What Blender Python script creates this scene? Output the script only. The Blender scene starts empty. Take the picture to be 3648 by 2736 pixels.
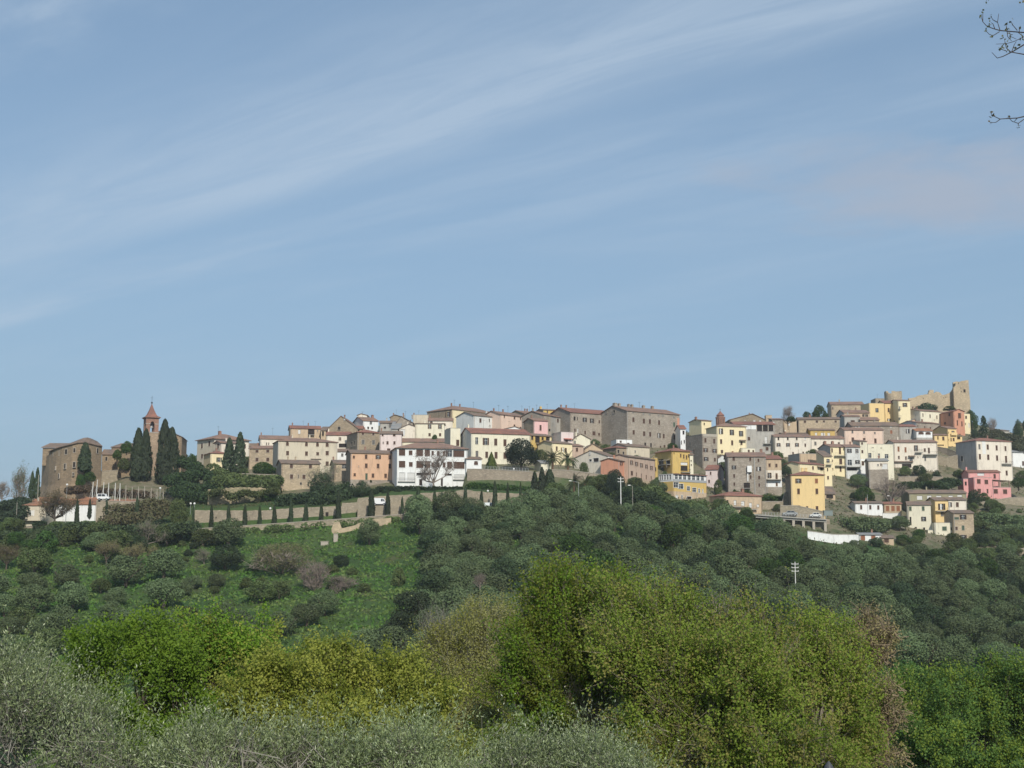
import bpy, math, random
import numpy as np
from mathutils import Vector, Matrix
S = bpy.context.scene
COL = S.collection
# ------------------------------------------------------------------ camera
W0, H0 = 3648.0, 2736.0          # pixel grid used for measuring the place
F = 4700.0                       # focal length in those pixels
PIT = math.radians(7.5)
SP, CP = math.sin(PIT), math.cos(PIT)
cam_d = bpy.data.cameras.new('camera'); cam = bpy.data.objects.new('camera', cam_d); COL.objects.link(cam)
cam_d.sensor_width = 36.0; cam_d.lens = 36.0 * F / W0
cam_d.clip_start = 0.1; cam_d.clip_end = 20000
cam.location = (0, 0, 0); cam.rotation_euler = (math.pi / 2 + PIT, 0, 0)
S.camera = cam
S.render.resolution_x = 1024; S.render.resolution_y = 768
S.view_settings.view_transform = 'Standard'; S.view_settings.look = 'None'
S.view_settings.exposure = 0.38; S.view_settings.gamma = 1.0
S.view_settings.use_curve_mapping = False
# ------------------------------------------------------------------ sun and sky
SUN_AZ, SUN_EL = math.radians(16), math.radians(37)     # to the right of straight behind the camera
sd = Vector((math.sin(SUN_AZ) * math.cos(SUN_EL), -math.cos(SUN_AZ) * math.cos(SUN_EL), math.sin(SUN_EL)))
sl = bpy.data.lights.new('sun', 'SUN'); sl.energy = 3.2; sl.angle = math.radians(0.6); sl.color = (1.0, 0.94, 0.83)
so = bpy.data.objects.new('sun', sl); COL.objects.link(so)
so.rotation_euler = sd.to_track_quat('Z', 'Y').to_euler()
wd = bpy.data.worlds.new('World'); S.world = wd; wd.use_nodes = True
nt = wd.node_tree; nt.nodes.clear()
def N(t, **k):
    n = nt.nodes.new(t)
    for a, b in k.items(): setattr(n, a, b)
    return n
def LK(a, b): nt.links.new(a, b)
sky = N('ShaderNodeTexSky'); sky.sky_type = 'NISHITA'; sky.sun_disc = False
sky.sun_elevation = SUN_EL; sky.sun_rotation = math.pi - SUN_AZ
sky.altitude = 150; sky.air_density = 1.0; sky.dust_density = 1.2; sky.ozone_density = 1.6
bg = N('ShaderNodeBackground'); bg.inputs[1].default_value = 0.094
wo = N('ShaderNodeOutputWorld')
tc = N('ShaderNodeTexCoord'); sep = N('ShaderNodeSeparateXYZ'); LK(tc.outputs['Generated'], sep.inputs[0])
def M(op, a, b=None, c=None, clamp=False):
    n = N('ShaderNodeMath', operation=op); n.use_clamp = clamp
    for i, v in enumerate((a, b, c)):
        if v is None: continue
        if isinstance(v, (int, float)): n.inputs[i].default_value = v
        else: LK(v, n.inputs[i])
    return n.outputs[0]
zz = M('ADD', M('MAXIMUM', sep.outputs[2], 0.0), 0.06)
cx_, cy_ = M('DIVIDE', sep.outputs[0], zz), M('DIVIDE', sep.outputs[1], zz)     # flat cloud layer coordinates
ca, sa = math.cos(math.radians(37)), math.sin(math.radians(37))
al = M('SUBTRACT', M('MULTIPLY', cx_, ca), M('MULTIPLY', cy_, sa))              # along the streaks
ac = M('ADD', M('MULTIPLY', cx_, sa), M('MULTIPLY', cy_, ca))                   # across them
def comb(x, y, z=0.0):
    n = N('ShaderNodeCombineXYZ')
    for i, v in enumerate((x, y, z)):
        if isinstance(v, (int, float)): n.inputs[i].default_value = v
        else: LK(v, n.inputs[i])
    return n.outputs[0]
def noise(vec, scale, detail=4, rough=0.55, dist=0.0):
    n = N('ShaderNodeTexNoise'); n.inputs['Scale'].default_value = scale; n.inputs['Detail'].default_value = detail
    n.inputs['Roughness'].default_value = rough; n.inputs['Distortion'].default_value = dist
    LK(vec, n.inputs['Vector']); return n.outputs[0]
def ramp(v, a, b):
    n = N('ShaderNodeMapRange'); n.interpolation_type = 'SMOOTHSTEP'
    LK(v, n.inputs[0]); n.inputs[1].default_value = a; n.inputs[2].default_value = b; return n.outputs[0]
big = noise(comb(M('MULTIPLY', al, 0.55), M('MULTIPLY', ac, 1.5), 3.7), 1.0, 5, 0.55, 0.5)
fine = noise(comb(M('MULTIPLY', al, 0.9), M('MULTIPLY', ac, 4.5), 1.3), 1.5, 8, 0.62, 0.7)
soft = noise(comb(M('MULTIPLY', al, 1.2), M('MULTIPLY', ac, 2.0), 5.1), 1.0, 6, 0.6, 0.3)
acw = M('ADD', ac, M('MULTIPLY', M('SUBTRACT', noise(comb(M('MULTIPLY', al, 0.9), M('MULTIPLY', ac, 0.6), 9.0), 1.0, 3), 0.5), 0.10))
def band(lo0, lo1, hi0, hi1): return M('MULTIPLY', ramp(acw, lo0, lo1), M('SUBTRACT', 1.0, ramp(acw, hi0, hi1)))
wisp = M('ADD', 0.45, M('MULTIPLY', ramp(fine, 0.30, 0.72), 0.60))
def ends(a, b): return ramp(al, a, b)
cl = M('MULTIPLY', band(1.30, 1.88, 1.90, 2.10), M('MULTIPLY', M('MULTIPLY', wisp, M('ADD', 0.35, M('MULTIPLY', ends(-3.0, -2.1), 0.65))), 1.0))
cl = M('ADD', cl, M('MULTIPLY', band(2.03, 2.25, 2.30, 2.62), M('MULTIPLY', wisp, M('MULTIPLY', ramp(big, 0.30, 0.58), 0.50))))
cl = M('ADD', cl, M('MULTIPLY', band(0.75, 1.16, 1.20, 1.36), M('MULTIPLY', wisp, M('MULTIPLY', ramp(soft, 0.40, 0.6), 0.8))))
cl = M('ADD', cl, M('MULTIPLY', ramp(big, 0.38, 0.72), M('MULTIPLY', wisp, 0.45)))
cl = M('MULTIPLY', M('MINIMUM', cl, 1.0), 0.58)
# a low grey-mauve cumulus scrap on the right
px_ = M('DIVIDE', M('SUBTRACT', cx_, 1.12), 0.55); py_ = M('DIVIDE', M('SUBTRACT', cy_, 2.85), 0.32)
rr_ = M('SQRT', M('ADD', M('MULTIPLY', px_, px_), M('MULTIPLY', py_, py_)))
cn_ = noise(comb(cx_, cy_, 2.2), 3.2, 6, 0.6, 0.3)
scrap = M('MULTIPLY', M('SUBTRACT', 1.0, ramp(M('ADD', rr_, M('MULTIPLY', M('SUBTRACT', 0.5, cn_), 2.2)), 0.1, 1.35)), 0.85)
hz = M('SUBTRACT', 1.0, ramp(sep.outputs[2], 0.0, 0.42))
mx0 = N('ShaderNodeMixRGB'); LK(M('ADD', M('MULTIPLY', hz, 0.36), 0.46), mx0.inputs[0]); LK(sky.outputs[0], mx0.inputs[1]); mx0.inputs[2].default_value = (2.25, 3.45, 4.72, 1)
mx = N('ShaderNodeMixRGB'); LK(cl, mx.inputs[0]); LK(mx0.outputs[0], mx.inputs[1]); mx.inputs[2].default_value = (4.05, 4.95, 6.0, 1)
mx2 = N('ShaderNodeMixRGB'); LK(scrap, mx2.inputs[0]); LK(mx.outputs[0], mx2.inputs[1]); mx2.inputs[2].default_value = (3.25, 3.75, 4.6, 1)
LK(mx2.outputs[0], bg.inputs[0]); LK(bg.outputs[0], wo.inputs[0])
# ------------------------------------------------------------------ measuring helpers
def U(px, py):
    v = (H0 / 2 - py) / F; return ((px - W0 / 2) / F) / (CP - v * SP)
def E(py):
    v = (H0 / 2 - py) / F; return (SP + v * CP) / (CP - v * SP)
def P(px, py, Y): return Vector((U(px, py) * Y, Y, E(py) * Y))
def PROJ(x, y, z):
    yc = y * CP + z * SP; zc = -y * SP + z * CP
    return W0 / 2 + F * x / yc, H0 / 2 - F * zc / yc
# ------------------------------------------------------------------ object helpers
def tag(o, label=None, cat=None, group=None, kind=None):
    for k, v in (('label', label), ('category', cat), ('group', group), ('kind', kind)):
        if v: o[k] = v
    return o
def empty(name, loc, rz=0.0, parent=None):
    o = bpy.data.objects.new(name, None); COL.objects.link(o); o.location = loc; o.rotation_euler = (0, 0, rz)
    o.empty_display_size = 0.5
    if parent: o.parent = parent
    return o
def link(name, me, parent=None, loc=(0, 0, 0), rz=0.0, sc=None):
    o = bpy.data.objects.new(name, me); COL.objects.link(o); o.location = loc; o.rotation_euler = (0, 0, rz)
    if sc is not None: o.scale = sc
    if parent: o.parent = parent
    return o
class MB:
    def __init__(s): s.v = []; s.f = []; s.m = []
    def poly(s, pts, m=0):
        i = len(s.v); s.v.extend(tuple(p) for p in pts); s.f.append(tuple(range(i, i + len(pts)))); s.m.append(m)
    def box(s, x0, x1, y0, y1, z0, z1, m=0):
        i = len(s.v)
        s.v += [(x0, y0, z0), (x1, y0, z0), (x1, y1, z0), (x0, y1, z0), (x0, y0, z1), (x1, y0, z1), (x1, y1, z1), (x0, y1, z1)]
        for q in ((0, 3, 2, 1), (4, 5, 6, 7), (0, 1, 5, 4), (1, 2, 6, 5), (2, 3, 7, 6), (3, 0, 4, 7)):
            s.f.append(tuple(i + k for k in q)); s.m.append(m)
    def slab(s, pts, t, m=0):            # polygon given by its top, thickness t straight down
        n = len(pts); i = len(s.v)
        s.v += [tuple(p) for p in pts] + [(p[0], p[1], p[2] - t) for p in pts]
        s.f.append(tuple(range(i, i + n))); s.m.append(m)
        s.f.append(tuple(range(i + 2 * n - 1, i + n - 1, -1))); s.m.append(m)
        for k in range(n):
            k2 = (k + 1) % n; s.f.append((i + k, i + n + k, i + n + k2, i + k2)); s.m.append(m)
    def prism(s, poly, z0, z1, m=0):     # vertical prism over an xy polygon
        s.slab([(x, y, z1) for x, y in poly], z1 - z0, m)
    def tube(s, p, q, r0, r1, n=6, m=0, cap=False):
        p = Vector(p); q = Vector(q); d = q - p
        if d.length < 1e-6: return
        d.normalize(); a = d.orthogonal().normalized(); b = d.cross(a); i = len(s.v)
        for c, r in ((p, r0), (q, r1)):
            for k in range(n):
                t = 2 * math.pi * k / n; w = c + a * (math.cos(t) * r) + b * (math.sin(t) * r); s.v.append((w.x, w.y, w.z))
        for k in range(n):
            k2 = (k + 1) % n; s.f.append((i + k, i + k2, i + n + k2, i + n + k)); s.m.append(m)
        if cap:
            s.f.append(tuple(range(i, i + n))); s.m.append(m); s.f.append(tuple(range(i + n, i + 2 * n))); s.m.append(m)
    def lathe(s, prof, n=12, m=0, cx=0, cy=0):
        i = len(s.v)
        for r, z in prof:
            for k in range(n):
                t = 2 * math.pi * k / n; s.v.append((cx + r * math.cos(t), cy + r * math.sin(t), z))
        for j in range(len(prof) - 1):
            for k in range(n):
                k2 = (k + 1) % n; s.f.append((i + j * n + k, i + j * n + k2, i + (j + 1) * n + k2, i + (j + 1) * n + k)); s.m.append(m)
    def mesh(s, name, mats, smooth=False):
        me = bpy.data.meshes.new(name); me.from_pydata(s.v, [], s.f)
        for x in mats: me.materials.append(x)
        if any(s.m): me.polygons.foreach_set('material_index', s.m)
        if smooth: me.polygons.foreach_set('use_smooth', [True] * len(s.f))
        me.update(); return me
    def build(s, name, mats, parent=None, loc=(0, 0, 0), rz=0.0, smooth=False):
        return link(name, s.mesh(name, mats, smooth), parent, loc, rz)
def np_mesh(name, V, Q, mats, mi=None, smooth=False):
    me = bpy.data.meshes.new(name); nv = len(V); nf, k = Q.shape
    me.vertices.add(nv); me.vertices.foreach_set('co', np.ascontiguousarray(V, dtype=np.float32).ravel())
    me.loops.add(nf * k); me.loops.foreach_set('vertex_index', np.ascontiguousarray(Q, dtype=np.int32).ravel())
    me.polygons.add(nf); me.polygons.foreach_set('loop_start', np.arange(0, nf * k, k, dtype=np.int32))
    for x in mats: me.materials.append(x)
    if mi is not None: me.polygons.foreach_set('material_index', np.asarray(mi, dtype=np.int32))
    if smooth: me.polygons.foreach_set('use_smooth', np.ones(nf, dtype=bool))
    me.update(); me.validate(); return me
# ------------------------------------------------------------------ materials
def newmat(name, rough=0.9):
    global nt
    m = bpy.data.materials.new(name); m.use_nodes = True; nt = m.node_tree
    b = nt.nodes['Principled BSDF']; b.inputs['Roughness'].default_value = rough
    b.inputs['Specular IOR Level'].default_value = 0.25
    return m, b
def geo(): return N('ShaderNodeNewGeometry').outputs['Position']
def mixc(f, a, b):
    n = N('ShaderNodeMixRGB')
    if isinstance(f, (int, float)): n.inputs[0].default_value = f
    else: LK(f, n.inputs[0])
    for i, c in ((1, a), (2, b)):
        if isinstance(c, (tuple, list)): n.inputs[i].default_value = (c[0], c[1], c[2], 1)
        else: LK(c, n.inputs[i])
    return n.outputs[0]
def mul3(v, x, y, z):
    n = N('ShaderNodeMapping'); n.inputs['Scale'].default_value = (x, y, z); LK(v, n.inputs['Vector']); return n.outputs[0]
def bump(b, h, strength=0.4, dist=0.05):
    n = N('ShaderNodeBump'); n.inputs['Strength'].default_value = strength; n.inputs['Distance'].default_value = dist
    LK(h, n.inputs['Height']); LK(n.outputs[0], b.inputs['Normal'])
def sc3(c, k): return tuple(min(1.0, x * k) for x in c)
_mats = {}
def stucco(c, wear=0.5):
    key = ('st', c, wear)
    if key in _mats: return _mats[key]
    m, b = newmat('stucco_plaster', 0.92); p = geo()
    n1 = noise(p, 0.22, 5, 0.6, 0.3); n2 = noise(mul3(p, 1, 1, 0.22), 1.3, 5, 0.65); n3 = noise(p, 6.0, 3)
    lo = tuple(0.50 * x + 0.05 for x in c)
    k = mixc(M('MULTIPLY', ramp(n1, 0.42, 0.72), 0.55 * wear), c, sc3(c, 0.82))
    k = mixc(M('MULTIPLY', ramp(n2, 0.46, 0.74), 0.95 * wear), k, lo)
    n4 = noise(p, 0.55, 6, 0.7, 0.6)
    k = mixc(M('MULTIPLY', ramp(n4, 0.60, 0.66), 0.60 * wear), k, (0.33, 0.285, 0.22))
    k = mixc(M('MULTIPLY', ramp(noise(mul3(p, 1, 1, 0.12), 3.0, 4, 0.7), 0.58, 0.80), 0.55 * wear), k, sc3(c, 0.42))
    LK(mixc(M('MULTIPLY', n3, 0.10), k, sc3(c, 0.6)), b.inputs['Base Color']); bump(b, n3, 0.25, 0.03)
    _mats[key] = m; return m
def stone(c, c2=None, joint=0.5):
    key = ('so', c, c2, joint)
    if key in _mats: return _mats[key]
    m, b = newmat('rubble_stone', 0.95); p = geo()
    vn = N('ShaderNodeTexVoronoi'); vn.inputs['Scale'].default_value = 1.9; LK(mul3(p, 1, 1, 1.7), vn.inputs['Vector'])
    s1 = N('ShaderNodeSeparateColor'); LK(vn.outputs['Color'], s1.inputs[0])
    n1 = noise(p, 0.16, 5, 0.62, 0.4); n2 = noise(mul3(p, 1, 1, 0.3), 0.8, 5, 0.7)
    c2 = c2 or sc3(c, 0.62)
    k = mixc(ramp(n1, 0.36, 0.68), c, c2)
    k = mixc(M('MULTIPLY', s1.outputs[0], 0.40), k, sc3(c, 0.62))
    k = mixc(M('MULTIPLY', ramp(s1.outputs[1], 0.6, 1.0), 0.45), k, sc3(c, 1.35))
    k = mixc(M('MULTIPLY', ramp(n2, 0.55, 0.8), joint), k, (0.10, 0.085, 0.07))
    LK(k, b.inputs['Base Color']); bump(b, vn.outputs['Distance'], 0.5, 0.08)
    _mats[key] = m; return m
def tiles(c):
    key = ('ti', c)
    if key in _mats: return _mats[key]
    m, b = newmat('roof_tiles', 0.9); p = geo()
    n1 = noise(p, 0.35, 5, 0.65, 0.3); n2 = noise(p, 4.5, 3, 0.7)
    o = N('ShaderNodeTexCoord').outputs['Object']
    w = N('ShaderNodeTexWave'); w.bands_direction = 'X'; w.inputs['Scale'].default_value = 1.6; w.inputs['Distortion'].default_value = 0.6; LK(o, w.inputs['Vector'])
    w2 = N('ShaderNodeTexWave'); w2.bands_direction = 'Y'; w2.inputs['Scale'].default_value = 1.6; w2.inputs['Distortion'].default_value = 0.6; LK(o, w2.inputs['Vector'])
    ww = M('MAXIMUM', w.outputs['Fac'], w2.outputs['Fac'])
    k = mixc(ramp(n1, 0.38, 0.66), c, (c[0] * 0.60, c[1] * 0.72, c[2] * 0.85))
    k = mixc(M('MULTIPLY', n2, 0.7), k, sc3(c, 0.45))
    LK(k, b.inputs['Base Color']); bump(b, ww, 0.6, 0.06)
    _mats[key] = m; return m
def plain(name, c, rough=0.8, var=0.25, scale=3.0, metal=0.0):
    key = ('pl', name, c)
    if key in _mats: return _mats[key]
    m, b = newmat(name, rough); b.inputs['Metallic'].default_value = metal
    LK(mixc(M('MULTIPLY', noise(geo(), scale, 4, 0.6), var * 2), c, sc3(c, 0.5)), b.inputs['Base Color'])
    _mats[key] = m; return m
def leaf(name, c1, c2, c3=None, tr=0.25, cs=0.8, rough=0.6, spec=0.2):
    m = bpy.data.materials.new(name); m.use_nodes = True
    global nt
    nt = m.node_tree; b = nt.nodes['Principled BSDF']; out = nt.nodes['Material Output']
    b.inputs['Roughness'].default_value = rough; b.inputs['Specular IOR Level'].default_value = spec
    p = geo(); oi = N('ShaderNodeObjectInfo').outputs['Random']
    n1 = noise(p, cs, 3, 0.6); n2 = noise(p, cs * 7, 2, 0.7)
    k = mixc(ramp(n1, 0.35, 0.66), c1, c2)
    if c3: k = mixc(M('MULTIPLY', ramp(n2, 0.52, 0.75), 0.8), k, c3)
    h = N('ShaderNodeHueSaturation'); LK(k, h.inputs['Color'])
    LK(M('ADD', 0.485, M('MULTIPLY', oi, 0.03)), h.inputs['Hue']); LK(M('ADD', 0.70, M('MULTIPLY', oi, 0.60)), h.inputs['Value'])
    k = h.outputs[0]; LK(k, b.inputs['Base Color'])
    t = N('ShaderNodeBsdfTranslucent'); LK(k, t.inputs[0]); ms = N('ShaderNodeMixShader'); ms.inputs[0].default_value = tr
    LK(b.outputs[0], ms.inputs[1]); LK(t.outputs[0], ms.inputs[2]); LK(ms.outputs[0], out.inputs[0])
    return m
TILE = {'tile': tiles((0.34, 0.215, 0.16)), 'red': tiles((0.34, 0.165, 0.12)), 'brown': tiles((0.28, 0.20, 0.15)),
        'orange': tiles((0.42, 0.205, 0.12)), 'grey': tiles((0.34, 0.33, 0.31))}
SH_BR = plain('brown_shutter_paint', (0.105, 0.062, 0.045)); SH_GR = plain('green_shutter_paint', (0.09, 0.13, 0.09))
SH_DK = plain('dark_shutter_paint', (0.05, 0.035, 0.03)); SH_GY = plain('grey_shutter_paint', (0.17, 0.165, 0.155))
SH_OR = plain('rust_red_shutter_paint', (0.30, 0.13, 0.07))
GLASS, _b = newmat('window_glass', 0.12); _b.inputs['Base Color'].default_value = (0.03, 0.037, 0.045, 1); _b.inputs['Specular IOR Level'].default_value = 0.6
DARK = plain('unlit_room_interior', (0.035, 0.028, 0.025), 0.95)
CURT = plain('white_curtain_cloth', (0.66, 0.66, 0.64)); TRIM = plain('pale_stone_trim', (0.42, 0.38, 0.32))
WHITE = plain('white_paint', (0.74, 0.74, 0.71)); CONC = plain('weathered_concrete', (0.36, 0.35, 0.32))
IRON = plain('dark_iron', (0.05, 0.05, 0.05), 0.5); BRICK = stone((0.30, 0.175, 0.13), (0.22, 0.14, 0.11), 0.4)
GALV = plain('galvanised_metal', (0.45, 0.46, 0.46), 0.4, 0.15, 3.0, 0.3); BARK = plain('tree_bark', (0.13, 0.105, 0.08), 0.95, 0.4)
BARKP = plain('pale_bark', (0.30, 0.28, 0.24), 0.95, 0.3); AWN = plain('brick_red_awning_cloth', (0.42, 0.14, 0.10))
ASPH = plain('asphalt_road', (0.075, 0.073, 0.07)); POTC = plain('terracotta_pot', (0.42, 0.2, 0.12))
# ------------------------------------------------------------------ terrain
TYR = [150, 200, 230, 260, 290, 320, 345, 358, 366, 369, 385, 392, 396, 405, 420, 445, 470, 500, 540, 600, 700]
TT = {
 0: [2750,2540,2400,2265,2140,2030,1945,1912,1885,1883,1872,1868,1866,1862,1855,1850,1855,1870,1890,1920,1950],
 160: [2750,2540,2400,2265,2140,2030,1945,1908,1880,1876,1850,1835,1825,1804,1770,1745,1740,1750,1770,1820,1900],
 300: [2750,2540,2400,2265,2140,2030,1942,1905,1880,1876,1852,1838,1825,1797,1750,1700,1690,1700,1740,1800,1900],
 450: [2750,2540,2400,2265,2140,2030,1940,1905,1883,1878,1840,1815,1795,1761,1705,1675,1662,1665,1700,1780,1900],
 640: [2750,2540,2400,2265,2140,2030,1940,1905,1887,1878,1830,1805,1790,1766,1725,1680,1655,1650,1680,1760,1900],
 700: [2750,2540,2400,2265,2140,2030,1940,1902,1886,1819,1800,1790,1782,1764,1735,1690,1665,1655,1680,1760,1900],
 1000: [2750,2540,2400,2265,2140,2030,1940,1890,1866,1814,1785,1772,1765,1746,1715,1670,1625,1580,1560,1640,1800],
 1200: [2750,2530,2390,2255,2125,2015,1930,1875,1852,1804,1772,1758,1750,1733,1705,1655,1605,1550,1530,1620,1800],
 1225: [2750,2530,2390,2255,2125,2013,1926,1873,1850,1790,1768,1756,1748,1731,1703,1652,1603,1548,1528,1620,1800],
 1400: [2740,2520,2380,2240,2110,2000,1910,1860,1836,1766,1745,1738,1736,1715,1680,1630,1575,1530,1512,1600,1800],
 1648: [2731,2511,2367,2222,2092,1978,1892,1847,1824,1749,1741,1738,1735,1715,1645,1608,1564,1526,1510,1600,1800],
 1664: [2730,2510,2365,2220,2090,1975,1890,1845,1822,1747,1740,1736,1674,1661,1640,1605,1562,1525,1510,1600,1800],
 1900: [2730,2510,2365,2220,2085,1965,1880,1835,1808,1762,1750,1742,1688,1674,1650,1612,1568,1530,1512,1600,1800],
 2150: [2730,2510,2360,2210,2075,1950,1870,1840,1815,1805,1775,1762,1722,1710,1690,1650,1600,1552,1530,1600,1800],
 2400: [2730,2510,2365,2225,2095,1985,1905,1870,1845,1838,1810,1795,1785,1778,1750,1690,1610,1560,1540,1600,1800],
 2650: [2740,2530,2395,2265,2145,2040,1955,1920,1895,1888,1855,1842,1850,1828,1775,1715,1650,1590,1550,1560,1800],
 2850: [2760,2560,2430,2310,2195,2095,2010,1970,1945,1935,1915,1895,1882,1832,1790,1735,1675,1600,1545,1520,1800],
 3050: [2780,2600,2480,2365,2255,2155,2070,2030,2000,1990,1945,1930,1915,1891,1850,1785,1710,1615,1530,1475,1780],
 3300: [2800,2630,2515,2405,2300,2200,2115,2070,2040,2030,1985,1965,1950,1924,1880,1810,1735,1640,1540,1465,1700],
 3648: [2800,2650,2545,2440,2340,2245,2160,2115,2085,2075,2030,2010,1995,1967,1920,1850,1780,1700,1610,1550,1700]}
TPX = sorted(TT); TZ = {k: [E(p) * y for p, y in zip(TT[k], TYR)] for k in TPX}
NEARY = [-400, -60, 2, 9, 16, 30, 60, 100]; NEARZ = [-12, -4, -1.75, -4.5, -6.5, -10, -18, -23]
FARY = [900, 1500, 2500]; FARZ = [-10, -35, -60]
def _prof(k): return NEARY + TYR + FARY, NEARZ + TZ[k] + FARZ
_PR = {k: _prof(k) for k in TPX}
def h2(x, y):
    return (math.sin(x * 0.31 + 1.3 * math.sin(y * 0.17)) + math.sin(y * 0.27 + 1.7 * math.sin(x * 0.13)) + math.sin((x + y) * 0.71) * 0.5)
def ground(x, y):
    px = W0 / 2 + F * x / max(y, 40.0)
    if px <= TPX[0]: ks = [(TPX[0], 1.0)]
    elif px >= TPX[-1]: ks = [(TPX[-1], 1.0)]
    else:
        for a, b in zip(TPX, TPX[1:]):
            if a <= px <= b:
                t = (px - a) / (b - a); ks = [(a, 1 - t), (b, t)]; break
    z = sum(w * float(np.interp(y, *_PR[k])) for k, w in ks)
    amp = 0.0 if y < 120 else (0.32 if y < 356 else (0.0 if y < 398 else (0.15 if y < 900 else 6.0)))
    return z + amp * (h2(x, y) if y < 900 else h2(x * .004, y * .004))
def gpy(px, Y):
    x = U(px, 1850) * Y; return PROJ(x, Y, ground(x, Y))[1]
def depth(px, py, lo=205.0, hi=600.0):
    y = lo
    while y < hi:
        if gpy(px, y) <= py: return y
        y += 1.0
    return min(range(440, 596, 3), key=lambda q: gpy(px, q)) - 4.0
ys = sorted(set([-400, -60, -10, 2, 5, 9, 12, 16, 22, 30, 45, 60, 80, 100, 125] + list(range(150, 356, 3)) +
       [358, 362, 366, 366.5, 368.5, 369, 374, 380, 385, 389, 392, 392.5, 395.5, 396, 400, 403, 405] + list(range(410, 620, 5)) + [640, 660, 700, 800, 900, 1200, 1500, 2500]))
pxs = [-9000, -6000, -4000, -2500, -1500, -900, -500, -250] + list(range(-100, 3801, 25)) + [3900, 4100, 4500, 5200, 6200, 8000, 10000, 13000]
pxs = sorted(set(pxs + [x for x in TPX]))
tv = []
for y in ys:
    for px in pxs:
        x = (px - W0 / 2) / F * max(y, 40.0) * (1 if y > 0 else 6); x = max(-2500.0, min(2500.0, x))
        tv.append((x, y, ground(x, y)))
nx = len(pxs); q = [(j * nx + i, j * nx + i + 1, (j + 1) * nx + i + 1, (j + 1) * nx + i) for j in range(len(ys) - 1) for i in range(nx - 1)]
GRASS, b = newmat('grassy_hillside', 0.95); p = geo()
n1 = noise(p, 0.035, 5, 0.6, 0.5); n2 = noise(p, 0.35, 5, 0.65); n3 = noise(p, 2.2, 4, 0.7); n4 = noise(p, 0.09, 4, 0.6, 0.8)
k = mixc(ramp(n1, 0.40, 0.62), (0.033, 0.078, 0.018), (0.060, 0.100, 0.026))
k = mixc(M('MULTIPLY', ramp(n4, 0.52, 0.70), 0.7), k, (0.085, 0.085, 0.040))
k = mixc(M('MULTIPLY', ramp(n2, 0.45, 0.75), 0.6), k, (0.022, 0.045, 0.015))
k = mixc(M('MULTIPLY', ramp(n3, 0.55, 0.8), 0.35), k, (0.115, 0.11, 0.06))
yy = N('ShaderNodeSeparateXYZ'); LK(p, yy.inputs[0])
k = mixc(M('MULTIPLY', ramp(yy.outputs[1], 385, 405), M('ADD', 0.35, M('MULTIPLY', ramp(n2, 0.35, 0.6), 0.6))), k, (0.20, 0.17, 0.12))
LK(k, b.inputs['Base Color']); bump(b, n3, 1.0, 0.35)
tm = np_mesh('ground', np.array(tv), np.array(q), [GRASS], smooth=True)
tag(link('ground', tm), kind='structure')
# paved road on the terrace below the town wall
rb = MB(); pts = []
for px in range(640, 1960, 40):
    a = []
    for Y in (360.2, 365.3):
        x = U(px, 1850) * Y; a.append((x, Y, ground(x, 366) * 1.0 + 0.03 if False else max(ground(x, Y), ground(x, 362)) + 0.06))
    pts.append(a)
for a, c in zip(pts, pts[1:]): rb.slab([a[0], c[0], c[1], a[1]], 0.5)
tag(rb.build('road', [ASPH]), kind='structure')
# ------------------------------------------------------------------ buildings
FR = {'A': (0, 1400, 3.16), 'B': (600, 1400, 3.6867), 'C': (1100, 1400, 3.6867), 'D': (1600, 1400, 3.6867), 'E': (2100, 1400, 3.6867),
      'F': (2500, 1400, 4.424), 'G': (2900, 1300, 4.424), 'H': (2500, 1650, 3.6867), 'I': (3048, 1540, 3.6867), 'J': (3248, 1300, 5.53),
      'K': (600, 1700, 3.6867), 'L': (0, 1850, 1.8433), 'R': (1100, 1850, 1.8433), 'N': (2448, 1850, 1.8433), 'Z': (0, 0, 1.0)}
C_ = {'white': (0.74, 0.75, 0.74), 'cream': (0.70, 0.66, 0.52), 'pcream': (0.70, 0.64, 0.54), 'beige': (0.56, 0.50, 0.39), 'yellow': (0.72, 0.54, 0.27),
      'lyellow': (0.76, 0.66, 0.43), 'ochre': (0.56, 0.40, 0.14), 'orange': (0.60, 0.39, 0.26), 'salmon': (0.54, 0.27, 0.18), 'pink': (0.66, 0.33, 0.31),
      'rose': (0.70, 0.45, 0.43), 'ppink': (0.68, 0.58, 0.55), 'peach': (0.68, 0.52, 0.42), 'lgrey': (0.60, 0.61, 0.59), 'grey': (0.40, 0.385, 0.35),
      'tan': (0.50, 0.39, 0.27), 'tpink': (0.48, 0.36, 0.28), 'khaki': (0.30, 0.28, 0.18), 'dgrey': (0.42, 0.41, 0.39)}
ST_ = {'sbrown': ((0.32, 0.26, 0.185), (0.23, 0.19, 0.14)), 'sgrey': ((0.33, 0.29, 0.24), (0.25, 0.215, 0.175)), 'stan': ((0.43, 0.35, 0.245), (0.32, 0.26, 0.19)),
       'scast': ((0.29, 0.22, 0.145), (0.21, 0.165, 0.115))}
def wallmat(c):
    if c == 'brick': return BRICK
    if c in ST_: return stone(*ST_[c])
    wear = {'white': 0.45, 'yellow': 0.35, 'lyellow': 0.35, 'cream': 0.5, 'beige': 0.6, 'pcream': 0.6, 'grey': 1.0, 'dgrey': 1.0, 'tan': 0.8, 'tpink': 0.9, 'lgrey': 0.7}.get(c, 0.6)
    return stucco(C_[c], wear)
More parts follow.
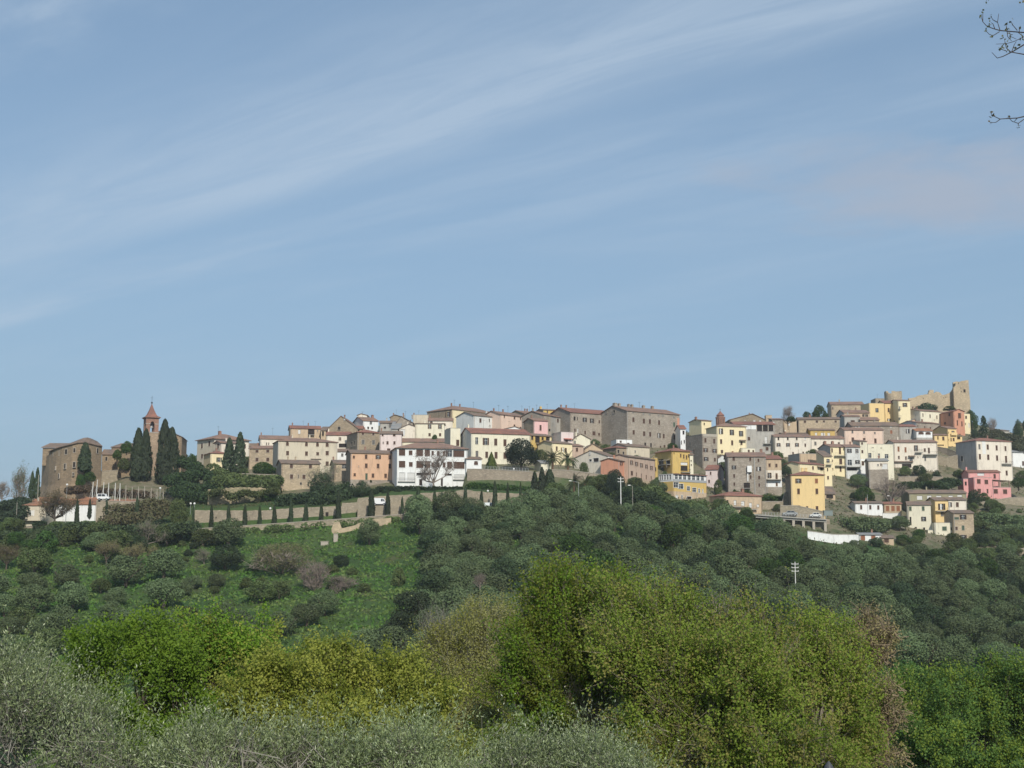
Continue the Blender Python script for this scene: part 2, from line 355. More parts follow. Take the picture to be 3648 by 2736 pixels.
WK = {  # opening kinds: width, height, what fills it
 's': (1.0, 1.5, 'closed', SH_BR), 'o': (1.0, 1.55, 'open', SH_DK), 'm': (0.6, 0.75, 'pane', None), 'g': (1.1, 1.3, 'pane', None),
 'a': (1.05, 1.6, 'closed', SH_BR), 'd': (1.05, 2.2, 'closed', SH_DK), 'w': (1.1, 1.3, 'curtain', None), 'l': (2.2, 2.0, 'dark', None),
 'y': (1.0, 1.5, 'closed', SH_GY), 'e': (1.0, 1.5, 'closed', SH_GR), 'r': (1.0, 1.5, 'closed', SH_OR), 'O': (1.0, 1.5, 'openb', SH_BR), 'k': (1.0, 1.5, 'dark', None)}
_wc = {}
def win_meshes(kind, w, h, trim):
    w = round(w, 1); h = round(h, 1); w = max(w, .3); h = max(h, .3)
    key = (kind, w, h, trim)
    if key in _wc: return _wc[key]
    fill = WK[kind][2]; mat = WK[kind][3]; t = 0.10; out = []
    f = MB()
    f.box(-w/2 - t, w/2 + t, -0.06, 0.05, h/2, h/2 + t); f.box(-w/2 - t, w/2 + t, -0.10, 0.05, -h/2 - t, -h/2)
    f.box(-w/2 - t, -w/2, -0.04, 0.05, -h/2, h/2); f.box(w/2, w/2 + t, -0.04, 0.05, -h/2, h/2)
    if kind == 'a':
        for sx in (-1, 1): f.poly([(sx*w/2, 0.02, h/2), (sx*w/2, 0.02, h/2 - .5), (sx*w/2*.6, 0.02, h/2 - .12), (0, .02, h/2)])
    out.append(('frame', f.mesh('window', [trim])))
    if fill == 'closed':
        for sx in (-1, 1):
            g = MB(); x0, x1 = (-w/2, -0.015) if sx < 0 else (0.015, w/2)
            g.box(x0 + .01, x1, 0.03, 0.08, -h/2 + .01, h/2 - .01)
            n = max(3, int(h / 0.28))
            for i in range(n):
                z = -h/2 + (i + .5) * h / n; g.box(x0 + .07, x1 - .07, 0.005, 0.03, z - .05, z + .05)
            out.append(('shutter', g.mesh('shutter', [mat])))
    else:
        g = MB()
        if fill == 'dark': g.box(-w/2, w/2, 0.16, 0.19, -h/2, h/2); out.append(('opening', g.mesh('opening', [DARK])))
        else:
            g.box(-w/2, w/2, 0.15, 0.17, -h/2, h/2, 0)
            if fill == 'curtain': g.box(-w/2 + .05, w/2 - .05, 0.10, 0.13, -h/2 + .04, h/2 - .04, 2)
            else:
                g.box(-.035, .035, 0.11, 0.15, -h/2, h/2, 1); g.box(-w/2, w/2, 0.11, 0.15, h*.12 - .03, h*.12 + .03, 1)
                if (w * 13 + h * 7) % 1 < .35 and fill == 'open': g.box(-w/2 + .05, w*.05, 0.08, 0.10, -h/2 + .06, h/2 - .06, 2)
            out.append(('pane', g.mesh('pane', [GLASS, WHITE if fill != 'curtain' else TRIM, CURT])))
        if fill in ('open', 'openb'):
            for sx in (-1, 1):
                g = MB(); c = sx * (w * 0.5 + w * 0.25 + .03)
                g.box(c - w*.24, c + w*.24, -0.11, -0.065, -h/2, h/2)
                for i in range(4): z = -h/2 + (i + .5) * h / 4; g.box(c - w*.18, c + w*.18, -0.125, -0.11, z - .08, z + .08)
                out.append(('shutter', g.mesh('shutter', [mat])))
    _wc[key] = out; return out
ALLB = []; FOOT = []
class House: pass
def B(fr, label, x0, y0, x1, y1, yb, col, side=None, roof='eave', W=(), LW=(), RW=(), ch=(), Y=None, dep=None, yaw=None, pk=None,
      pitch=17.0, cat='house', name='house', bands=(), scol=None, rm='tile', oh=0.35, ant=0, found=4.0, group=None):
    ox, oy, s = FR[fr]; X = lambda v: ox + v / s; YY = lambda v: oy + v / s
    X0, X1, Y0, Y1, YB = X(x0), X(x1), YY(y0), YY(y1), YY(yb)
    if Y is None: Y = depth((X0 + X1) / 2, YB)
    zE = E(Y0) * Y; A = Vector((U(X0, Y0) * Y, Y)); U1 = U(X1, Y1); best = None
    XS = X(side) if side is not None else None
    for ai in (range(-62, 64, 2) if yaw is None else [yaw]):
        a = math.radians(ai); ca, sa = math.cos(a), math.sin(a); den = ca - U1 * sa
        if den < 0.12: continue
        w = (U1 * A.y - A.x) / den
        if w < 0.8 or w > 60: continue
        Bx, By = A.x + w * ca, A.y + w * sa
        e1 = PROJ(Bx, By, zE)[1] - Y1
        for D in ([dep] if dep else ([5, 6, 7, 8, 9, 10, 11, 12, 14, 16] if XS is not None else [8.5])):
            e2 = 0.0
            if XS is not None:
                ox_, oy_ = (A.x, A.y) if XS < X0 else (Bx, By)
                e2 = PROJ(ox_ - sa * D, oy_ + ca * D, zE)[0] - XS
            cst = e1 * e1 * 0.5 + (e2 * 0.6) ** 2 + ((D - 9) * 0.35) ** 2 + (ai / 16.0) ** 2
            if best is None or cst < best[0]: best = (cst, a, w, D)
    if best is None:
        print('NOFIT', label, Y, A); D = dep or 6; a = 0.0; w = max(2.0, U1 * A.y - A.x)
    else: _, a, w, D = best
    g = House(); g.a, g.w, g.D, g.Y = a, w, D, Y
    z0 = min(E(YB) * Y, zE - 2.0) - found
    for fx_, fy_ in ((0, 0), (w, 0), (w, D), (0, D)):
        z0 = min(z0, ground(A.x + fx_ * math.cos(a) - fy_ * math.sin(a), A.y + fx_ * math.sin(a) + fy_ * math.cos(a)) - 0.6)
    H = zE - z0
    root = empty(name, (A.x, A.y, z0), a); g.root = root; g.H = H; tag(root, label, cat, group)
    ca, sa = math.cos(a), math.sin(a)
    def hit(px, py, face):     # ray meets a wall plane; returns (s along wall, local z)
        u = U(px, py); e = E(py)
        if face == 'L': o = A; d = Vector((-sa, ca))
        elif face == 'R': o = A + Vector((ca, sa)) * w; d = Vector((-sa, ca))
        else: o = A; d = Vector((ca, sa))
        t = (u * o.y - o.x) / (d.x - u * d.y) if abs(d.x - u * d.y) > 1e-6 else 0.0
        return t, e * (o.y + d.y * t) - z0
    g.hit = lambda x, y, face='F': hit(X(x), YY(y), face)
    trim = wallmat(col) if col not in ST_ else TRIM
    ops = {'F': [], 'L': [], 'R': []}
    for face, lst in (('F', W), ('L', LW), ('R', RW)):
        for it in lst:
            kind, y, xs = it[0], it[1], it[2]; xs = xs if isinstance(xs, (tuple, list)) else (xs,)
            kw, kh = WK[kind][0], WK[kind][1]; zc = None
            for x in xs:
                sx, zl = g.hit(x, y, face)
                if zc is None: zc = zl
                ww, hh = kw, kh
                if len(it) > 3 and it[3]: ww = abs(g.hit(x + it[3] / 2, y, face)[0] - g.hit(x - it[3] / 2, y, face)[0])
                if len(it) > 4 and it[4]: hh = abs(g.hit(x, y - it[4] / 2, face)[1] - g.hit(x, y + it[4] / 2, face)[1])
                L = w if face == 'F' else D
                ww = min(ww, 9.0)
                if sx - ww/2 < 0.15 or sx + ww/2 > L - 0.15:
                    sx = min(max(sx, ww/2 + 0.2), L - ww/2 - 0.2)
                    if ww > L - .4: continue
                ww, hh = round(ww, 1), round(hh, 1); zq = zc
                if zq < H + .1 and zq + hh/2 > H - .16: zq = H - .16 - hh/2
                ops[face].append((kind, sx, zq, ww, hh))
    th = math.tan(math.radians(pitch)); mats = [wallmat(col)]; bz = []
    for yb_, c in bands:
        mats.append(wallmat(c)); bz.append(g.hit(x0, yb_)[1])
    smi = 0
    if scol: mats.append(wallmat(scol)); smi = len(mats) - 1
    mb = MB()
    def face(L, tr, tn, lst, mi):
        cut = [o for o in lst if o[2] + o[4]/2 < H - 0.12 and o[2] - o[4]/2 > 0.2]
        xs = sorted({0.0, L} | {o[1] + sg * o[3]/2 for o in cut for sg in (-1, 1)})
        zs = sorted({0.0, H} | {o[2] + sg * o[4]/2 for o in cut for sg in (-1, 1)} | {z for z in bz if 0.1 < z < H - 0.1})
        for i in range(len(xs) - 1):
            for j in range(len(zs) - 1):
                xa, xb, za, zb = xs[i], xs[i+1], zs[j], zs[j+1]; xm, zm = (xa + xb)/2, (za + zb)/2
                if xb - xa < 1e-4 or zb - za < 1e-4: continue
                if any(abs(xm - o[1]) < o[3]/2 and abs(zm - o[2]) < o[4]/2 for o in cut): continue
                m_ = mi
                if mi == 0 or scol is None:
                    for bi, z in enumerate(bz):
                        if zm < z: m_ = bi + 1
                mb.poly([tr(xa, za), tr(xb, za), tr(xb, zb), tr(xa, zb)], m_)
        for o in cut:
            xa, xb, za, zb = o[1]-o[3]/2, o[1]+o[3]/2, o[2]-o[4]/2, o[2]+o[4]/2
            for (p1, p2) in (((xa, za), (xb, za)), ((xb, za), (xb, zb)), ((xb, zb), (xa, zb)), ((xa, zb), (xa, za))):
                mb.poly([tr(*p1), tr(*p2), tn(*p2), tn(*p1)], mi)
    r_ = 0.20
    face(w, lambda s_, z: (s_, 0, z), lambda s_, z: (s_, r_, z), ops['F'], 0)
    face(D, lambda s_, z: (0, s_, z), lambda s_, z: (r_, s_, z), ops['L'], smi)
    face(D, lambda s_, z: (w, s_, z), lambda s_, z: (w - r_, s_, z), ops['R'], smi)
    mb.poly([(w, D, 0), (0, D, 0), (0, D, H), (w, D, H)], smi)
    rf = MB(); o = oh; t = 0.16; ridge = H
    if roof == 'eave':
        h = D / 2 * th; ridge = H + h
        for x in (0, w): mb.poly([(x, 0, H), (x, D, H), (x, D/2, H + h - .02)], smi)
        rf.slab([(-o, -o, H - o*th + t), (w + o, -o, H - o*th + t), (w + o, D/2, H + h + t), (-o, D/2, H + h + t)], t)
        rf.slab([(-o, D/2, H + h + t), (w + o, D/2, H + h + t), (w + o, D + o, H - o*th + t), (-o, D + o, H - o*th + t)], t)
    elif roof == 'gable':
        if pk: xm, zp = g.hit(pk[0], pk[1]); xm = min(max(xm, w*.15), w*.85); h = max(zp - H, .3) - .15
        else: xm = w / 2; h = xm * th
        ridge = H + h
        for y in (0, D): mb.poly([(0, y, H), (w, y, H), (xm, y, H + h - .02)], 0)
        k0, k1 = h / xm, h / (w - xm)
        rf.slab([(-o, -o, H - o*k0 + t), (xm, -o, H + h + t), (xm, D + o, H + h + t), (-o, D + o, H - o*k0 + t)], t)
        rf.slab([(xm, -o, H + h + t), (w + o, -o, H - o*k1 + t), (w + o, D + o, H - o*k1 + t), (xm, D + o, H + h + t)], t)
    elif roof == 'hip':
        r = min(w, D) / 2; h = r * th; ridge = H + h
        if w >= D: a1, a2 = (r, D/2, H + h + t), (w - r, D/2, H + h + t)
        else: a1, a2 = (w/2, r, H + h + t), (w/2, D - r, H + h + t)
        e = H - o*th + t; c0, c1, c2, c3 = (-o, -o, e), (w + o, -o, e), (w + o, D + o, e), (-o, D + o, e)
        if w >= D: fs = [[c0, c1, a2, a1], [c1, c2, a2], [c2, c3, a1, a2], [c3, c0, a1]]
        else: fs = [[c0, c1, a1], [c1, c2, a2, a1], [c2, c3, a2], [c3, c0, a1, a2]]
        for f_ in fs: rf.slab(f_, t)
    elif roof == 'shed':
        h = D * th; ridge = H + h
        for x in (0, w): mb.poly([(x, 0, H), (x, D, H), (x, D, H + h)], smi)
        mb.poly([(0, D, H), (w, D, H), (w, D, H + h), (0, D, H + h)], smi)
        rf.slab([(-o, -o, H - o*th + t), (w + o, -o, H - o*th + t), (w + o, D + o, H + h + o*th + t), (-o, D + o, H + h + o*th + t)], t)
    else:   # flat with parapet
        rf.box(0.2, w - .2, .2, D - .2, H - .35, H - .25)
        rf.box(-.06, w + .06, -.06, .22, H + .002, H + .12); rf.box(-.06, w + .06, D - .22, D + .06, H + .002, H + .12)
        rf.box(-.06, .22, .22, D - .22, H + .002, H + .12); rf.box(w - .22, w + .06, .22, D - .22, H + .002, H + .12)
    mb.build('wall', mats, root)
    ro = rf.build('roof', [TILE[rm] if roof != 'flat' else CONC], root); g.roof = ro; g.ridge = ridge; g.col = col
    if not ch and roof in ('eave', 'gable', 'hip') and w > 5 and len(label) % 3 != 1: ch = [(x0 + (x1 - x0) * (.2 + .6 * ((len(label) * 7) % 10) / 10), .45)]
    if not ant and roof in ('eave', 'gable') and w > 6 and len(label) % 2: ant = 1
    if w > 5:
        for xx in ((.25,) if w < 11 else (.25, w - .25)):
            k_ = MB(); k_.tube((xx, -.09, 0), (xx, -.09, H - .05), .055, .055, 5); k_.build('drain_pipe', [GALV if len(label) % 2 else TILE['brown']], root)
    for c in ch:                   # chimneys: x along the house as seen, optional size
        cx = c if isinstance(c, (int, float)) else c[0]; sz = 0.42 if isinstance(c, (int, float)) else c[1]
        fx = min(max((cx - x0) / (x1 - x0), 0.04), 0.96) * w; k_ = MB(); yy_ = D * (.5 if roof != 'flat' else .4)
        if roof == 'hip': rr = min(w, D) / 2; fx = min(max(fx, rr * .9), w - rr * .9)
        if roof == 'shed': yy_ = D * .9
        k_.box(fx - sz/2, fx + sz/2, yy_ - sz/2, yy_ + sz/2, ridge - .5, ridge + .9)
        k_.box(fx - sz/2 - .08, fx + sz/2 + .08, yy_ - sz/2 - .08, yy_ + sz/2 + .08, ridge + .9, ridge + 1.0)
        k_.box(fx - sz/3, fx + sz/3, yy_ - sz/3, yy_ + sz/3, ridge + 1.0, ridge + 1.2)
        k_.build('chimney', [BRICK if (len(label) % 3) else wallmat(col)], ro)
    for i in range(ant):
        k_ = MB(); fx = w * (.3 + .4 * i + .05 * (len(label) % 5)); hh = 2.0 + .3 * (len(label) % 4)
        k_.tube((fx, D/2, ridge - .3), (fx, D/2, ridge + hh), .035, .03, 4)
        k_.tube((fx - .5, D/2, ridge + hh - .2), (fx + .5, D/2, ridge + hh - .2), .025, .025, 4)
        for q_ in (-.45, -.2, .05, .3): k_.tube((fx + q_, D/2 - .3, ridge + hh - .2), (fx + q_, D/2 + .3, ridge + hh - .2), .018, .018, 3)
        k_.build('antenna', [IRON], ro)
    for face_, lst in ops.items():
        for kind, sx, zc, ww, hh in lst:
            pr_ = .19 if zc + hh/2 > H - .1 else 0.0      # openings up in a gable sit on the wall, not in it
            if face_ == 'F': loc, rz = (sx, -pr_, zc), 0.0
            elif face_ == 'L': loc, rz = (-pr_, sx, zc), -math.pi / 2
            else: loc, rz = (w + pr_, sx, zc), math.pi / 2
            par = None
            for pn, me in win_meshes(kind, ww, hh, trim):
                if pn == 'frame': par = link('door' if kind == 'd' else 'window', me, root, loc, rz)
                else: link(pn, me, par)
    ALLB.append((label, round(Y), round(math.degrees(a)), round(w, 1), D, round(H - found, 1))); FOOT.append((A.x, A.y, a, w, D))
    return g
def balcony(g, x0, x1, y, face='F', dp=1.1, rail=True, mat=None, solid=False):
    s0, z = g.hit(x0, y, face); s1, _ = g.hit(x1, y, face); s0, s1 = min(s0, s1), max(s0, s1); L = g.w if face == 'F' else g.D
    s0 = max(s0, 0.0); s1 = min(s1, L)
    if s1 - s0 < .6: return
    m = MB(); m.box(s0, s1, -dp, -0.003, z - .16, z, 0)
    if solid: m.box(s0, s1, -dp, -dp + .1, z, z + .95, 0)
    o = m.build('balcony', [mat or CONC], g.root)
    if rail and not solid:
        r = MB(); r.tube((s0, -dp + .05, z + 1), (s1, -dp + .05, z + 1), .03, .03, 4); n = max(3, int((s1 - s0) / .35))
        for i in range(n + 1): xx = s0 + (s1 - s0) * i / n; r.tube((xx, -dp + .05, z), (xx, -dp + .05, z + 1), .018, .018, 3)
        for xx in (s0, s1): r.tube((xx, -dp + .05, z + 1), (xx, -.02, z + 1), .03, .03, 4)
        r.build('railing', [IRON], o)
    if face == 'L': o.rotation_euler = (0, 0, -math.pi/2); o.location = (0, 0, 0); o.scale = (-1, 1, 1)
def awning(g, x0, x1, y, dp=1.2, mat=None, name='awning'):
    s0, z = g.hit(x0, y); s1, _ = g.hit(x1, y)
    m = MB(); m.slab([(s0, -0.003, z + .35), (s1, -0.003, z + .35), (s1, -dp, z - .05), (s0, -dp, z - .05)], .06); m.build(name, [mat or TILE['brown']], g.root)
def strip(g, x0, x1, ya, yb, mat, name, proud=.05):
    s0, za = g.hit(x0, ya); s1, _ = g.hit(x1, ya); zb = g.hit(x0, yb)[1]
    m = MB(); m.box(s0, s1, -proud, -0.003, min(za, zb), max(za, zb)); m.build(name, [mat], g.root)
# ------------------------------------------------------------------ the town, house by house (left to right)
# -- left foot of the hill
g = B('A', 'tan house with orange tiled roof and a long pale balcony at the far left', 268, 1262, 520, 1262, 1500, 'beige', roof='hip', rm='orange', W=[('k', 1350, 355, 34, 58), ('l', 1470, 440, 130, 44)], pitch=20, yaw=4, dep=8)
strip(g, 325, 388, 1318, 1385, WHITE, 'window_surround', .03); balcony(g, 262, 515, 1432, dp=1.3, solid=True, mat=stucco(C_['beige'], .3))
B('A', 'small white annex beside the tan house at the far left', 196, 1428, 252, 1428, 1512, 'white', roof='flat', W=[('k', 1472, 232, 22, 40)], dep=3, yaw=0)
B('A', 'long low white house with orange roof behind the young cypresses', 520, 1252, 1085, 1252, 1450, 'white', roof='eave', rm='orange', dep=7, yaw=0, W=[('k', 1360, (570, 700, 1000), 26, 60)], pitch=15)
B('A', 'upper white house strip with orange roof behind the long low white house', 375, 1218, 1075, 1216, 1300, 'white', roof='eave', rm='orange', dep=9, yaw=0, pitch=16)
B('A', 'low reddish garage with tiled roof beside the parked white off-road car', 1225, 1218, 1520, 1216, 1290, 'tan', roof='eave', rm='orange', dep=5, yaw=0, pitch=12)
# -- castle wing and church
B('A', 'low stone wing of the castle with one dark window', 1150, 690, 1310, 692, 872, 'scast', roof='eave', rm='brown', W=[('k', 742, 1197, 22, 42)], dep=8, Y=424, yaw=6, pitch=24, found=3)
B('A', 'ivy-grown stone wing between castle and church', 1255, 612, 1500, 618, 868, 'scast', roof='shed', rm='brown', dep=9, Y=428, yaw=-4, pitch=12)
B('A', 'plain stone church nave with a low gable behind the tall cypresses', 1660, 490, 2048, 497, 820, 'scast', roof='gable', rm='brown', pk=(1855, 405), dep=16, Y=436, yaw=8, W=[('w', 520, 1972, 18, 18)])
# -- B
g = B('B', 'cream villa with hipped roof and brown shutters behind a double cypress', 605, 592, 1060, 618, 985, 'pcream', side=385, roof='hip', rm='tile', LW=[('s', 695, 440, 26, 66), ('s', 665, 537, 26, 66), ('s', 832, 441, 26, 60)], W=[('s', 700, 1000)], ch=[(740, .9)], ant=1, pitch=19, scol='beige', oh=.7)  # left flank in darker plaster: its shade is put into the colour
B('B', 'lower front wing of the cream villa half hidden by the double cypress', 690, 650, 975, 655, 985, 'pcream', side=603, roof='eave', rm='tile', LW=[('s', 700, 652, 24, 66)], dep=5, pitch=15, scol='beige', oh=.5, Y=g.Y - 7)  # flank repeats the villa's darker tone, side shade painted in
B('B', 'small pale yellow house with green shutters in front of the cream villa', 555, 787, 772, 787, 1010, 'lyellow', side=462, roof='hip', rm='red', W=[('e', 876, (637, 696), 16, 60), ('g', 876, 666, 36, 58)], pitch=18, Y=g.Y - 13)
B('B', 'rubble stone house with four small shuttered windows right of the double cypress', 1062, 730, 1374, 716, 985, 'stan', roof='eave', rm='tile', W=[('s', 765, (1163, 1305), 38, 36), ('s', 875, (1163, 1305), 38, 48)], yaw=-6, dep=9, pitch=15)
B('B', 'tiny white house with brown roof peeping over the rubble stone house', 1055, 700, 1205, 700, 830, 'pcream', roof='eave', rm='brown', yaw=3, dep=7, pitch=20)
B('B', 'wide cream house with stained wall behind the arched-window palazzo', 1210, 600, 1625, 600, 800, 'pcream', side=1190, roof='eave', rm='tile', W=[('d', 668, (1290, 1318), 12, 36), ('s', 660, 1480)], ch=[1220], ant=1, pitch=19)
g = B('B', 'small tan house with open loggia and laundry standing on the skyline', 1605, 462, 2003, 466, 660, 'tan', side=1580, roof='eave', rm='red', W=[('w', 510, 1718, 36, 56), ('l', 512, 1875, 84, 74), ('m', 495, 1960, 14, 20)], ch=[1640, 1850], ant=2, pitch=17)
balcony(g, 1835, 1915, 548)
B('B', 'tiny tiled box house right of the skyline loggia house', 2005, 492, 2068, 492, 640, 'tan', roof='shed', rm='brown', W=[('k', 535, 2030, 24, 60)], yaw=0, dep=6)
g = B('B', 'large cream palazzo with arched brown shutters on its top floor', 1443, 627, 2222, 627, 1110, 'beige', side=1370, roof='hip', rm='tile', dep=12, W=[('a', 665, (1563, 1813, 1958, 2085), 38, 58), ('s', 790, (1565, 1813), 38, 58), ('s', 798, 1960, 36, 40), ('s', 790, 2085, 38, 58), ('s', 930, 2085, 38, 60)], ch=[1650, 1890], pitch=14)
strip(g, 1868, 2008, 862, 870, TILE['brown'], 'ledge', .3); gp = g
B('B', 'tan rubble stone house with small brown shutters below the cream palazzo', 1487, 922, 1990, 922, 1350, 'stan', side=1428, roof='eave', rm='brown', W=[('s', 962, (1615, 1865), 38, 46), ('s', 1098, (1617, 1780), 38, 54), ('k', 1096, 1706, 8, 48), ('k', 1190, 1740, 22, 30)], ch=[1600, 1700], pitch=15, Y=g.Y - 24)
B('B', 'low stone cottage with pale blue window left of the orange house', 2183, 927, 2415, 925, 1150, 'stan', side=2130, roof='eave', rm='brown', W=[('g', 965, 2308, 52, 44), ('m', 957, 2365, 12, 14)], ch=[2190], pitch=17, Y=depth(1240, 1715))
# -- C
B('C', 'big brown stone gable house high on the skyline left of centre', 250, 470, 645, 470, 620, 'sbrown', roof='gable', rm='tile', pk=(425, 298), W=[('k', 465, 400, 36, 40), ('w', 345, 470, 20, 24)], yaw=-4, dep=13)
B('C', 'tiny cream attic house with shallow gable at the top of the skyline', 640, 292, 765, 296, 420, 'pcream', roof='gable', rm='tile', pk=(690, 268), yaw=0, dep=7, W=[('m', 290, 655, 8, 8)])
g = B('C', 'white house with grey gable and one dark shutter near the skyline', 715, 362, 915, 360, 540, 'white', side=575, roof='eave', rm='tile', W=[('y', 380, 815, 28, 40), ('d', 458, (780, 832), 24, 30)], ch=[(935, .8)], ant=1, scol='lgrey')  # gable is the white wall with its shade painted in as light grey
B('C', 'grey stone house with arched doorway right of the white skyline house', 935, 392, 1130, 396, 560, 'grey', roof='eave', rm='brown', W=[('k', 455, 1000, 30, 26), ('y', 430, 1070)], yaw=4, ch=[1020], pitch=15)
B('C', 'low stone house under a red roof left of the white skyline house', 512, 468, 702, 468, 600, 'sbrown', roof='eave', rm='red', W=[('s', 503, 598, 24, 30)], yaw=2, dep=7, pitch=20)
B('C', 'pale house with long red roof and small arch beside the cream palazzo', 232, 552, 532, 552, 800, 'pcream', roof='eave', rm='red', W=[('s', 603, (400, 418), 14, 44), ('l', 690, 445, 100, 50)], yaw=2, ch=[240], pitch=19)
B('C', 'narrow white cottage with green shutter above the low stone cottage', 375, 767, 512, 767, 930, 'white', roof='eave', rm='brown', W=[('y', 815, 440, 30, 44)], yaw=2, dep=6, pitch=19)
g = B('C', 'square rubble stone house with two large grey shutters above the orange house', 640, 512, 932, 512, 840, 'sbrown', side=497, roof='hip', rm='red', W=[('s', 530, (710, 848), 30, 30), ('y', 643, (713, 850), 38, 56)], LW=[('k', 672, 566, 18, 60), ('k', 662, 604, 16, 60)], ch=[(935, .5)], pitch=17)
B('C', 'pale pinkish house on two levels right of the square stone house', 935, 535, 1218, 537, 860, 'ppink', roof='eave', rm='brown', W=[('s', 553, 970, 24, 26), ('s', 556, 1122, 36, 26), ('k', 655, 977, 12, 30), ('s', 655, (1034, 1125), 28, 42), ('s', 742, 1050, 44, 28)], yaw=3, dep=8, ch=[930], pitch=16)
g = B('C', 'cream gable house with a bare front wall above the white modern block', 1190, 468, 1487, 468, 690, 'pcream', roof='gable', rm='brown', pk=(1312, 405), W=[('w', 518, 1235, 60, 84)], yaw=6, dep=11)
B('C', 'small brown-roofed shed leaning beside the bare cream gable house', 1085, 470, 1190, 474, 620, 'grey', roof='shed', rm='grey', yaw=0, dep=9, pitch=20)
B('C', 'grey stone tower house with blank gable on the skyline', 1150, 392, 1370, 400, 560, 'sgrey', roof='gable', rm='brown', pk=(1215, 302), W=[('k', 378, 1333, 12, 44)], yaw=2, dep=10, ant=1, ch=[1240, 1350])
B('C', 'small dark stone house peeping between chimneys on the skyline', 1070, 318, 1240, 326, 450, 'sbrown', roof='gable', rm='brown', pk=(1130, 282), yaw=0, dep=8, ant=1, ch=[1100, 1230])
B('C', 'bare concrete-coloured box house with flat top on the skyline', 1370, 288, 1572, 296, 480, 'beige', roof='flat', yaw=3, dep=9, ant=1, ch=[1375])
B('C', 'cream house with terrace railing behind the four-window cream house', 1575, 362, 1890, 370, 520, 'pcream', roof='eave', rm='tile', yaw=3, dep=8, W=[('s', 385, 1610, 34, 20)], pitch=18, ch=[1590])
B('C', 'warm cream house with four tall shutters above the long brown roof', 1400, 402, 1780, 404, 690, 'cream', roof='eave', rm='brown', W=[('O', 442, (1587, 1723), 24, 56), ('s', 548, (1587, 1725), 30, 42)], yaw=2, dep=8, pitch=6)
B('C', 'long low house showing only its brown roof behind the white modern block', 1228, 640, 1778, 640, 790, 'cream', roof='eave', rm='tile', yaw=2, dep=9, pitch=18)
g = B('C', 'bright orange-peach house with three rows of brown shutters', 552, 786, 1126, 788, 1222, 'orange', side=493, roof='eave', rm='brown', scol='sbrown', bands=[(1137, 'sgrey')], W=[('s', 842, 592, 26, 40), ('s', 838, (753, 1063), 32, 56), ('o', 842, 912, 34, 52), ('s', 956, (755, 910, 1064), 34, 60), ('m', 963, 655, 10, 22), ('s', 1074, 603, 28, 38), ('e', 1098, 757, 30, 88), ('s', 1085, (843, 1009), 32, 54), ('k', 1203, 1093, 12, 26)], pitch=15, dep=9)
g = B('C', 'long white modern three-storey block with large dark shuttered openings', 1160, 716, 2082, 738, 1245, 'white', side=1098, roof='hip', rm='tile', dep=13, oh=.6, pitch=17,
      W=[('s', 780, 1225, 82, 86), ('s', 786, 1338, 50, 60), ('s', 786, 1455, 90, 88), ('s', 788, 1557, 70, 86), ('s', 792, 1627, 32, 62), ('s', 794, 1701, 34, 64), ('s', 795, 1777, 34, 64), ('o', 796, 1852, 50, 84), ('s', 798, 1973, 138, 86),
         ('s', 936, 1225, 84, 90), ('s', 938, 1340, 50, 60), ('s', 940, 1458, 92, 92), ('s', 940, 1558, 72, 90), ('s', 943, 1627, 32, 62), ('s', 944, 1701, 34, 64), ('s', 946, 1778, 34, 64), ('s', 948, 1848, 64, 90), ('s', 950, 1975, 140, 90),
         ('w', 1100, 1225, 80, 112), ('w', 1102, 1343, 94, 112), ('k', 1064, 1458, 88, 30), ('k', 1066, 1560, 80, 30), ('d', 1172, 1470, 38, 84), ('d', 1172, 1748, 28, 100), ('k', 1072, 1832, 90, 26), ('w', 1104, 1976, 136, 66)])
for x_ in (1168, 1405, 1515, 1890): strip(g, x_ - 6, x_ + 6, 722, 1240, WHITE, 'pilaster', .16)
balcony(g, 1170, 1395, 1160, dp=.5, rail=True); balcony(g, 1892, 2080, 1136, dp=.5, rail=True); GW = g
B('D', 'low white side wing with an arched window right of the white modern block', 226, 868, 427, 886, 1002, 'white', roof='shed', rm='brown', W=[('a', 920, 353, 52, 54)], yaw=8, dep=7, Y=GW.Y + 3, pitch=9)
# -- D
B('D', 'cream stair tower with flat roof at the left end of the long cream house', 18, 462, 148, 474, 900, 'cream', side=-58, roof='flat', W=[('s', 655, 113, 38, 80)], scol='beige', Y=420, dep=8)  # darker left flank carries its shade in the wall colour
B('D', 'long bright cream house with two rows of tall windows behind the round tree', 290, 524, 1062, 572, 962, 'cream', side=150, roof='eave', rm='orange' if False else 'red', dep=12, Y=412, scol='pcream',
  W=[('g', 628, 362, 36, 92), ('O', 636, 482, 40, 90), ('s', 645, 612, 38, 90), ('s', 654, 733, 38, 90), ('y', 804, 365, 36, 86), ('s', 812, 493, 36, 84), ('s', 818, 616, 38, 86), ('s', 822, 733, 38, 84)], ch=[230], pitch=19)
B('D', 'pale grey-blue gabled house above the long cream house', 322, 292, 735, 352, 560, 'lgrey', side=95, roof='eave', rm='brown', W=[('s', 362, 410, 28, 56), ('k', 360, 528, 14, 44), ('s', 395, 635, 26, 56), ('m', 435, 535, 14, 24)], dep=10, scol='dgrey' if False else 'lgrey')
B('D', 'pale yellow and stone house with a long red hipped roof on the skyline', 38, 212, 668, 288, 470, 'lyellow', side=-290, roof='hip', rm='tile', scol='sbrown', W=[('m', 245, 280, 16, 22), ('m', 262, 430, 16, 20)], LW=[('O', 280, -14, 30, 64)], ch=[60, 300], ant=2, dep=14, pitch=18)
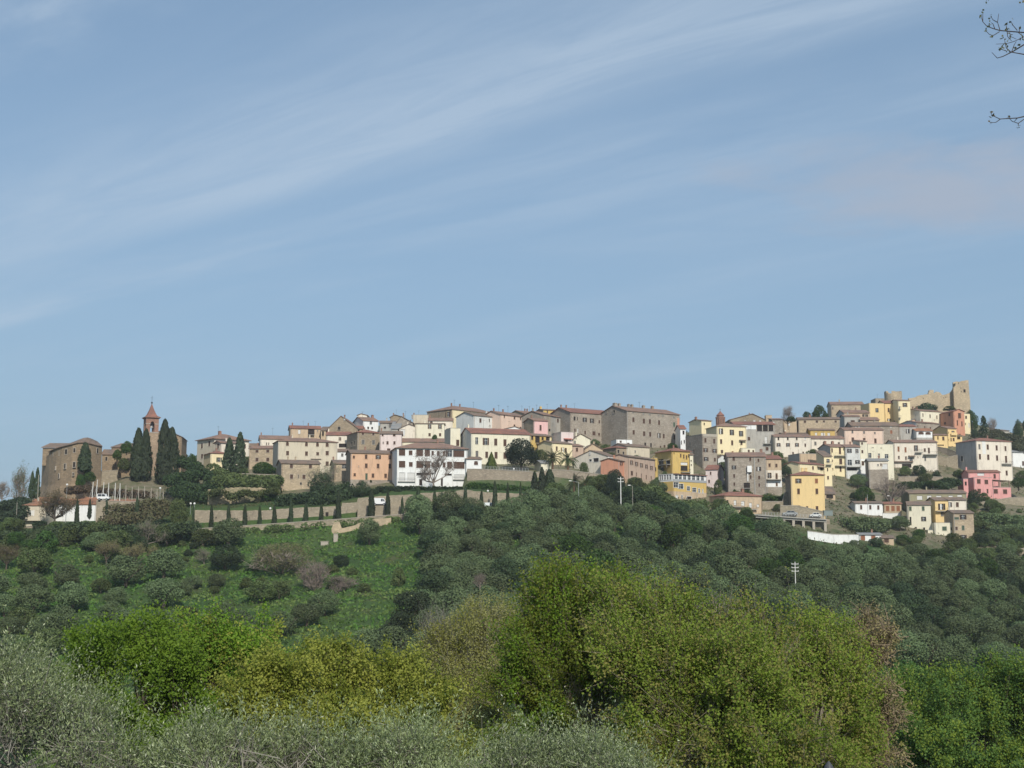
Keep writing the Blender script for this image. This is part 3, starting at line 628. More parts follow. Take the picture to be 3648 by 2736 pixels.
B('D', 'peach-pink skyline house with small square windows', 672, 280, 977, 318, 560, 'peach', roof='eave', rm='tile', W=[('s', 304, 725, 16, 34), ('s', 330, 858, 22, 34), ('s', 337, 938, 18, 30), ('s', 430, 858, 22, 30), ('s', 462, 938, 22, 34)], ch=[700, 820], ant=2, dep=9, pitch=19)
B('D', 'small white dormer house in front of the peach-pink skyline house', 430, 278, 672, 322, 420, 'pcream', roof='shed', rm='tile', W=[('l', 295, 555, 60, 26)], dep=4, yaw=26)
B('D', 'little white gable poking up behind the long cream house roof', 735, 470, 960, 492, 620, 'white', roof='gable', rm='brown', pk=(860, 436), dep=6, yaw=14)
B('D', 'slim bright pink tower house with a brown stone flank', 1112, 360, 1296, 372, 660, 'rose', side=977, roof='eave', rm='tile', scol='sbrown', W=[('s', 457, 1200, 26, 72)], dep=8, ch=[1150], pitch=16)
g = B('D', 'ochre house with dark arcaded loggias right of the round tree', 1066, 556, 1345, 596, 870, 'ochre', roof='eave', rm='brown', W=[('l', 585, 1092, 26, 50), ('l', 606, 1160, 60, 86), ('l', 600, 1228, 30, 40), ('l', 622, 1302, 64, 96), ('o', 720, 1180, 22, 60), ('k', 730, 1232, 14, 44), ('s', 740, 1292, 24, 40)], dep=8, yaw=32, pitch=14, found=6)
balcony(g, 1140, 1340, 660); balcony(g, 1150, 1330, 782)
g = B('D', 'pale pink gable house with a red awning above the palms', 1470, 512, 1632, 530, 740, 'ppink', side=1345, roof='flat', W=[('s', 636, 1542, 34, 50)], scol='pcream', dep=9)
awning(g, 1503, 1608, 606, dp=.9, mat=AWN)
B('D', 'cream gable house with small windows adjoining the pale pink house', 1633, 602, 1852, 612, 760, 'cream', roof='gable', rm='brown', pk=(1727, 532), W=[('g', 648, 1652, 22, 40), ('m', 590, 1668, 12, 16)], yaw=8, dep=10)
B('D', 'pale yellow house with sagging brown roof right above the palms', 1352, 655, 1616, 700, 960, 'lyellow', roof='eave', rm='brown', W=[('s', 732, 1413, 24, 60), ('s', 745, 1474, 14, 56), ('w', 745, 1500, 20, 60), ('s', 750, 1532, 26, 56)], dep=8, yaw=34, pitch=13, found=6)
B('D', 'narrow dusty pink house beside the pale yellow one above the palms', 1617, 694, 1765, 712, 900, 'tpink', roof='eave', rm='tile', W=[('s', 745, 1679, 30, 50)], dep=8, pitch=14)
B('D', 'dark stone house with small windows left of the red-roofed palazzo', 1232, 284, 1393, 312, 620, 'sgrey', roof='eave', rm='tile', W=[('O', 388, 1363, 22, 54), ('l', 490, 1330, 50, 34)], dep=10, ant=1, ch=[1130 + 110], pitch=18)
B('D', 'grey plastered house joined to the left side of the red-roofed palazzo', 1396, 312, 1590, 345, 640, 'grey', roof='eave', rm='tile', W=[('s', 362, 1428, 24, 50), ('s', 386, 1562, 46, 54)], dep=9, pitch=15)
B('D', 'small ochre box house poking up on the skyline beside a round chimney', 1235, 222, 1437, 250, 400, 'ochre', roof='eave', rm='tile', side=1145, scol='sgrey', W=[('s', 245, 1292, 14, 36), ('s', 264, 1415, 16, 36)], dep=8, ch=[(1178 + 70, .8)], pitch=10)
B('D', 'low brown-roofed stone house on the skyline left of the ochre box', 985, 270, 1235, 318, 440, 'sbrown', roof='eave', rm='tile', dep=10, ch=[1100, 1130], ant=2, yaw=40, pitch=18, W=[('m', 300, 1040)])
g = B('D', 'large stained stone palazzo with a red roof and open shutters on the skyline', 1590, 250, 2160, 318, 680, 'sgrey', side=1312, roof='eave', rm='red', dep=14, pitch=18,
  W=[('k', 335, 1647, 26, 54), ('k', 338, 1685, 12, 44), ('o', 352, 1780, 26, 56), ('o', 364, 1875, 26, 56), ('s', 378, 1972, 20, 44), ('o', 392, 2065, 26, 60), ('s', 490, 1652, 22, 48), ('w', 496, 1692, 16, 60), ('s', 520, 1786, 22, 50), ('s', 530, 1902, 42, 54), ('s', 543, 1969, 26, 36), ('k', 548, 2070, 30, 84)], ch=[1680, 1590], ant=1)
B('D', 'brown plaster gable house below the red-roofed palazzo', 1772, 742, 2018, 752, 900, 'tan', roof='gable', rm='brown', pk=(1885, 662), W=[('m', 755, 1840, 14, 14)], yaw=8, dep=10)
g = B('D', 'white gable house with terrace right of the small leaning tree', 2085, 830, 2213, 868, 1075, 'white', side=1640, roof='eave', rm='brown', dep=14, Y=412, pitch=17, W=[('s', 880, 2115, 10, 66), ('s', 893, 2152, 10, 60)], LW=[('m', 793, 1856, 12, 24), ('l', 880, 1930, 70, 50), ('l', 885, 1855, 36, 30)], scol='pcream', oh=.2, found=6)
B('D', 'small cream gatehouse with gabled roof between the round tree and the palms', 1206, 920, 1338, 998, 1070, 'cream', side=1128, roof='eave', rm='grey', W=[('s', 1015, 1232, 14, 44), ('s', 1022, 1276, 14, 44)], dep=6, Y=400)
# -- E
g = B('E', 'huge grey stone palazzo with a row of chimneys at the top of the town', 490, 232, 1185, 312, 760, 'sgrey', side=145, roof='eave', rm='tile', dep=16, pitch=17,
  W=[('m', 258, 572, 24, 12), ('m', 274, 710, 24, 16), ('m', 284, 790, 24, 14), ('m', 293, 907, 22, 14), ('m', 300, 963, 22, 18), ('m', 320, 1105, 20, 20), ('s', 351, 577, 28, 62), ('s', 369, 714, 30, 66), ('s', 376, 793, 28, 62), ('s', 388, 914, 28, 62), ('e', 415, 1112, 26, 62),
     ('s', 517, 580, 28, 60), ('s', 535, 718, 32, 62), ('s', 543, 797, 28, 62), ('o', 558, 913, 20, 60), ('s', 565, 975, 26, 62), ('s', 580, 1117, 28, 62), ('k', 676, 732, 26, 50), ('k', 690, 808, 22, 60), ('s', 710, 933, 20, 36), ('s', 702, 985, 24, 40), ('k', 712, 1110, 28, 46)],
  LW=[('k', 250, 233, 14, 26), ('k', 242, 328, 24, 34)], ch=[(500, 1.3), (572, .8), (695, .8), (738, .8), (890, .9), (1008, .9)], ant=1, found=6)
strip(g, 1152, 1182, 330, 640, stucco(C_['salmon'], .8), 'pilaster', .05)
B('E', 'low white box house at the foot of the huge grey palazzo', 352, 612, 560, 628, 800, 'white', roof='flat', W=[('s', 640, 410, 24, 28), ('s', 662, 510, 30, 16)], dep=6, yaw=14)
B('E', 'brown stone house with low red roof and two dark windows in the middle', 352, 716, 486, 752, 930, 'sbrown', side=172, roof='hip', rm='red', W=[('k', 768, 380, 26, 44), ('k', 790, 446, 22, 38)], dep=8)
B('E', 'long beige house with sloping eaves above the laundry terrace', 487, 698, 790, 772, 930, 'beige', roof='eave', rm='brown', dep=9, yaw=34, pitch=15, W=[('m', 770, 600)])
B('E', 'narrow salmon house with two upper shutters left of the long dusty pink row', 376, 886, 500, 912, 1160, 'salmon', roof='eave', rm='brown', W=[('O', 926, 417, 16, 50), ('s', 940, 465, 14, 48), ('s', 1066, 478, 16, 40)], dep=6, Y=408, pitch=15)
B('E', 'long dusty pink row house with five open-shuttered windows', 503, 834, 862, 926, 1270, 'tpink', roof='eave', rm='brown', W=[('O', 914, 551, 18, 54), ('O', 932, 617, 18, 54), ('O', 950, 680, 18, 54), ('O', 967, 746, 16, 54), ('O', 985, 811, 16, 54), ('s', 1054, 556, 28, 60), ('k', 1070, 618, 12, 50), ('k', 1086, 684, 12, 54), ('k', 1104, 746, 14, 54), ('k', 1117, 811, 14, 46)], bands=[(1130, 'stan')], dep=6, yaw=56, Y=411, pitch=15)
B('E', 'left ochre wing of the yellow house with a roof terrace', 702, 856, 890, 838, 1080, 'ochre', roof='flat', W=[('k', 850, 845, 14, 20), ('k', 1002, 870, 14, 50)], dep=7, yaw=-8, Y=434)
g = B('E', 'ochre yellow house with red pyramid roof and cluttered balconies', 1080, 756, 1322, 806, 1100, 'ochre', side=862, roof='hip', rm='red', W=[('s', 822, 1198, 16, 52), ('s', 834, 1238, 16, 50), ('s', 845, 1275, 16, 56), ('w', 930, 1243, 92, 40), ('l', 990, 1243, 90, 66), ('k', 790, 1110, 10, 20)], LW=[('l', 910, 940, 70, 80), ('l', 920, 1030, 60, 70), ('l', 1000, 950, 50, 50)], dep=11, pitch=18, ch=[(1300, .5)], oh=.5)
balcony(g, 1195, 1310, 1040); GY = g
balcony(g, 900, 1070, 955, face='L', dp=1.6)
# lattice frame of the glazed terrace
m = MB(); zt = g.hit(1080, 880)[1]
for yv in (1.0, 4.0, 7.0, 10.0):
    m.tube((-1.5, yv, zt - 2.6), (-1.5, yv, zt), .05, .05, 4); m.tube((-1.5, yv, zt), (0, yv, zt + .5), .05, .05, 4)
m.tube((-1.5, 1, zt), (-1.5, 10, zt), .05, .05, 4); m.tube((-1.5, 1, zt - 1.6), (-1.5, 10, zt - 1.6), .04, .04, 4); m.build('terrace_frame', [GALV], g.root)
g = B('E', 'terraced yellow restaurant with a white glazed veranda facing the valley', 1095, 1062, 1538, 1152, 1440, 'white', side=868, roof='flat', dep=6, yaw=40, found=6, bands=[(1160, 'ochre'), (1290, 'tan')], scol=None,
  W=[('g', 1096, (1140, 1192, 1250, 1308, 1366, 1424, 1482), 40, 60), ('g', 1205, 1120, 70, 70), ('g', 1226, 1200, 70, 62), ('g', 1254, 1300, 40, 56), ('g', 1272, 1376, 50, 56), ('g', 1284, 1440, 22, 54), ('g', 1290, 1487, 14, 50), ('w', 1365, 1148, 26, 40), ('k', 1372, 1215, 16, 60), ('k', 1384, 1310, 60, 50), ('k', 1410, 1425, 26, 50)],
  LW=[('g', 1096, (1060, 1025, 990, 955, 920), 26, 62)])
strip(g, 1097, 1536, 1128, 1160, GALV, 'parapet_band', .12); strip(g, 1097, 1536, 1056, 1064, TILE['red'], 'eave_trim', .5)
B('E', 'narrow white house with red tiled roof behind the pale yellow gable', 1192, 470, 1262, 474, 780, 'white', roof='eave', rm='red', W=[('k', 520, 1235, 24, 50), ('k', 650, 1206, 12, 50), ('k', 640, 1246, 14, 44)], yaw=6, dep=8, pitch=22)
B('E', 'pale yellow house with curved gable left of the cream-yellow palazzo', 1470, 362, 1600, 384, 620, 'lyellow', side=1312, roof='eave', rm='tile', W=[('k', 406, 1508, 14, 30)], dep=9, ch=[(1480, .7)], scol='lyellow', pitch=10)
g = B('E', 'tall grey stone tower house with a white-railed roof terrace', 1480, 542, 1670, 566, 1010, 'sgrey', side=1262, roof='flat', dep=11, found=6, W=[('s', 622, 1522, 28, 62), ('s', 633, 1638, 28, 64), ('O', 750, 1526, 28, 48), ('O', 760, 1642, 28, 48), ('o', 867, 1531, 30, 50), ('s', 876, 1646, 26, 48)], LW=[('y', 670, 1321, 20, 50), ('s', 764, 1372, 20, 44)])
strip(g, 1482, 1668, 535, 572, TRIM, 'parapet', .1)
B('E', 'slim cream house wedged right of the yellow pyramid-roofed house', 1318, 812, 1362, 820, 1090, 'cream', roof='shed', rm='brown', W=[('s', 890, 1335, 16, 20), ('s', 945, 1338, 16, 20)], yaw=8, dep=6)
g = B('E', 'tall cream-yellow palazzo with three arched open windows on its top floor', 1670, 434, 2060, 470, 830, 'lyellow', side=1532, roof='hip', rm='tile', dep=11, pitch=16, W=[('o', 503, 1726, 28, 74), ('o', 518, 1870, 28, 72), ('o', 534, 1991, 26, 72), ('s', 638, 1729, 26, 62), ('s', 655, 1874, 26, 64), ('s', 660, 1996, 26, 46), ('s', 770, 1740, 30, 44), ('r', 781, 1879, 24, 32)], scol='lyellow')
awning(g, 1965, 2050, 626, dp=1.0)
# -- F
B('F', 'broad stone gable house on the skyline right of the small bell tower', 442, 422, 1002, 422, 620, 'sbrown', roof='gable', rm='tile', pk=(797, 322), yaw=0, dep=14, W=[('w', 428, 830, 34, 26), ('w', 422, 922, 30, 30), ('w', 430, 684, 26, 12)], ch=[800])
g = B('F', 'tall grey plaster house with a white top floor and an open roof loggia', 512, 495, 1148, 498, 960, 'grey', roof='eave', rm='red', yaw=2, dep=10, pitch=16, W=[('l', 556, 1000, 270, 96), ('s', 545, 753, 40, 50), ('s', 720, 743, 36, 54), ('w', 742, 1012, 42, 104), ('s', 880, 1030, 42, 54)], found=6)
strip(g, 530, 856, 500, 572, stucco(C_['white'], .5), 'upper_plaster', .03); balcony(g, 970, 1082, 800); 
for x_ in (862, 955, 1045, 1130): strip(g, x_ - 6, x_ + 6, 508, 600, TRIM, 'loggia_column', .08)
B('F', 'small cream square turret on the roof of the stone gable house', 1010, 352, 1104, 348, 480, 'tan', side=990, roof='flat', dep=5)
B('F', 'narrow stone house with a white window behind the peach courtyard', 1108, 418, 1275, 412, 760, 'sgrey', roof='shed', rm='tile', W=[('w', 472, 1132, 32, 44)], yaw=-2, dep=9, pitch=8)
B('F', 'plain tan house with pale window and slanting shadow', 1282, 434, 1495, 432, 720, 'tan', roof='shed', rm='brown', W=[('w', 490, 1380, 30, 54)], yaw=-3, dep=9, pitch=6)
B('F', 'long rubble stone house with five small dark windows under a brown roof', 1522, 418, 2175, 434, 700, 'stan', side=1490, roof='eave', rm='brown', W=[('s', 452, (1626, 1815), 34, 34), ('s', 448, 1926, 34, 28), ('s', 450, 2110, 32, 30)], ch=[(1728, .7)], ant=2, dep=9, pitch=15)
B('F', 'low ochre house with three white windows', 1705, 588, 2095, 586, 720, 'ochre', roof='eave', rm='tan' if False else 'brown', W=[('w', 645, 1802, 34, 46), ('w', 650, 1898, 44, 52), ('w', 650, 2002, 44, 46)], yaw=0, dep=7, pitch=16)
B('F', 'long low cream attic roof above the three-storey blush house', 1265, 640, 1650, 640, 800, 'cream', roof='eave', rm='brown', yaw=0, dep=6, pitch=10)
g = B('F', 'three-storey blush cream house with parked cars at its foot', 1152, 690, 1716, 692, 1015, 'pcream', roof='eave', rm='tile', W=[('k', 713, 1208, 24, 48), ('k', 715, 1355, 24, 46), ('k', 717, 1497, 24, 44), ('w', 722, 1629, 24, 44), ('O', 817, (1210, 1358, 1500), 30, 54), ('s', 822, 1631, 24, 50), ('s', 938, 1217, 24, 40), ('s', 948, 1438, 24, 40), ('s', 940, 1598, 24, 30)], yaw=3, dep=9, pitch=16)
B('F', 'blush cream house with one grey shutter right of the three-storey one', 1717, 718, 2240, 726, 1000, 'pcream', roof='eave', rm='tile', W=[('y', 796, 1790, 34, 60), ('s', 790, 1925, 34, 30), ('s', 790, 2160, 30, 30), ('s', 920, 1795, 34, 40)], ch=[1990], ant=1, yaw=3, dep=9, pitch=17)
g = B('F', 'cream terrace annex with two brown doors right of the cream-yellow palazzo', 622, 872, 838, 870, 1030, 'cream', side=562, roof='flat', W=[('s', 926, 741, 30, 66), ('s', 930, 812, 24, 60)], dep=7)
g = B('F', 'large grey stone tenement with a white drain pipe and many shutters', 408, 1004, 1008, 1030, 1620, 'sgrey', side=358, roof='eave', rm='tile', dep=11, pitch=17, found=6,
  W=[('s', 1040, 503, 38, 60), ('s', 1046, 764, 34, 52), ('s', 1060, 893, 32, 54), ('o', 1172, 507, 36, 60), ('o', 1196, 898, 34, 66), ('s', 1308, 510, 32, 60), ('s', 1326, 770, 32, 60), ('s', 1332, 905, 34, 60), ('s', 1437, 513, 30, 56), ('s', 1451, 906, 30, 52), ('l', 1458, 710, 100, 90)], ch=[(970, .8)])
strip(g, 818, 834, 1020, 1600, CONC, 'drain_pipe', .18); strip(g, 712, 782, 1150, 1250, stucco(C_['white'], .5), 'closet_bay', .9); balcony(g, 640, 766, 1500); strip(g, 714, 732, 1265, 1395, WHITE, 'flue', .3); GT = g
B('F', 'small pale grey gable house left of the large stone tenement', 255, 1030, 388, 1030, 1200, 'lgrey', roof='gable', rm='brown', pk=(330, 968), yaw=4, dep=8)
g = B('F', 'narrow house with tan upper floor and white balcony floor beside the tenement', 1010, 1038, 1252, 1040, 1560, 'tan', roof='eave', rm='red', dep=9, yaw=4, pitch=17, Y=GT.Y + 3, bands=[(1218, 'pcream'), (1385, 'white'), (1480, 'sgrey')], W=[('s', 1138, 1068, 32, 54), ('s', 1143, 1176, 32, 52), ('o', 1300, 1068, 30, 84), ('s', 1312, 1180, 30, 90), ('s', 1440, 1182, 26, 54)], ch=[(1170, .7)], found=6)
balcony(g, 1018, 1250, 1362, dp=1.4)
B('F', 'small pale pink house with a red roof right of the restaurant', 60, 1207, 243, 1192, 1480, 'ppink', side=345, roof='eave', rm='red', W=[('s', 1265, 140, 24, 50), ('s', 1392, 116, 26, 46)], dep=8, pitch=22, found=6)
g = B('F', 'blank-walled grey and tan house left of the balcony houses', 1540, 955, 1915, 985, 1300, 'tan', roof='flat', yaw=14, dep=9, scol='grey', W=[])
g = B('F', 'cream house with pale columns and a red roof above the square yellow house', 1530, 1110, 1925, 1142, 1540, 'lyellow', roof='eave', rm='red', dep=6, pitch=14, W=[('s', 1182, 1752, 28, 56), ('l', 1195, 1888, 44, 54)])
awning(g, 1815, 1925, 1168, dp=1.0)
g = B('F', 'slim pale yellow tower house with a small high balcony', 1925, 1000, 2045, 1010, 1500, 'lyellow', roof='shed', rm='brown', dep=8, yaw=6, W=[('g', 1070, 1990, 50, 60), ('k', 1208, 1983, 20, 50), ('s', 1336, 1990, 28, 56)])
balcony(g, 1955, 2040, 1130)
g = B('F', 'tall square yellow house with four rows of shutters above the elevated road', 1402, 1292, 1927, 1290, 1975, 'yellow', side=1312, roof='hip', rm='red', scol='sbrown', dep=10, pitch=15, found=3,
  W=[('O', 1385, 1523, 46, 72), ('r', 1386, 1808, 46, 72), ('s', 1550, 1525, 44, 86), ('s', 1550, 1813, 44, 86), ('a', 1804, 1528, 50, 70), ('s', 1826, 1662, 30, 84), ('s', 1822, 1817, 42, 80)], ch=[(1440, .8), (1725, .7)]); GQ = g
# -- G
B('G', 'old stone house with weathered roof left of the large yellow house', 268, 626, 780, 628, 820, 'stan', side=205, roof='eave', rm='tile', W=[('s', 684, 296, 18, 40)], dep=10, pitch=19)
B('G', 'whitewashed gable wall among the brown roofs', 270, 724, 472, 700, 860, 'white', roof='shed', rm='tile', yaw=-10, dep=7, scol='sgrey', side=None)
B('G', 'pinkish stone house with wide brown roof left of the large yellow house', 470, 752, 872, 752, 960, 'tan', side=355, roof='eave', rm='tile', W=[('o', 797, 804, 44, 38)], dep=9, pitch=19, scol='dgrey')
B('G', 'square ruined stone block below the round ruined tower', 968, 530, 1110, 524, 640, 'sbrown', roof='flat', yaw=0, dep=8, ant=1)
B('G', 'large mustard yellow house stepping up below the round ruined tower', 865, 604, 1100, 602, 930, 'yellow', side=735, roof='flat', W=[('g', 715, 992, 48, 66)], dep=9, scol='yellow')
B('G', 'mustard yellow corner house with red roof below the round ruined tower', 1102, 602, 1322, 602, 940, 'yellow', roof='eave', rm='red', W=[('s', 712, 1175, 30, 64), ('o', 866, 1184, 30, 40)], yaw=4, dep=9, pitch=19, Y=depth(3160, 1505))
g = B('G', 'pale yellow house with two small corner balconies and open shutters', 1322, 562, 1512, 566, 930, 'lyellow', roof='eave', rm='tile', W=[('O', 631, 1432, 36, 64), ('g', 680, 1340, 20, 50)], yaw=4, dep=10, pitch=10)
balcony(g, 1322, 1362, 696); balcony(g, 1322, 1362, 836)
g = B('G', 'ivory row house with grey gable and narrow windows below the ruin', 1667, 722, 2012, 786, 980, 'cream', side=1403, roof='eave', rm='tile', W=[('s', 790, 1716, 16, 54), ('s', 808, 1828, 16, 54), ('s', 824, 1936, 14, 54), ('m', 868, 1895, 10, 22)], LW=[('k', 826, 1444, 34, 44)], ch=[1700, 1760], dep=11, ant=1, scol='pcream', pitch=13)
g = B('J', 'salmon orange house with steep gable front below the castle ruin', 817, 914, 1034, 938, 1360, 'salmon', side=440, roof='gable', rm='red', pk=(925, 868), W=[('s', 1000, 940, 56, 100), ('s', 1142, 900, 22, 104), ('s', 1160, 988, 22, 100)], LW=[('s', 980, 742, 34, 60), ('s', 1150, 655, 36, 50)], dep=16)
B('J', 'narrow pale yellow house attached right of the salmon orange house', 1036, 962, 1148, 1010, 1390, 'lyellow', roof='flat', W=[('s', 1032, 1070, 36, 60), ('s', 1162, 1055, 14, 40), ('w', 1190, 1130, 24, 90)], yaw=24, dep=9, Y=depth(3445, 1540) - 3)
B('G', 'grey plaster house with a brown shutter below the pinkish stone house', 476, 812, 722, 812, 1010, 'grey', roof='eave', rm='tile', W=[('s', 887, 610, 64, 30)], yaw=0, dep=8, pitch=14)
B('G', 'low stone house with two tiny windows right of the grey plaster house', 728, 868, 1025, 872, 1010, 'stan', roof='eave', rm='tile', W=[('s', 890, 835, 32, 20), ('s', 895, 945, 30, 18)], yaw=0, dep=8, pitch=20)
g = B('G', 'long grey-beige stone house with white ringed small windows and a rust shutter', 592, 958, 1338, 958, 1230, 'sgrey', roof='eave', rm='brown', W=[('w', 966, 712, 26, 40), ('w', 964, 660, 26, 36), ('m', 966, 1014, 22, 26), ('w', 972, 1213, 26, 24), ('r', 1058, 1218, 36, 56)], yaw=0, dep=10, pitch=20)
B('G', 'grey rendered house with black shutters left of the white loggia', 1340, 968, 1602, 972, 1230, 'dgrey' if False else 'grey', roof='eave', rm='red', W=[('o', 1045, 1476, 26, 66), ('o', 1052, 1562, 20, 60), ('o', 1198, 1500, 24, 30), ('o', 1198, 1585, 24, 30)], yaw=2, dep=9, pitch=14)
g = B('G', 'white arched loggia house with a rust red roof', 1607, 1040, 1862, 1044, 1260, 'white', roof='eave', rm='orange', W=[('a', 1074, 1686, 84, 44), ('a', 1078, 1796, 84, 44), ('s', 1206, 1725, 66, 38)], bands=[(1145, 'grey')], yaw=2, dep=8, pitch=18)
B('G', 'dark stone row house with small openings behind the white arched loggia', 1610, 905, 1972, 966, 1120, 'sgrey', side=1370, roof='eave', rm='tile', W=[('s', 965, 1635, 18, 36), ('s', 980, 1745, 18, 40), ('s', 1000, 1833, 20, 44)], dep=9, pitch=12, scol='lgrey')
B('G', 'small apricot gable wall between grey roofs below the ivory row house', 1490, 892, 1610, 892, 960, 'orange', roof='gable', rm='grey', pk=(1585, 845), yaw=4, dep=6)
g = B('J', 'bright yellow house with a mustard gable at the right end of the town', 707, 1252, 878, 1282, 1600, 'yellow', side=405, roof='eave', rm='tile', W=[('s', 1333, 715, 10, 40), ('O', 1328, 812, 28, 60), ('s', 1475, 714, 10, 36), ('s', 1470, 775, 20, 70), ('s', 1470, 826, 36, 66), ('s', 1625, 800, 34, 50)], dep=11, scol='yellow', pitch=14)
balcony(g, 760, 876, 1380, dp=.8, solid=True, mat=stucco(C_['yellow'], .2)); GZ = g
B('J', 'low bright yellow house with grey tiled roof and two brown shutters', 440, 1384, 704, 1402, 1580, 'yellow', roof='eave', rm='tile', W=[('s', 1436, 515, 26, 66), ('s', 1450, 622, 44, 72), ('l', 1580, 560, 150, 20)], dep=6, yaw=6, pitch=13, Y=GZ.Y - 4)
B('J', 'small yellow annex with open corner balcony beside the bright yellow house', 880, 1400, 992, 1430, 1580, 'yellow', roof='shed', rm='tile', W=[('l', 1440, 925, 60, 50)], yaw=18, dep=6, pitch=6, Y=GZ.Y + 5)
g = B('G', 'peach cream three-storey house with small attic windows', 477, 1025, 1092, 1030, 1290, 'peach', roof='eave', rm='tile', W=[('y', 1056, 605, 28, 46), ('y', 1064, 788, 30, 44), ('y', 1074, 958, 26, 36), ('s', 1180, 611, 42, 72), ('s', 1170, 791, 42, 36), ('s', 1196, 967, 38, 74)], yaw=2, dep=10, pitch=15)
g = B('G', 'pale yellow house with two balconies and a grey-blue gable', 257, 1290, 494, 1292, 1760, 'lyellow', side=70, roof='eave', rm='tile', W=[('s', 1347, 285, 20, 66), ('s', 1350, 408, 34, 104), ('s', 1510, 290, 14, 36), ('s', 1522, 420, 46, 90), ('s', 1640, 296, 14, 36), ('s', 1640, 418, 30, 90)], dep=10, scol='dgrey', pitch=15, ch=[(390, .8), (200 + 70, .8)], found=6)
balcony(g, 315, 492, 1432, dp=1.1); balcony(g, 330, 494, 1590, dp=1.1); GB = g
g = B('G', 'white-grey house with green-black shutters in the row of balcony houses', 496, 1294, 722, 1298, 1740, 'lgrey', roof='eave', rm='tile', W=[('o', 1353, 557, 34, 64), ('O', 1356, 676, 22, 62), ('g', 1537, 562, 66, 84), ('o', 1530, 684, 34, 58), ('l', 1645, 600, 150, 40)], dep=9, yaw=4, Y=GB.Y, pitch=15, found=6)
balcony(g, 520, 730, 1606, dp=1.3)
B('G', 'tall cream beige house with three small windows in the balcony row', 722, 1205, 830, 1208, 1700, 'cream', roof='shed', rm='tile', W=[('s', 1238, 757, 28, 36), ('s', 1366, 761, 28, 50), ('s', 1550, 770, 40, 64)], dep=8, yaw=4, Y=GB.Y + 2, bands=[(1485, 'white')], pitch=8, found=6)
g = B('G', 'plain cream flat-roofed house with a wide double window', 832, 1250, 1246, 1262, 1640, 'cream', roof='flat', W=[('m', 1302, 925, 34, 10), ('m', 1310, 1060, 26, 10), ('g', 1426, 880, 46, 74), ('g', 1432, 1023, 26, 68), ('g', 1438, 1143, 56, 66)], dep=10, yaw=4, Y=GB.Y + 3, found=6)
B('G', 'cream annex with white enclosed porch below the flat-roofed cream house', 858, 1512, 1165, 1522, 1760, 'pcream', side=808, roof='eave', rm='grey', W=[('m', 1578, 1008, 22, 32), ('s', 1572, 1060, 32, 40), ('w', 1600, 1118, 90, 84)], dep=6, Y=GB.Y - 9, scol='sgrey', bands=[(1650, 'sgrey')], found=6)
g = B('G', 'long pale cream house with balconies and rust-brown shutters', 1252, 1222, 1942, 1278, 1660, 'pcream', side=1135, roof='eave', rm='tile', dep=11, found=6, pitch=14,
  W=[('r', 1326, 1331, 28, 82), ('r', 1338, 1442, 28, 82), ('O', 1312, 1606, 30, 90), ('s', 1342, 1746, 28, 56), ('s', 1350, 1810, 30, 90), ('s', 1459, 1337, 24, 52), ('s', 1469, 1448, 24, 54), ('g', 1500, 1530, 50, 80), ('s', 1455, 1637, 12, 30), ('y', 1480, 1752, 24, 70), ('l', 1590, 1460, 150, 60)])
balcony(g, 1590, 1700, 1380); balcony(g, 1720, 1938, 1412, dp=1.5); awning(g, 1485, 1590, 1442, dp=1.2); awning(g, 1260, 1560, 1530, dp=.8)
# -- I
g = B('I', 'big grey-white four-storey house with stained plaster at the right edge', 1580, 108, 2047, 152, 660, 'pcream', side=1322, roof='hip', rm='red', dep=12, pitch=14, found=5, bands=[(440, 'grey')] if False else (),
  W=[('y', 190, 1626, 26, 66), ('s', 194, 1735, 26, 66), ('s', 205, 1852, 26, 66), ('s', 214, 1968, 24, 64), ('s', 320, 1632, 28, 70), ('s', 328, 1742, 30, 70), ('s', 338, 1858, 28, 72), ('s', 356, 1976, 26, 92), ('s', 535, 1984, 28, 64)], LW=[('k', 348, 1396, 28, 70)], scol='dgrey')  # left wall coloured dark grey, its shade painted into the plaster
balcony(g, 1915, 2045, 415); strip(g, 1660, 1705, 118, 285, WHITE, 'whitewash_patch', .02)
YPK = depth(3048 + 1670 / 3.6867, 1540 + 862 / 3.6867)
g = B('I', 'upper storey of the pink villa with a wide white terrace window', 1480, 527, 1897, 533, 700, 'pink', side=1395, roof='eave', rm='red', dep=8, pitch=14, W=[('w', 552, 1645, 92, 42), ('s', 578, 1826, 30, 58)], ch=[(1500, .5)], Y=YPK + 10)
g = B('I', 'pink villa with small dark windows and flat terraces at the right', 1550, 596, 1792, 606, 870, 'pink', side=1410, roof='flat', dep=9, Y=YPK, W=[('s', 645, 1618, 46, 60), ('s', 652, 1717, 46, 56), ('s', 770, 1624, 44, 56), ('s', 774, 1733, 22, 60)], scol='pink')
g2 = B('I', 'low pink terrace wing with covered veranda at the far right', 1794, 724, 2040, 734, 880, 'pink', roof='flat', dep=8, yaw=6, Y=YPK + 1, W=[('s', 776, 1840, 52, 60), ('s', 780, 1964, 52, 58)])
m = MB(); zt = g2.hit(1794, 620)[1]; zb_ = g2.H + .12
m.slab([(.2, .3, zt), (g2.w - .3, .3, zt - .3), (g2.w - .3, 6, zt - .3), (.2, 6, zt)], .15)
for xx in (.3, g2.w * .38, g2.w - .5): m.box(xx, xx + .3, .3, .6, zb_, zt - .46)
m.build('veranda_roof', [TILE['brown']], g2.root)
B('I', 'slim pink stair turret at the left of the pink villa', 1415, 612, 1476, 614, 800, 'pink', roof='flat', dep=5, yaw=4, Y=YPK - 2, W=[('k', 672, 1446, 26, 50)])
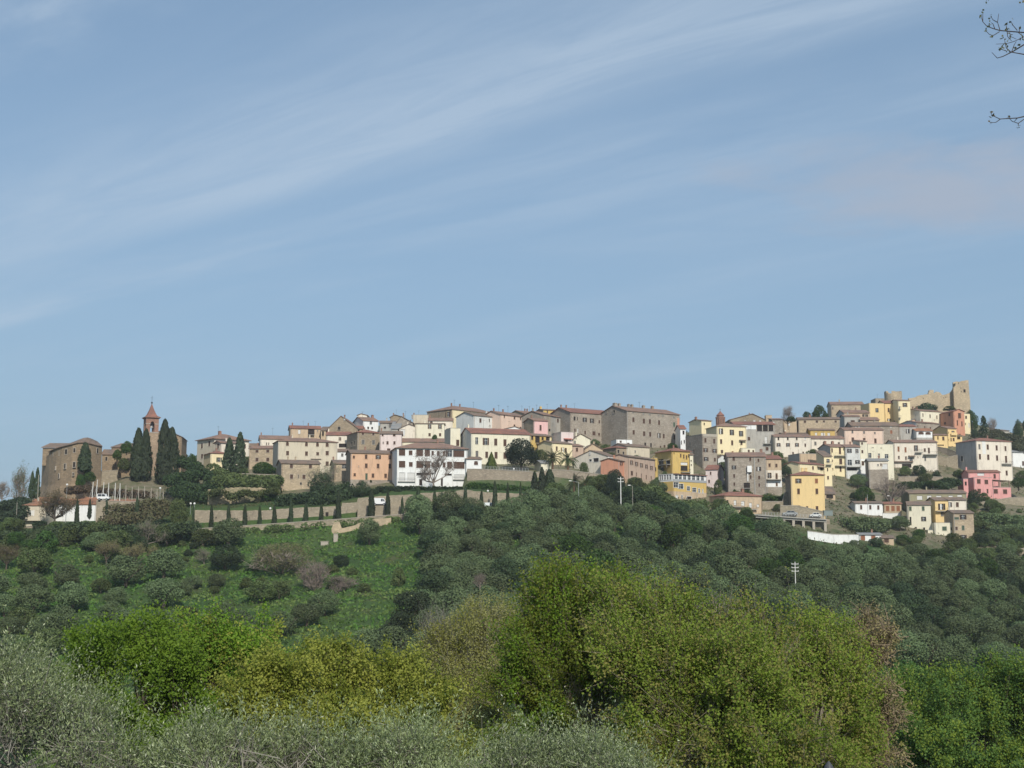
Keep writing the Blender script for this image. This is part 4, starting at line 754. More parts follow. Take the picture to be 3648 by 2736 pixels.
B('I', 'long olive-khaki flat block with white roller blinds and a brown roof', 702, 800, 1455, 800, 1060, 'khaki', roof='eave', rm='orange' if False else 'brown', yaw=0, dep=9, pitch=15, W=[('w', 860, 843, 72, 58), ('w', 868, 970, 60, 82), ('w', 846, 1094, 70, 32), ('w', 843, 1250, 56, 30), ('w', 834, 1368, 66, 30)], Y=434)
g = B('I', 'pale cream three-storey house with green shutters at lower right', 682, 955, 985, 957, 1330, 'cream', side=660, roof='eave', rm='brown', dep=9, pitch=15, W=[('e', 1003, 718, 34, 58), ('e', 1002, 888, 34, 58), ('k', 1165, 723, 22, 110), ('o', 1138, 895, 32, 58), ('k', 1260, 791, 24, 34), ('k', 1271, 900, 26, 40)], Y=418)
GL = g
g = B('I', 'narrow ochre yellow house with a balcony squeezed between cream ones', 1042, 894, 1213, 894, 1240, 'yellow', roof='eave', rm='brown', dep=8, pitch=15, yaw=2, Y=424, W=[('o', 978, 1131, 46, 84), ('y', 1075, 1138, 40, 56)])
balcony(g, 1045, 1212, 1035, dp=1.2, rail=True)
B('I', 'cream grey house with dark shutters right of the narrow ochre house', 1215, 890, 1448, 890, 1240, 'pcream', roof='eave', rm='brown', dep=8, pitch=14, yaw=2, Y=424, W=[('o', 950, 1243, 22, 60), ('s', 950, 1336, 36, 60), ('o', 1100, 1248, 20, 60)])
g = B('I', 'ivory lower house with green shutters and a parapet terrace', 1036, 1190, 1285, 1180, 1510, 'cream', roof='flat', dep=6, yaw=-2, Y=413, W=[('e', 1265, 1167, 60, 56), ('k', 1268, 1255, 18, 40), ('e', 1388, 1173, 38, 52), ('g', 1388, 1088, 40, 54), ('l', 1478, 1200, 100, 40)])
B('I', 'ivory lean-to wing with sloping top left of the parapet terrace house', 950, 1285, 1036, 1240, 1500, 'cream', roof='flat', dep=6, yaw=-2, Y=414, W=[('s', 1390, 1010, 30, 44)])
B('I', 'tan stone corner house with a brown roof at lower right', 1282, 1062, 1547, 1062, 1510, 'stan', roof='eave', rm='brown', dep=8, yaw=2, Y=411, pitch=14, W=[('o', 1113, 1412, 42, 60), ('e', 1130, 1320, 64, 30), ('e', 1255, 1412, 34, 60), ('s', 1262, 1325, 30, 44), ('o', 1375, 1415, 42, 50), ('l', 1460, 1390, 90, 20)])
B('I', 'low white cottage with three windows beside the tall utility pole', -8, 932, 355, 934, 1085, 'white', side=-78, roof='eave', rm='brown', dep=6, pitch=13, W=[('s', 985, 73, 30, 58), ('s', 985, 193, 28, 58), ('s', 988, 298, 30, 58)], scol='lgrey')  # left end wall: shade put into the white as light grey
g = B('I', 'reddish wooden shed behind a white yard wall', 372, 938, 600, 936, 1110, 'tan', roof='eave', rm='red', dep=5, yaw=0, pitch=14, W=[('r', 1000, (420, 490, 560), 44, 70)])
B('I', 'low white shed with two rust-coloured doors at the edge of the olive grove', 48, 1345, 335, 1345, 1445, 'white', roof='eave', rm='grey', dep=5, yaw=0, pitch=12, W=[('r', 1388, (96, 233), 58, 66)])
B('I', 'small tan shed with a brown roof beside the white shed', 342, 1388, 500, 1386, 1490, 'tan', roof='eave', rm='brown', dep=5, yaw=0, pitch=16, W=[('s', 1420, 405, 60, 52)])
B('I', 'grey hipped shed tucked between cream house and gardens', 510, 1205, 640, 1205, 1260, 'grey', roof='hip', rm='grey', dep=5, yaw=0, pitch=28)
# -- H
g = B('H', 'long tan house with white balcony doors beside the olive grove', 300, 424, 790, 496, 690, 'tan', side=105, roof='hip', rm='red', dep=9, pitch=16, found=5, W=[('k', 502, 338, 22, 34), ('w', 520, 438, 34, 64), ('w', 530, 540, 44, 60), ('w', 552, 641, 38, 66), ('w', 560, 738, 32, 40)], ch=[(770, .8)])
balcony(g, 398, 520, 572); balcony(g, 598, 715, 604)
B('H', 'small open-fronted shed with a brown roof right of the square yellow house', 1618, 402, 1752, 404, 480, 'tan', roof='shed', rm='brown', dep=5, yaw=0, pitch=26, W=[('l', 440, 1680, 90, 44)])
B('J', 'little grey hut with slanting dark roof on the right-hand ridge', 1755, 1292, 1925, 1330, 1372, 'grey', roof='shed', rm='brown', dep=5, pitch=10, yaw=18, W=[('k', 1330, 1790, 40, 40)])
B('J', 'stone house corner cut off by the right edge of the picture', 2160, 1185, 2300, 1185, 1420, 'stan', roof='eave', rm='brown', dep=8, yaw=0)
B('I', 'small white house behind trees at the right margin', 2050, 262, 2300, 318, 460, 'white', roof='shed', rm='grey', dep=8, pitch=10, yaw=14, W=[('s', 410, 2200, 26, 60)])
B('Z', 'cream house with orange roof glimpsed through the big tree in front', 1995, 2424, 2100, 2424, 2600, 'cream', roof='eave', rm='orange', dep=7, yaw=0, Y=110, W=[('s', 2470, 2050)], found=1)
# ------------------------------------------------------------------ castle, church tower, ruins, walls
def open_mesh(w, h, arch=False):
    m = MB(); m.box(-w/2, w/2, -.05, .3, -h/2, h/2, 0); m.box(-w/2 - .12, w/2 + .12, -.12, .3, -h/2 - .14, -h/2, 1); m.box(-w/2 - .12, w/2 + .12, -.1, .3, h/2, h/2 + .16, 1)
    m.box(-w/2 - .12, -w/2, -.08, .3, -h/2, h/2, 1); m.box(w/2, w/2 + .12, -.08, .3, -h/2, h/2, 1); return m
CAST = wallmat('scast')
fa = lambda x: x / 3.16; fy = lambda y: 1400 + y / 3.16
cp_ = [(478, 720, 424), (545, 702, 415), (556, 668, 413), (600, 642, 410), (640, 624, 408), (700, 606, 406), (760, 590, 405), (820, 575, 404), (882, 560, 404), (945, 556, 405), (1000, 566, 407), (1070, 585, 410), (1150, 602, 414)]
top = [P(fa(x), fy(y), Y) for x, y, Y in cp_]
croot = empty('castle', (top[8].x, top[8].y, ground(top[8].x, top[8].y)))
tag(croot, 'brown stone castle with a curved battered front and small dark windows on the left spur', 'castle')
o0 = Vector(croot.location); cen = Vector((top[6].x + 2, 424, 0))
m = MB(); rings = []
for t_ in top:
    out = Vector((t_.x - cen.x, t_.y - cen.y, 0)).normalized(); zg = ground(t_.x, t_.y) - 2.5
    b_ = Vector((t_.x, t_.y, zg)) + out * 1.5; mid = Vector((t_.x, t_.y, zg + (t_.z - zg) * .42)); rings.append((t_ - o0, mid - o0, b_ - o0))
for r1, r2 in zip(rings, rings[1:]):
    for k_ in (0, 1): m.poly([r1[k_], r1[k_+1], r2[k_+1], r2[k_]])
bk = [P(fa(1150), fy(602), 430) - o0, P(fa(900), fy(540), 436) - o0, P(fa(520), fy(700), 436) - o0]
allp = [r[0] for r in rings] + bk
for a_, b_ in zip([rings[-1][0]] + bk, bk + [rings[0][0]]): m.poly([a_, b_, b_ - Vector((0, 0, 18)), a_ - Vector((0, 0, 18))])
m.build('wall', [CAST], croot)
m = MB(); ed = []
for t_ in top[2:]:
    out = Vector((t_.x - cen.x, t_.y - cen.y, 0)).normalized(); ed.append((t_ + out * .5 + Vector((0, 0, .12)) - o0, t_ - out * 6.5 + Vector((0, 0, 2.1)) - o0, t_ - out * 13 + Vector((0, 0, .3)) - o0))
for a_, b_ in zip(ed, ed[1:]): m.slab([a_[0], b_[0], b_[1], a_[1]], .22); m.slab([a_[1], b_[1], b_[2], a_[2]], .22)
ro = m.build('roof', [TILE['brown']], croot)
m = MB(); q_ = P(fa(978), fy(552), 410) - o0; m.box(q_.x - .5, q_.x + .5, q_.y, q_.y + 1, q_.z - 1, q_.z + .9); m.build('chimney', [CAST], ro)
m = MB(); q_ = P(fa(630), fy(640), 418) - o0; m.box(q_.x - 4.2, q_.x + 6, q_.y, q_.y + 8, q_.z - 5, q_.z + .6); q_.z += .6
m.build('rear_block', [CAST], croot); m = MB(); m.slab([(q_.x - 4.6, q_.y - .4, q_.z + .22), (q_.x + 6.4, q_.y - .4, q_.z + .22), (q_.x + 5, q_.y + 4, q_.z + 1.9), (q_.x - 3.4, q_.y + 4, q_.z + 1.9)], .2); m.build('rear_roof', [TILE['brown']], croot)
for wx, wy, ww, hh in ((745, 662, .9, 1.5), (838, 645, .6, 1.3), (668, 678, .5, 1.3), (598, 690, .4, 1.0), (743, 825, .6, 1.5), (840, 808, .7, 1.6), (676, 935, .5, 1.3), (830, 915, .4, .9), (636, 848, .35, 1.0), (1097, 650, .9, 1.5), (1020, 700, .4, .6)):
    for c0, c1 in zip(cp_, cp_[1:]):
        if c0[0] <= wx <= c1[0]:
            t_ = (wx - c0[0]) / (c1[0] - c0[0]); Yw = c0[2] + t_ * (c1[2] - c0[2]); q_ = P(fa(wx), fy(wy), Yw)
            a0, a1 = P(fa(c0[0]), fy(700), c0[2]), P(fa(c1[0]), fy(700), c1[2]); an = math.atan2(a1.y - a0.y, a1.x - a0.x)
            sh = 0.0 if wy < 790 else .45
            q_ = q_ + Vector((math.sin(an), -math.cos(an), 0)) * sh
            open_mesh(ww, hh).build('window', [DARK, TRIM], croot, q_ - o0, an)
# slender brick bell tower
def bell_tower():
    Y = 430.0; a = math.radians(27); A = P(fa(1640), fy(480), Y); zg = ground(A.x, A.y) - 1
    s = 4.1; r = empty('bell_tower', (A.x, A.y, zg), a); tag(r, 'tall square brick bell tower with pointed red spire and one bell among the cypresses', 'bell tower')
    Z = lambda y: E(fy(y)) * Y - zg
    zb, zl, zs, zc, za = Z(445), Z(430), Z(345), Z(282), Z(108)
    wl, wr = s * .62, s     # left flank, right face
    m = MB(); m.box(0, wr, 0, wr, 0, zb); m.build('shaft', [stone((0.36, 0.27, 0.19), (0.28, 0.21, .15))], r)
    m = MB(); m.box(-.15, wr + .15, -.15, wr + .15, zb, zb + .25); m.build('string_course', [TRIM], r)
    m = MB(); ow = wr * .34; c = wr / 2; z0, z1 = zb + .25, zc
    for ax, ay in ((0, 0), (wr, 0), (wr, wr), (0, wr)):
        x0, x1 = (0, c - ow/2) if ax == 0 else (c + ow/2, wr); y0, y1 = (0, c - ow/2) if ay == 0 else (c + ow/2, wr); m.box(x0, x1, y0, y1, z0, z1)
    ztop = z0 + (z1 - z0) * .62
    for k in range(7):      # stepped arch heads on the four faces
        t0, t1 = k / 7, (k + 1) / 7; hgt = ztop + math.sqrt(max(0, 1 - (t1 * 2 - 1) ** 2 if k > 3 else 1 - (t0 * 2 - 1) ** 2 if k < 3 else 1)) * ow / 2
        xa, xb = c - ow/2 + ow * t0, c - ow/2 + ow * t1
        m.box(xa, xb, 0.01, c - ow/2, hgt, z1 - .01); m.box(xa, xb, c + ow/2, wr - .01, hgt, z1 - .01); m.box(.01, c - ow/2, xa, xb, hgt, z1 - .01); m.box(c + ow/2, wr - .01, xa, xb, hgt, z1 - .01)
    m.build('belfry', [BRICK], r)
    m = MB(); m.box(-.08, wr + .08, -.08, wr + .08, zs - .1, zs + .1) if False else None
    for x0, x1, y0, y1 in ((-.08, c - ow/2, -.08, 0), (c + ow/2, wr + .08, -.08, 0), (-.08, 0, 0, c - ow/2), (-.08, 0, c + ow/2, wr + .08)): m.box(x0, x1, y0, y1, zs - .1, zs + .12)
    m.build('impost_band', [TRIM], r)
    b = MB(); b.lathe([(0.05, z0 + 2.9), (.32, z0 + 2.8), (.42, z0 + 2.2), (.72, z0 + 1.6), (.70, z0 + 1.52)], 12, 0, c, c); b.box(c - .06, c + .06, c - ow, c + ow, z0 + 2.9, z0 + 3.05); b.build('bell', [GALV], r)
    m = MB(); m.box(-.25, wr + .25, -.25, wr + .25, zc, zc + .2); m.box(-.5, wr + .5, -.5, wr + .5, zc + .2, zc + .42); m.build('cornice', [BRICK], r)
    m = MB(); pr = [(.5 * wr + .55, 0), (.5 * wr * .82, .10), (.5 * wr * .62, .24), (.5 * wr * .30, .60), (.04, 1.0)]; L = za - zc - .42
    lv = [[(c + sx * q, c + sy * q, zc + .42 + L * t) for sx, sy in ((-1, -1), (1, -1), (1, 1), (-1, 1))] for q, t in pr]
    for u, v in zip(lv, lv[1:]):
        for k in range(4): m.poly([u[k], u[(k+1) % 4], v[(k+1) % 4], v[k]])
    m.build('spire', [TILE['red']], r)
    m = MB(); m.lathe([(.02, za - .1), (.32, za + .15), (.32, za + .35), (.02, za + .62)], 8, 0, c, c); m.tube((c, c, za + .5), (c, c, za + 2.6), .05, .04, 5); m.tube((c - .4, c, za + 1.9), (c + .4, c, za + 1.9), .04, .04, 5); m.build('finial', [IRON], r)
bell_tower()
def small_tower():
    Y = 508.0; q = P(2100 + 1720 / 3.6867, 1400 + 400 / 3.6867, Y); zg = ground(q.x, q.y) - 1
    r = empty('church_tower', (q.x, q.y, zg)); tag(r, 'small octagonal brick church tower with a pointed cap on the skyline', 'church tower')
    Z = lambda y: E(1400 + y / 3.6867) * Y - zg
    def ring(R, z, n=8): return [(R * math.cos(math.pi / 8 + 2 * math.pi * k / n), R * math.sin(math.pi / 8 + 2 * math.pi * k / n), z) for k in range(n)]
    m = MB()
    def loft(l):
        for u, v in zip(l, l[1:]):
            for k in range(8): m.poly([u[k], u[(k+1) % 8], v[(k+1) % 8], v[k]])
    R = 1.8; loft([ring(R, 0), ring(R, Z(318)), ring(R * .8, Z(316)), ring(R * .8, Z(295))]); m.build('drum', [BRICK], r)
    m = MB(); loft([ring(R * 1.1, Z(330)), ring(R * 1.1, Z(318)), ring(R * .82, Z(316))]); m.build('cornice', [BRICK], r)
    m = MB(); loft([ring(R * .95, Z(296)), ring(R * .5, Z(270)), ring(.05, Z(236))]); m.build('spire', [TILE['red']], r)
    m = MB(); m.tube((0, 0, Z(238)), (0, 0, Z(205)), .07, .05, 5); m.tube((-.4, 0, Z(218)), (.4, 0, Z(218)), .05, .05, 4); m.build('cross', [IRON], r)
    for an in (-112.5, -67.5, -22.5, -157.5):
        t = math.radians(an); open_mesh(.8, 1.8).build('window', [DARK, BRICK], r, (R * .925 * math.cos(t), R * .925 * math.sin(t), Z(372)), t + math.pi / 2)
small_tower()
RUIN = stone((0.46, 0.37, 0.25), (0.34, 0.28, 0.20), .3)
def jag(poly, n, amp, rnd):
    out = []
    for (x0, y0), (x1, y1) in zip(poly, poly[1:]):
        k = max(1, int(math.hypot(x1 - x0, y1 - y0) / n))
        for i in range(k):
            t = i / k; out.append((x0 + (x1 - x0) * t + (rnd.uniform(-amp, amp) if i else 0), y0 + (y1 - y0) * t + (rnd.uniform(-amp, amp) if i else 0)))
    out.append(poly[-1]); return out
def ruin():
    rnd = random.Random(5); Y = 598.0; jx = lambda x: 3248 + x / 5.53; jy = lambda y: 1300 + y / 5.53
    q = P(jx(1000), jy(880), Y); r = empty('castle_ruin', (q.x, q.y, q.z)); tag(r, 'ruined castle tower and broken curtain wall of pale stone crowning the right end', 'castle ruin')
    def wall(outline, Y, t, name, base=980, mat=RUIN):
        m = MB(); pts = [P(jx(x), jy(y), Y) - q for x, y in outline]; b0 = P(jx(outline[0][0]), jy(base), Y) - q; b1 = P(jx(outline[-1][0]), jy(base), Y) - q
        n = len(pts)
        for a, b in zip(pts, pts[1:]):
            za, zb = b0.z, b1.z
            f = [(a.x, a.y, za), (b.x, b.y, za), tuple(b), tuple(a)]; m.poly(f); m.poly([(x, y + t, z) for x, y, z in f]); m.poly([tuple(a), tuple(b), (b.x, b.y + t, b.z), (a.x, a.y + t, a.z)])
        for e in (pts[0], pts[-1]): m.poly([(e.x, e.y, b0.z), tuple(e), (e.x, e.y + t, e.z), (e.x, e.y + t, b0.z)])
        return m.build(name, [mat], r)
    o = wall(jag([(-60, 655), (60, 640), (150, 600), (330, 575), (345, 500), (380, 488), (430, 492), (440, 560), (480, 525), (560, 545), (600, 590), (680, 580), (760, 545), (800, 500), (822, 450)], 22, 5, rnd), Y + 3, 1.4, 'curtain_wall', 1020)
    wall(jag([(822, 450), (870, 400), (925, 375), (945, 335), (1000, 312), (1060, 303), (1118, 300)], 22, 4, rnd) + [(1135, 560), (1150, 700)], Y, 1.3, 'tower_front', 1020)
    m = MB(); a = P(jx(1116), jy(302), Y) - q; zb = P(jx(1150), jy(1020), Y).z - q.z; c = P(jx(1150), jy(720), Y) - q
    m.poly([tuple(a), (a.x, a.y + 7, a.z - .3), (a.x + .6, a.y + 7, zb), (c.x, c.y, zb)]); m.poly([(a.x - 1.2, a.y + 1.4, a.z), (a.x - 1.2, a.y + 7, a.z - .3), (a.x - 1.2, a.y + 7, zb), (a.x - 1.2, a.y + 1.4, zb)]); m.poly([tuple(a), (a.x - 1.2, a.y, a.z), (a.x - 1.2, a.y + 7, a.z - .3), (a.x, a.y + 7, a.z - .3)])
    m.build('tower_side', [RUIN], r)
    wall([(815, 345), (830, 338), (880, 325), (950, 335), (1000, 330), (1110, 330)], Y + 6.5, 1.0, 'tower_rear', 1020)
    m = MB(); a = P(jx(817), jy(350), Y + 6.5) - q; m.box(a.x, a.x + 1.0, a.y - 3.0, a.y - .01, zb, a.z - .6); m.build('tower_flank', [RUIN], r)
    open_mesh(.9, 1.35).build('window', [DARK, RUIN], r, P(jx(1040), jy(510), Y) - q)
    for x, y in ((968, 458), (975, 525), (630, 650), (672, 640), (230, 660)):
        m = MB(); m.box(-.16, .16, -.03, .2, -.25, .25); m.build('putlog_hole', [DARK], r, P(jx(x), jy(y), Y if x > 822 else Y + 3) - q)
ruin()
def round_ruin():
    Y = 606.0; gx = lambda x: 2900 + x / 4.424; gy = lambda y: 1300 + y / 4.424; q = P(gx(1248), gy(530), Y); R = 3.95; zg = ground(q.x, q.y) - 1 - q.z
    m = MB(); rnd = random.Random(3); n = 28; zt = P(gx(1248), gy(412), Y).z - q.z; ts = [zt - .9 * abs(math.sin(k * 1.7) * math.sin(k * .6 + 1)) - rnd.random() * .4 - (.8 if k in (3, 4, 11, 17, 18, 24) else 0) for k in range(n)]
    for k in range(n):
        a0, a1 = 2*math.pi*k/n, 2*math.pi*(k+1)/n; t = ts[k]
        for rr in (R, R - .9): m.poly([(rr*math.cos(a0), rr*math.sin(a0), zg), (rr*math.cos(a1), rr*math.sin(a1), zg), (rr*math.cos(a1), rr*math.sin(a1), t), (rr*math.cos(a0), rr*math.sin(a0), t)])
        m.poly([(R*math.cos(a0), R*math.sin(a0), t), (R*math.cos(a1), R*math.sin(a1), t), ((R-.9)*math.cos(a1), (R-.9)*math.sin(a1), t), ((R-.9)*math.cos(a0), (R-.9)*math.sin(a0), t)])
        for kk, a in ((k, a0),):
            t2 = ts[k-1]; m.poly([(R*math.cos(a), R*math.sin(a), t), ((R-.9)*math.cos(a), (R-.9)*math.sin(a), t), ((R-.9)*math.cos(a), (R-.9)*math.sin(a), t2), (R*math.cos(a), R*math.sin(a), t2)])
    tag(m.build('ruined_tower', [RUIN], None, q), 'round ruined stone tower with a notched rim above the large yellow house', 'ruined tower')
round_ruin()
def wallstrip(name, label, pts, mat, t=0.6, cat='wall', fr='Z', cope=True, to_ground=True):
    ox, oy, s = FR[fr]; Q = [(ox + x / s, oy + a / s, oy + b / s, Y) for x, a, b, Y in pts]; o = P(Q[0][0], Q[0][2], Q[0][3]); m = MB(); L = []
    for px, ya, yb, Y in Q:
        a = P(px, ya, Y) - o; b = P(px, yb, Y) - o
        zb = min(b.z, ground(a.x + o.x, a.y + o.y) - o.z) - 1.0 if to_ground else b.z
        L.append((a, zb))
    for (a, za), (b, zb) in zip(L, L[1:]):
        m.poly([(a.x, a.y, za), (b.x, b.y, zb), tuple(b), tuple(a)]); m.poly([(a.x, a.y + t, za), (b.x, b.y + t, zb), (b.x, b.y + t, b.z), (a.x, a.y + t, a.z)])
        if cope: m.slab([(a.x, a.y - .1, a.z + .15), (b.x, b.y - .1, b.z + .15), (b.x, b.y + t + .1, b.z + .15), (a.x, a.y + t + .1, a.z + .15)], .148, 1)
        else: m.poly([tuple(a), tuple(b), (b.x, b.y + t, b.z), (a.x, a.y + t, a.z)])
    for a, za in (L[0], L[-1]): m.poly([(a.x, a.y, za), (a.x, a.y + t, za), (a.x, a.y + t, a.z), tuple(a)])
    return tag(m.build(name, [mat, TRIM], None, o), label, cat)
WST = stone((0.32, 0.275, 0.205), (0.235, 0.205, 0.15), .7); WSG = stone((0.31, 0.265, 0.205), (0.25, 0.21, 0.165), .5)
G3 = lambda px, Y=366: gpy(px, Y)
rw = [(694, 1817), (871, 1819), (963, 1817), (1045, 1810), (1191, 1803), (1217, 1804), (1219, 1791), (1272, 1789), (1275, 1774), (1333, 1770), (1385, 1765), (1461, 1761), (1480, 1764), (1493, 1758), (1561, 1753), (1664, 1745), (1736, 1754), (1844, 1758), (1905, 1760)]
rng = random.Random(11)
rwd = []
for (a, ya), (b, yb) in zip(rw, rw[1:]):
    n = max(1, int((b - a) / 12))
    for i in range(n): rwd.append((a + (b - a) * i / n, ya + (yb - ya) * i / n + (rng.uniform(-1.2, 1.2) if i else 0)))
rwd.append(rw[-1])
tw = wallstrip('town_wall', 'long uneven rubble retaining wall behind the row of road cypresses', [(x, y, G3(x), 367.0) for x, y in rwd], WST, 1.2, cope=False)
for x, y, w_, h_ in ((1165, 1837, .8, 1.9), (770, 1843, .3, .4), (1611, 1766, .3, .5), (1630, 1767, .3, .5), (1226, 1840, .4, .8), (1680, 1782, .3, .5)):
    open_mesh(w_, h_).build('opening', [DARK, WST], tw, P(x, y, 366.95) - tw.location)
wallstrip('road_parapet', 'low pale parapet along the outer edge of the cypress road', [(x, G3(x) - 1, G3(x) + 14, 359.4) for x in range(690, 1560, 30)], WST, .4)
wallstrip('terrace_wall', 'high smooth stone retaining wall below the long bright cream house', [(x, y, 1230, Y) for x, y, Y in ((236, 1000, 393.5), (430, 1002, 393.8), (640, 1012, 394), (860, 1022, 394), (1110, 1040, 394))], WSG, 1.0, fr='D')
wallstrip('terrace_wall', 'rough stone retaining wall under the palms and the white gable house', [(x, y, 1290, Y) for x, y, Y in ((1112, 1052, 395), (1360, 1010, 396), (1600, 1022, 396), (1850, 1052, 397), (2085, 1085, 398), (2160, 1110, 400))], WSG, 1.0, fr='D')
fo = wallstrip('garden_fence', 'thin pale mesh fence on top of the high smooth stone wall', [(x, 962 + (x - 430) * .055, 1006 + (x - 430) * .035, 393.6) for x in (432, 640)], GALV, .05, 'fence', 'D', False, False) if False else None
def fence(label, x0, x1, ya0, ya1, yb0, yb1, Y, fr='D', n=16):
    ox, oy, s = FR[fr]; m = MB(); o = P(ox + x0 / s, oy + yb0 / s, Y); r = empty('fence', o); tag(r, label, 'fence'); rl = MB(); pa = pb = None
    for i in range(n + 1):
        t = i / n; a = P(ox + (x0 + (x1 - x0) * t) / s, oy + (ya0 + (ya1 - ya0) * t) / s, Y) - o; b = P(ox + (x0 + (x1 - x0) * t) / s, oy + (yb0 + (yb1 - yb0) * t) / s, Y) - o
        k = MB(); k.tube(b, a, .05, .05, 4); k.build('post', [GALV], r)
        if pa: rl.tube(pa, a, .03, .03, 4); rl.tube((pa + pb) / 2, (a + b) / 2, .025, .025, 4); rl.tube(pb + Vector((0, 0, .1)), b + Vector((0, 0, .1)), .025, .025, 4)
        pa, pb = a, b
    rl.build('rail', [GALV], r)
fence('pale metal fence on top of the high smooth stone wall', 434, 1040, 960, 992, 1000, 1030, 393.9)
fence('thin metal guard rail along the elevated parking road', 800, 1640, 640, 690, 678, 718, 396.2, 'H', 22)
wallstrip('castle_road_wall', 'low brown wall under the tan house at the far left edge', [(x, y, y + 60, Y) for x, y, Y in ((-60, 1552, 366), (120, 1528, 366), (330, 1500, 366), (560, 1478, 366))], WSG, .5, fr='A')
wallstrip('parking_wall', 'brick-topped wall right of the white off-road car on the castle slope', [(x, y, 1270, Y) for x, y, Y in ((1085, 1212, 372), (1250, 1218, 372), (1530, 1228, 372))], WST, .5, fr='A')
wallstrip('castle_terrace_wall', 'pale ledge wall at the foot of the stone castle wing', [(x, y, 905, Y) for x, y, Y in ((1100, 885, 421), (1330, 870, 421))], WST, .5, fr='A')
wallstrip('yard_wall', 'white yard wall in front of the reddish wooden shed', [(x, y, 1100, Y) for x, y, Y in ((356, 1062, 425.5), (500, 1062, 425.5), (585, 1058, 425.5))], WHITE, .3, fr='I')
wallstrip('garden_wall', 'grey stone garden wall below the big shrubs of the long pale cream house', [(x, y, 650, Y) for x, y, Y in ((560, 588, 474), (850, 580, 474), (1150, 590, 474))], WSG, .5, fr='I')
wallstrip('garden_wall', 'tan stone terrace wall below the pink villa at the right edge', [(x, y, 1040, Y) for x, y, Y in ((1565, 985, 452), (1640, 920, 456), (1750, 905, 458), (2020, 860, 462), (2300, 850, 462))], WST, .6, fr='I')
wallstrip('garden_wall', 'lower pale terrace wall at the right edge above the olive grove', [(x, y, 1480, Y) for x, y, Y in ((1780, 1395, 418), (2000, 1370, 419), (2300, 1380, 420))], WST, .5, fr='I')
wallstrip('garden_wall', 'lowest pale garden wall at the right margin of the hillside', [(x, y, 1630, Y) for x, y, Y in ((1985, 1540, 402), (2212, 1528, 402), (2350, 1528, 402))], WST, .5, fr='I')
wallstrip('garden_wall', 'stepped stone wall between the tenement and the square yellow house', [(x, y, 640, Y) for x, y, Y in ((795, 505, 409), (1060, 505, 409), (1090, 390, 409.5), (1165, 360, 409.8))], WST, .6, fr='H')
wallstrip('garden_wall', 'ochre rubble bank wall under the square yellow house by the parked cars', [(x, y, 700, Y) for x, y, Y in ((1030, 560, 398.5), (1250, 560, 398.5), (1430, 600, 398.5), (1610, 640, 398.5))], WST, .8, fr='H')
wallstrip('retaining_wall', 'long white retaining wall above the olive trees below the elevated road', [(x, y, 1010, Y) for x, y, Y in ((1390, 892, 383), (1500, 905, 383), (1710, 936, 383), (1850, 940, 384))], stucco(C_['white'], .6), .4, fr='H')
wallstrip('retaining_wall', 'low white wall with a tan cap left of the rust-door shed', [(x, y, 990, Y) for x, y, Y in ((1850, 938, 388), (2060, 940, 388))], stucco(C_['white'], .6), .4, fr='H')
wallstrip('garden_wall', 'narrow grey path wall climbing beside the bright yellow house', [(x, y, 330, Y) for x, y, Y in ((1075, 190, 515), (1200, 215, 512), (1330, 265, 508))], WSG, .4, fr='I')
wallstrip('garden_wall', 'long tan masonry terrace between the big grey-white house and the balcony house', [(x, y, 430, Y) for x, y, Y in ((1080, 300, 497), (1200, 330, 496), (1340, 300, 496))], WST, .6, fr='I')
wallstrip('rock_bank', 'bare tan rock and stone bank below the cream villa', [(x, y + rng.uniform(-5, 8), 1400, Y) for x, y, Y in [(520 + 24 * i, 1268 - 30 * math.sin(i / 40 * 3.1), 383 + i * .12) for i in range(40)]], stone((0.36, 0.29, .19), (0.14, 0.15, .08), .8), 1.5, fr='B', cat='rock bank', cope=False)
wallstrip('villa_wall', 'short white garden wall between the double cypress and the tan stone house', [(x, y, 1130, Y) for x, y, Y in ((880, 1062, 425), (960, 1060, 425), (1200, 1070, 425), (1480, 1078, 425))], WST, .4, fr='B')
lw_ = wallstrip('parking_ledge', 'stone ledge under the white van along the uneven town wall', [(x, 1478, 1560, 364.2) for x in (640, 780, 860, 1000, 1110, 1280)], WST, 2.7, fr='C', cope=False)
# ruined sluice below the road
wallstrip('stone_buttress', 'crumbling pale stone buttress at the end of the road above the bright grass', [(x, y, 140, Y) for x, y, Y in ((150, 60, 352), (165, 20, 352), (200, 15, 352), (215, 60, 352), (300, 40, 353), (340, 20, 353), (420, 0, 354), (540, -10, 354))], RUIN, 1.0, fr='R', cope=False)
for nm, lb, x, y, w_, h_ in (('stone_trough', 'small white square block standing on the path under the crumbling buttress', 103, 172, 1.9, 1.0), ('stone_pillar', 'short white pillar at the foot of the crumbling stone buttress', 176, 152, 1.1, 2.2)):
    px = 1100 + x / 1.8433; py = 1850 + y / 1.8433; Yq = depth(px, py); m = MB(); q_ = P(px, py, Yq); m.box(-w_/2, w_/2, 0, 1.0, -.5, h_); m.box(-w_/2 - .1, w_/2 + .1, -.1, 1.1, h_, h_ + .12)
    tag(m.build(nm, [TRIM], None, q_), lb, nm.replace('stone_', ''))
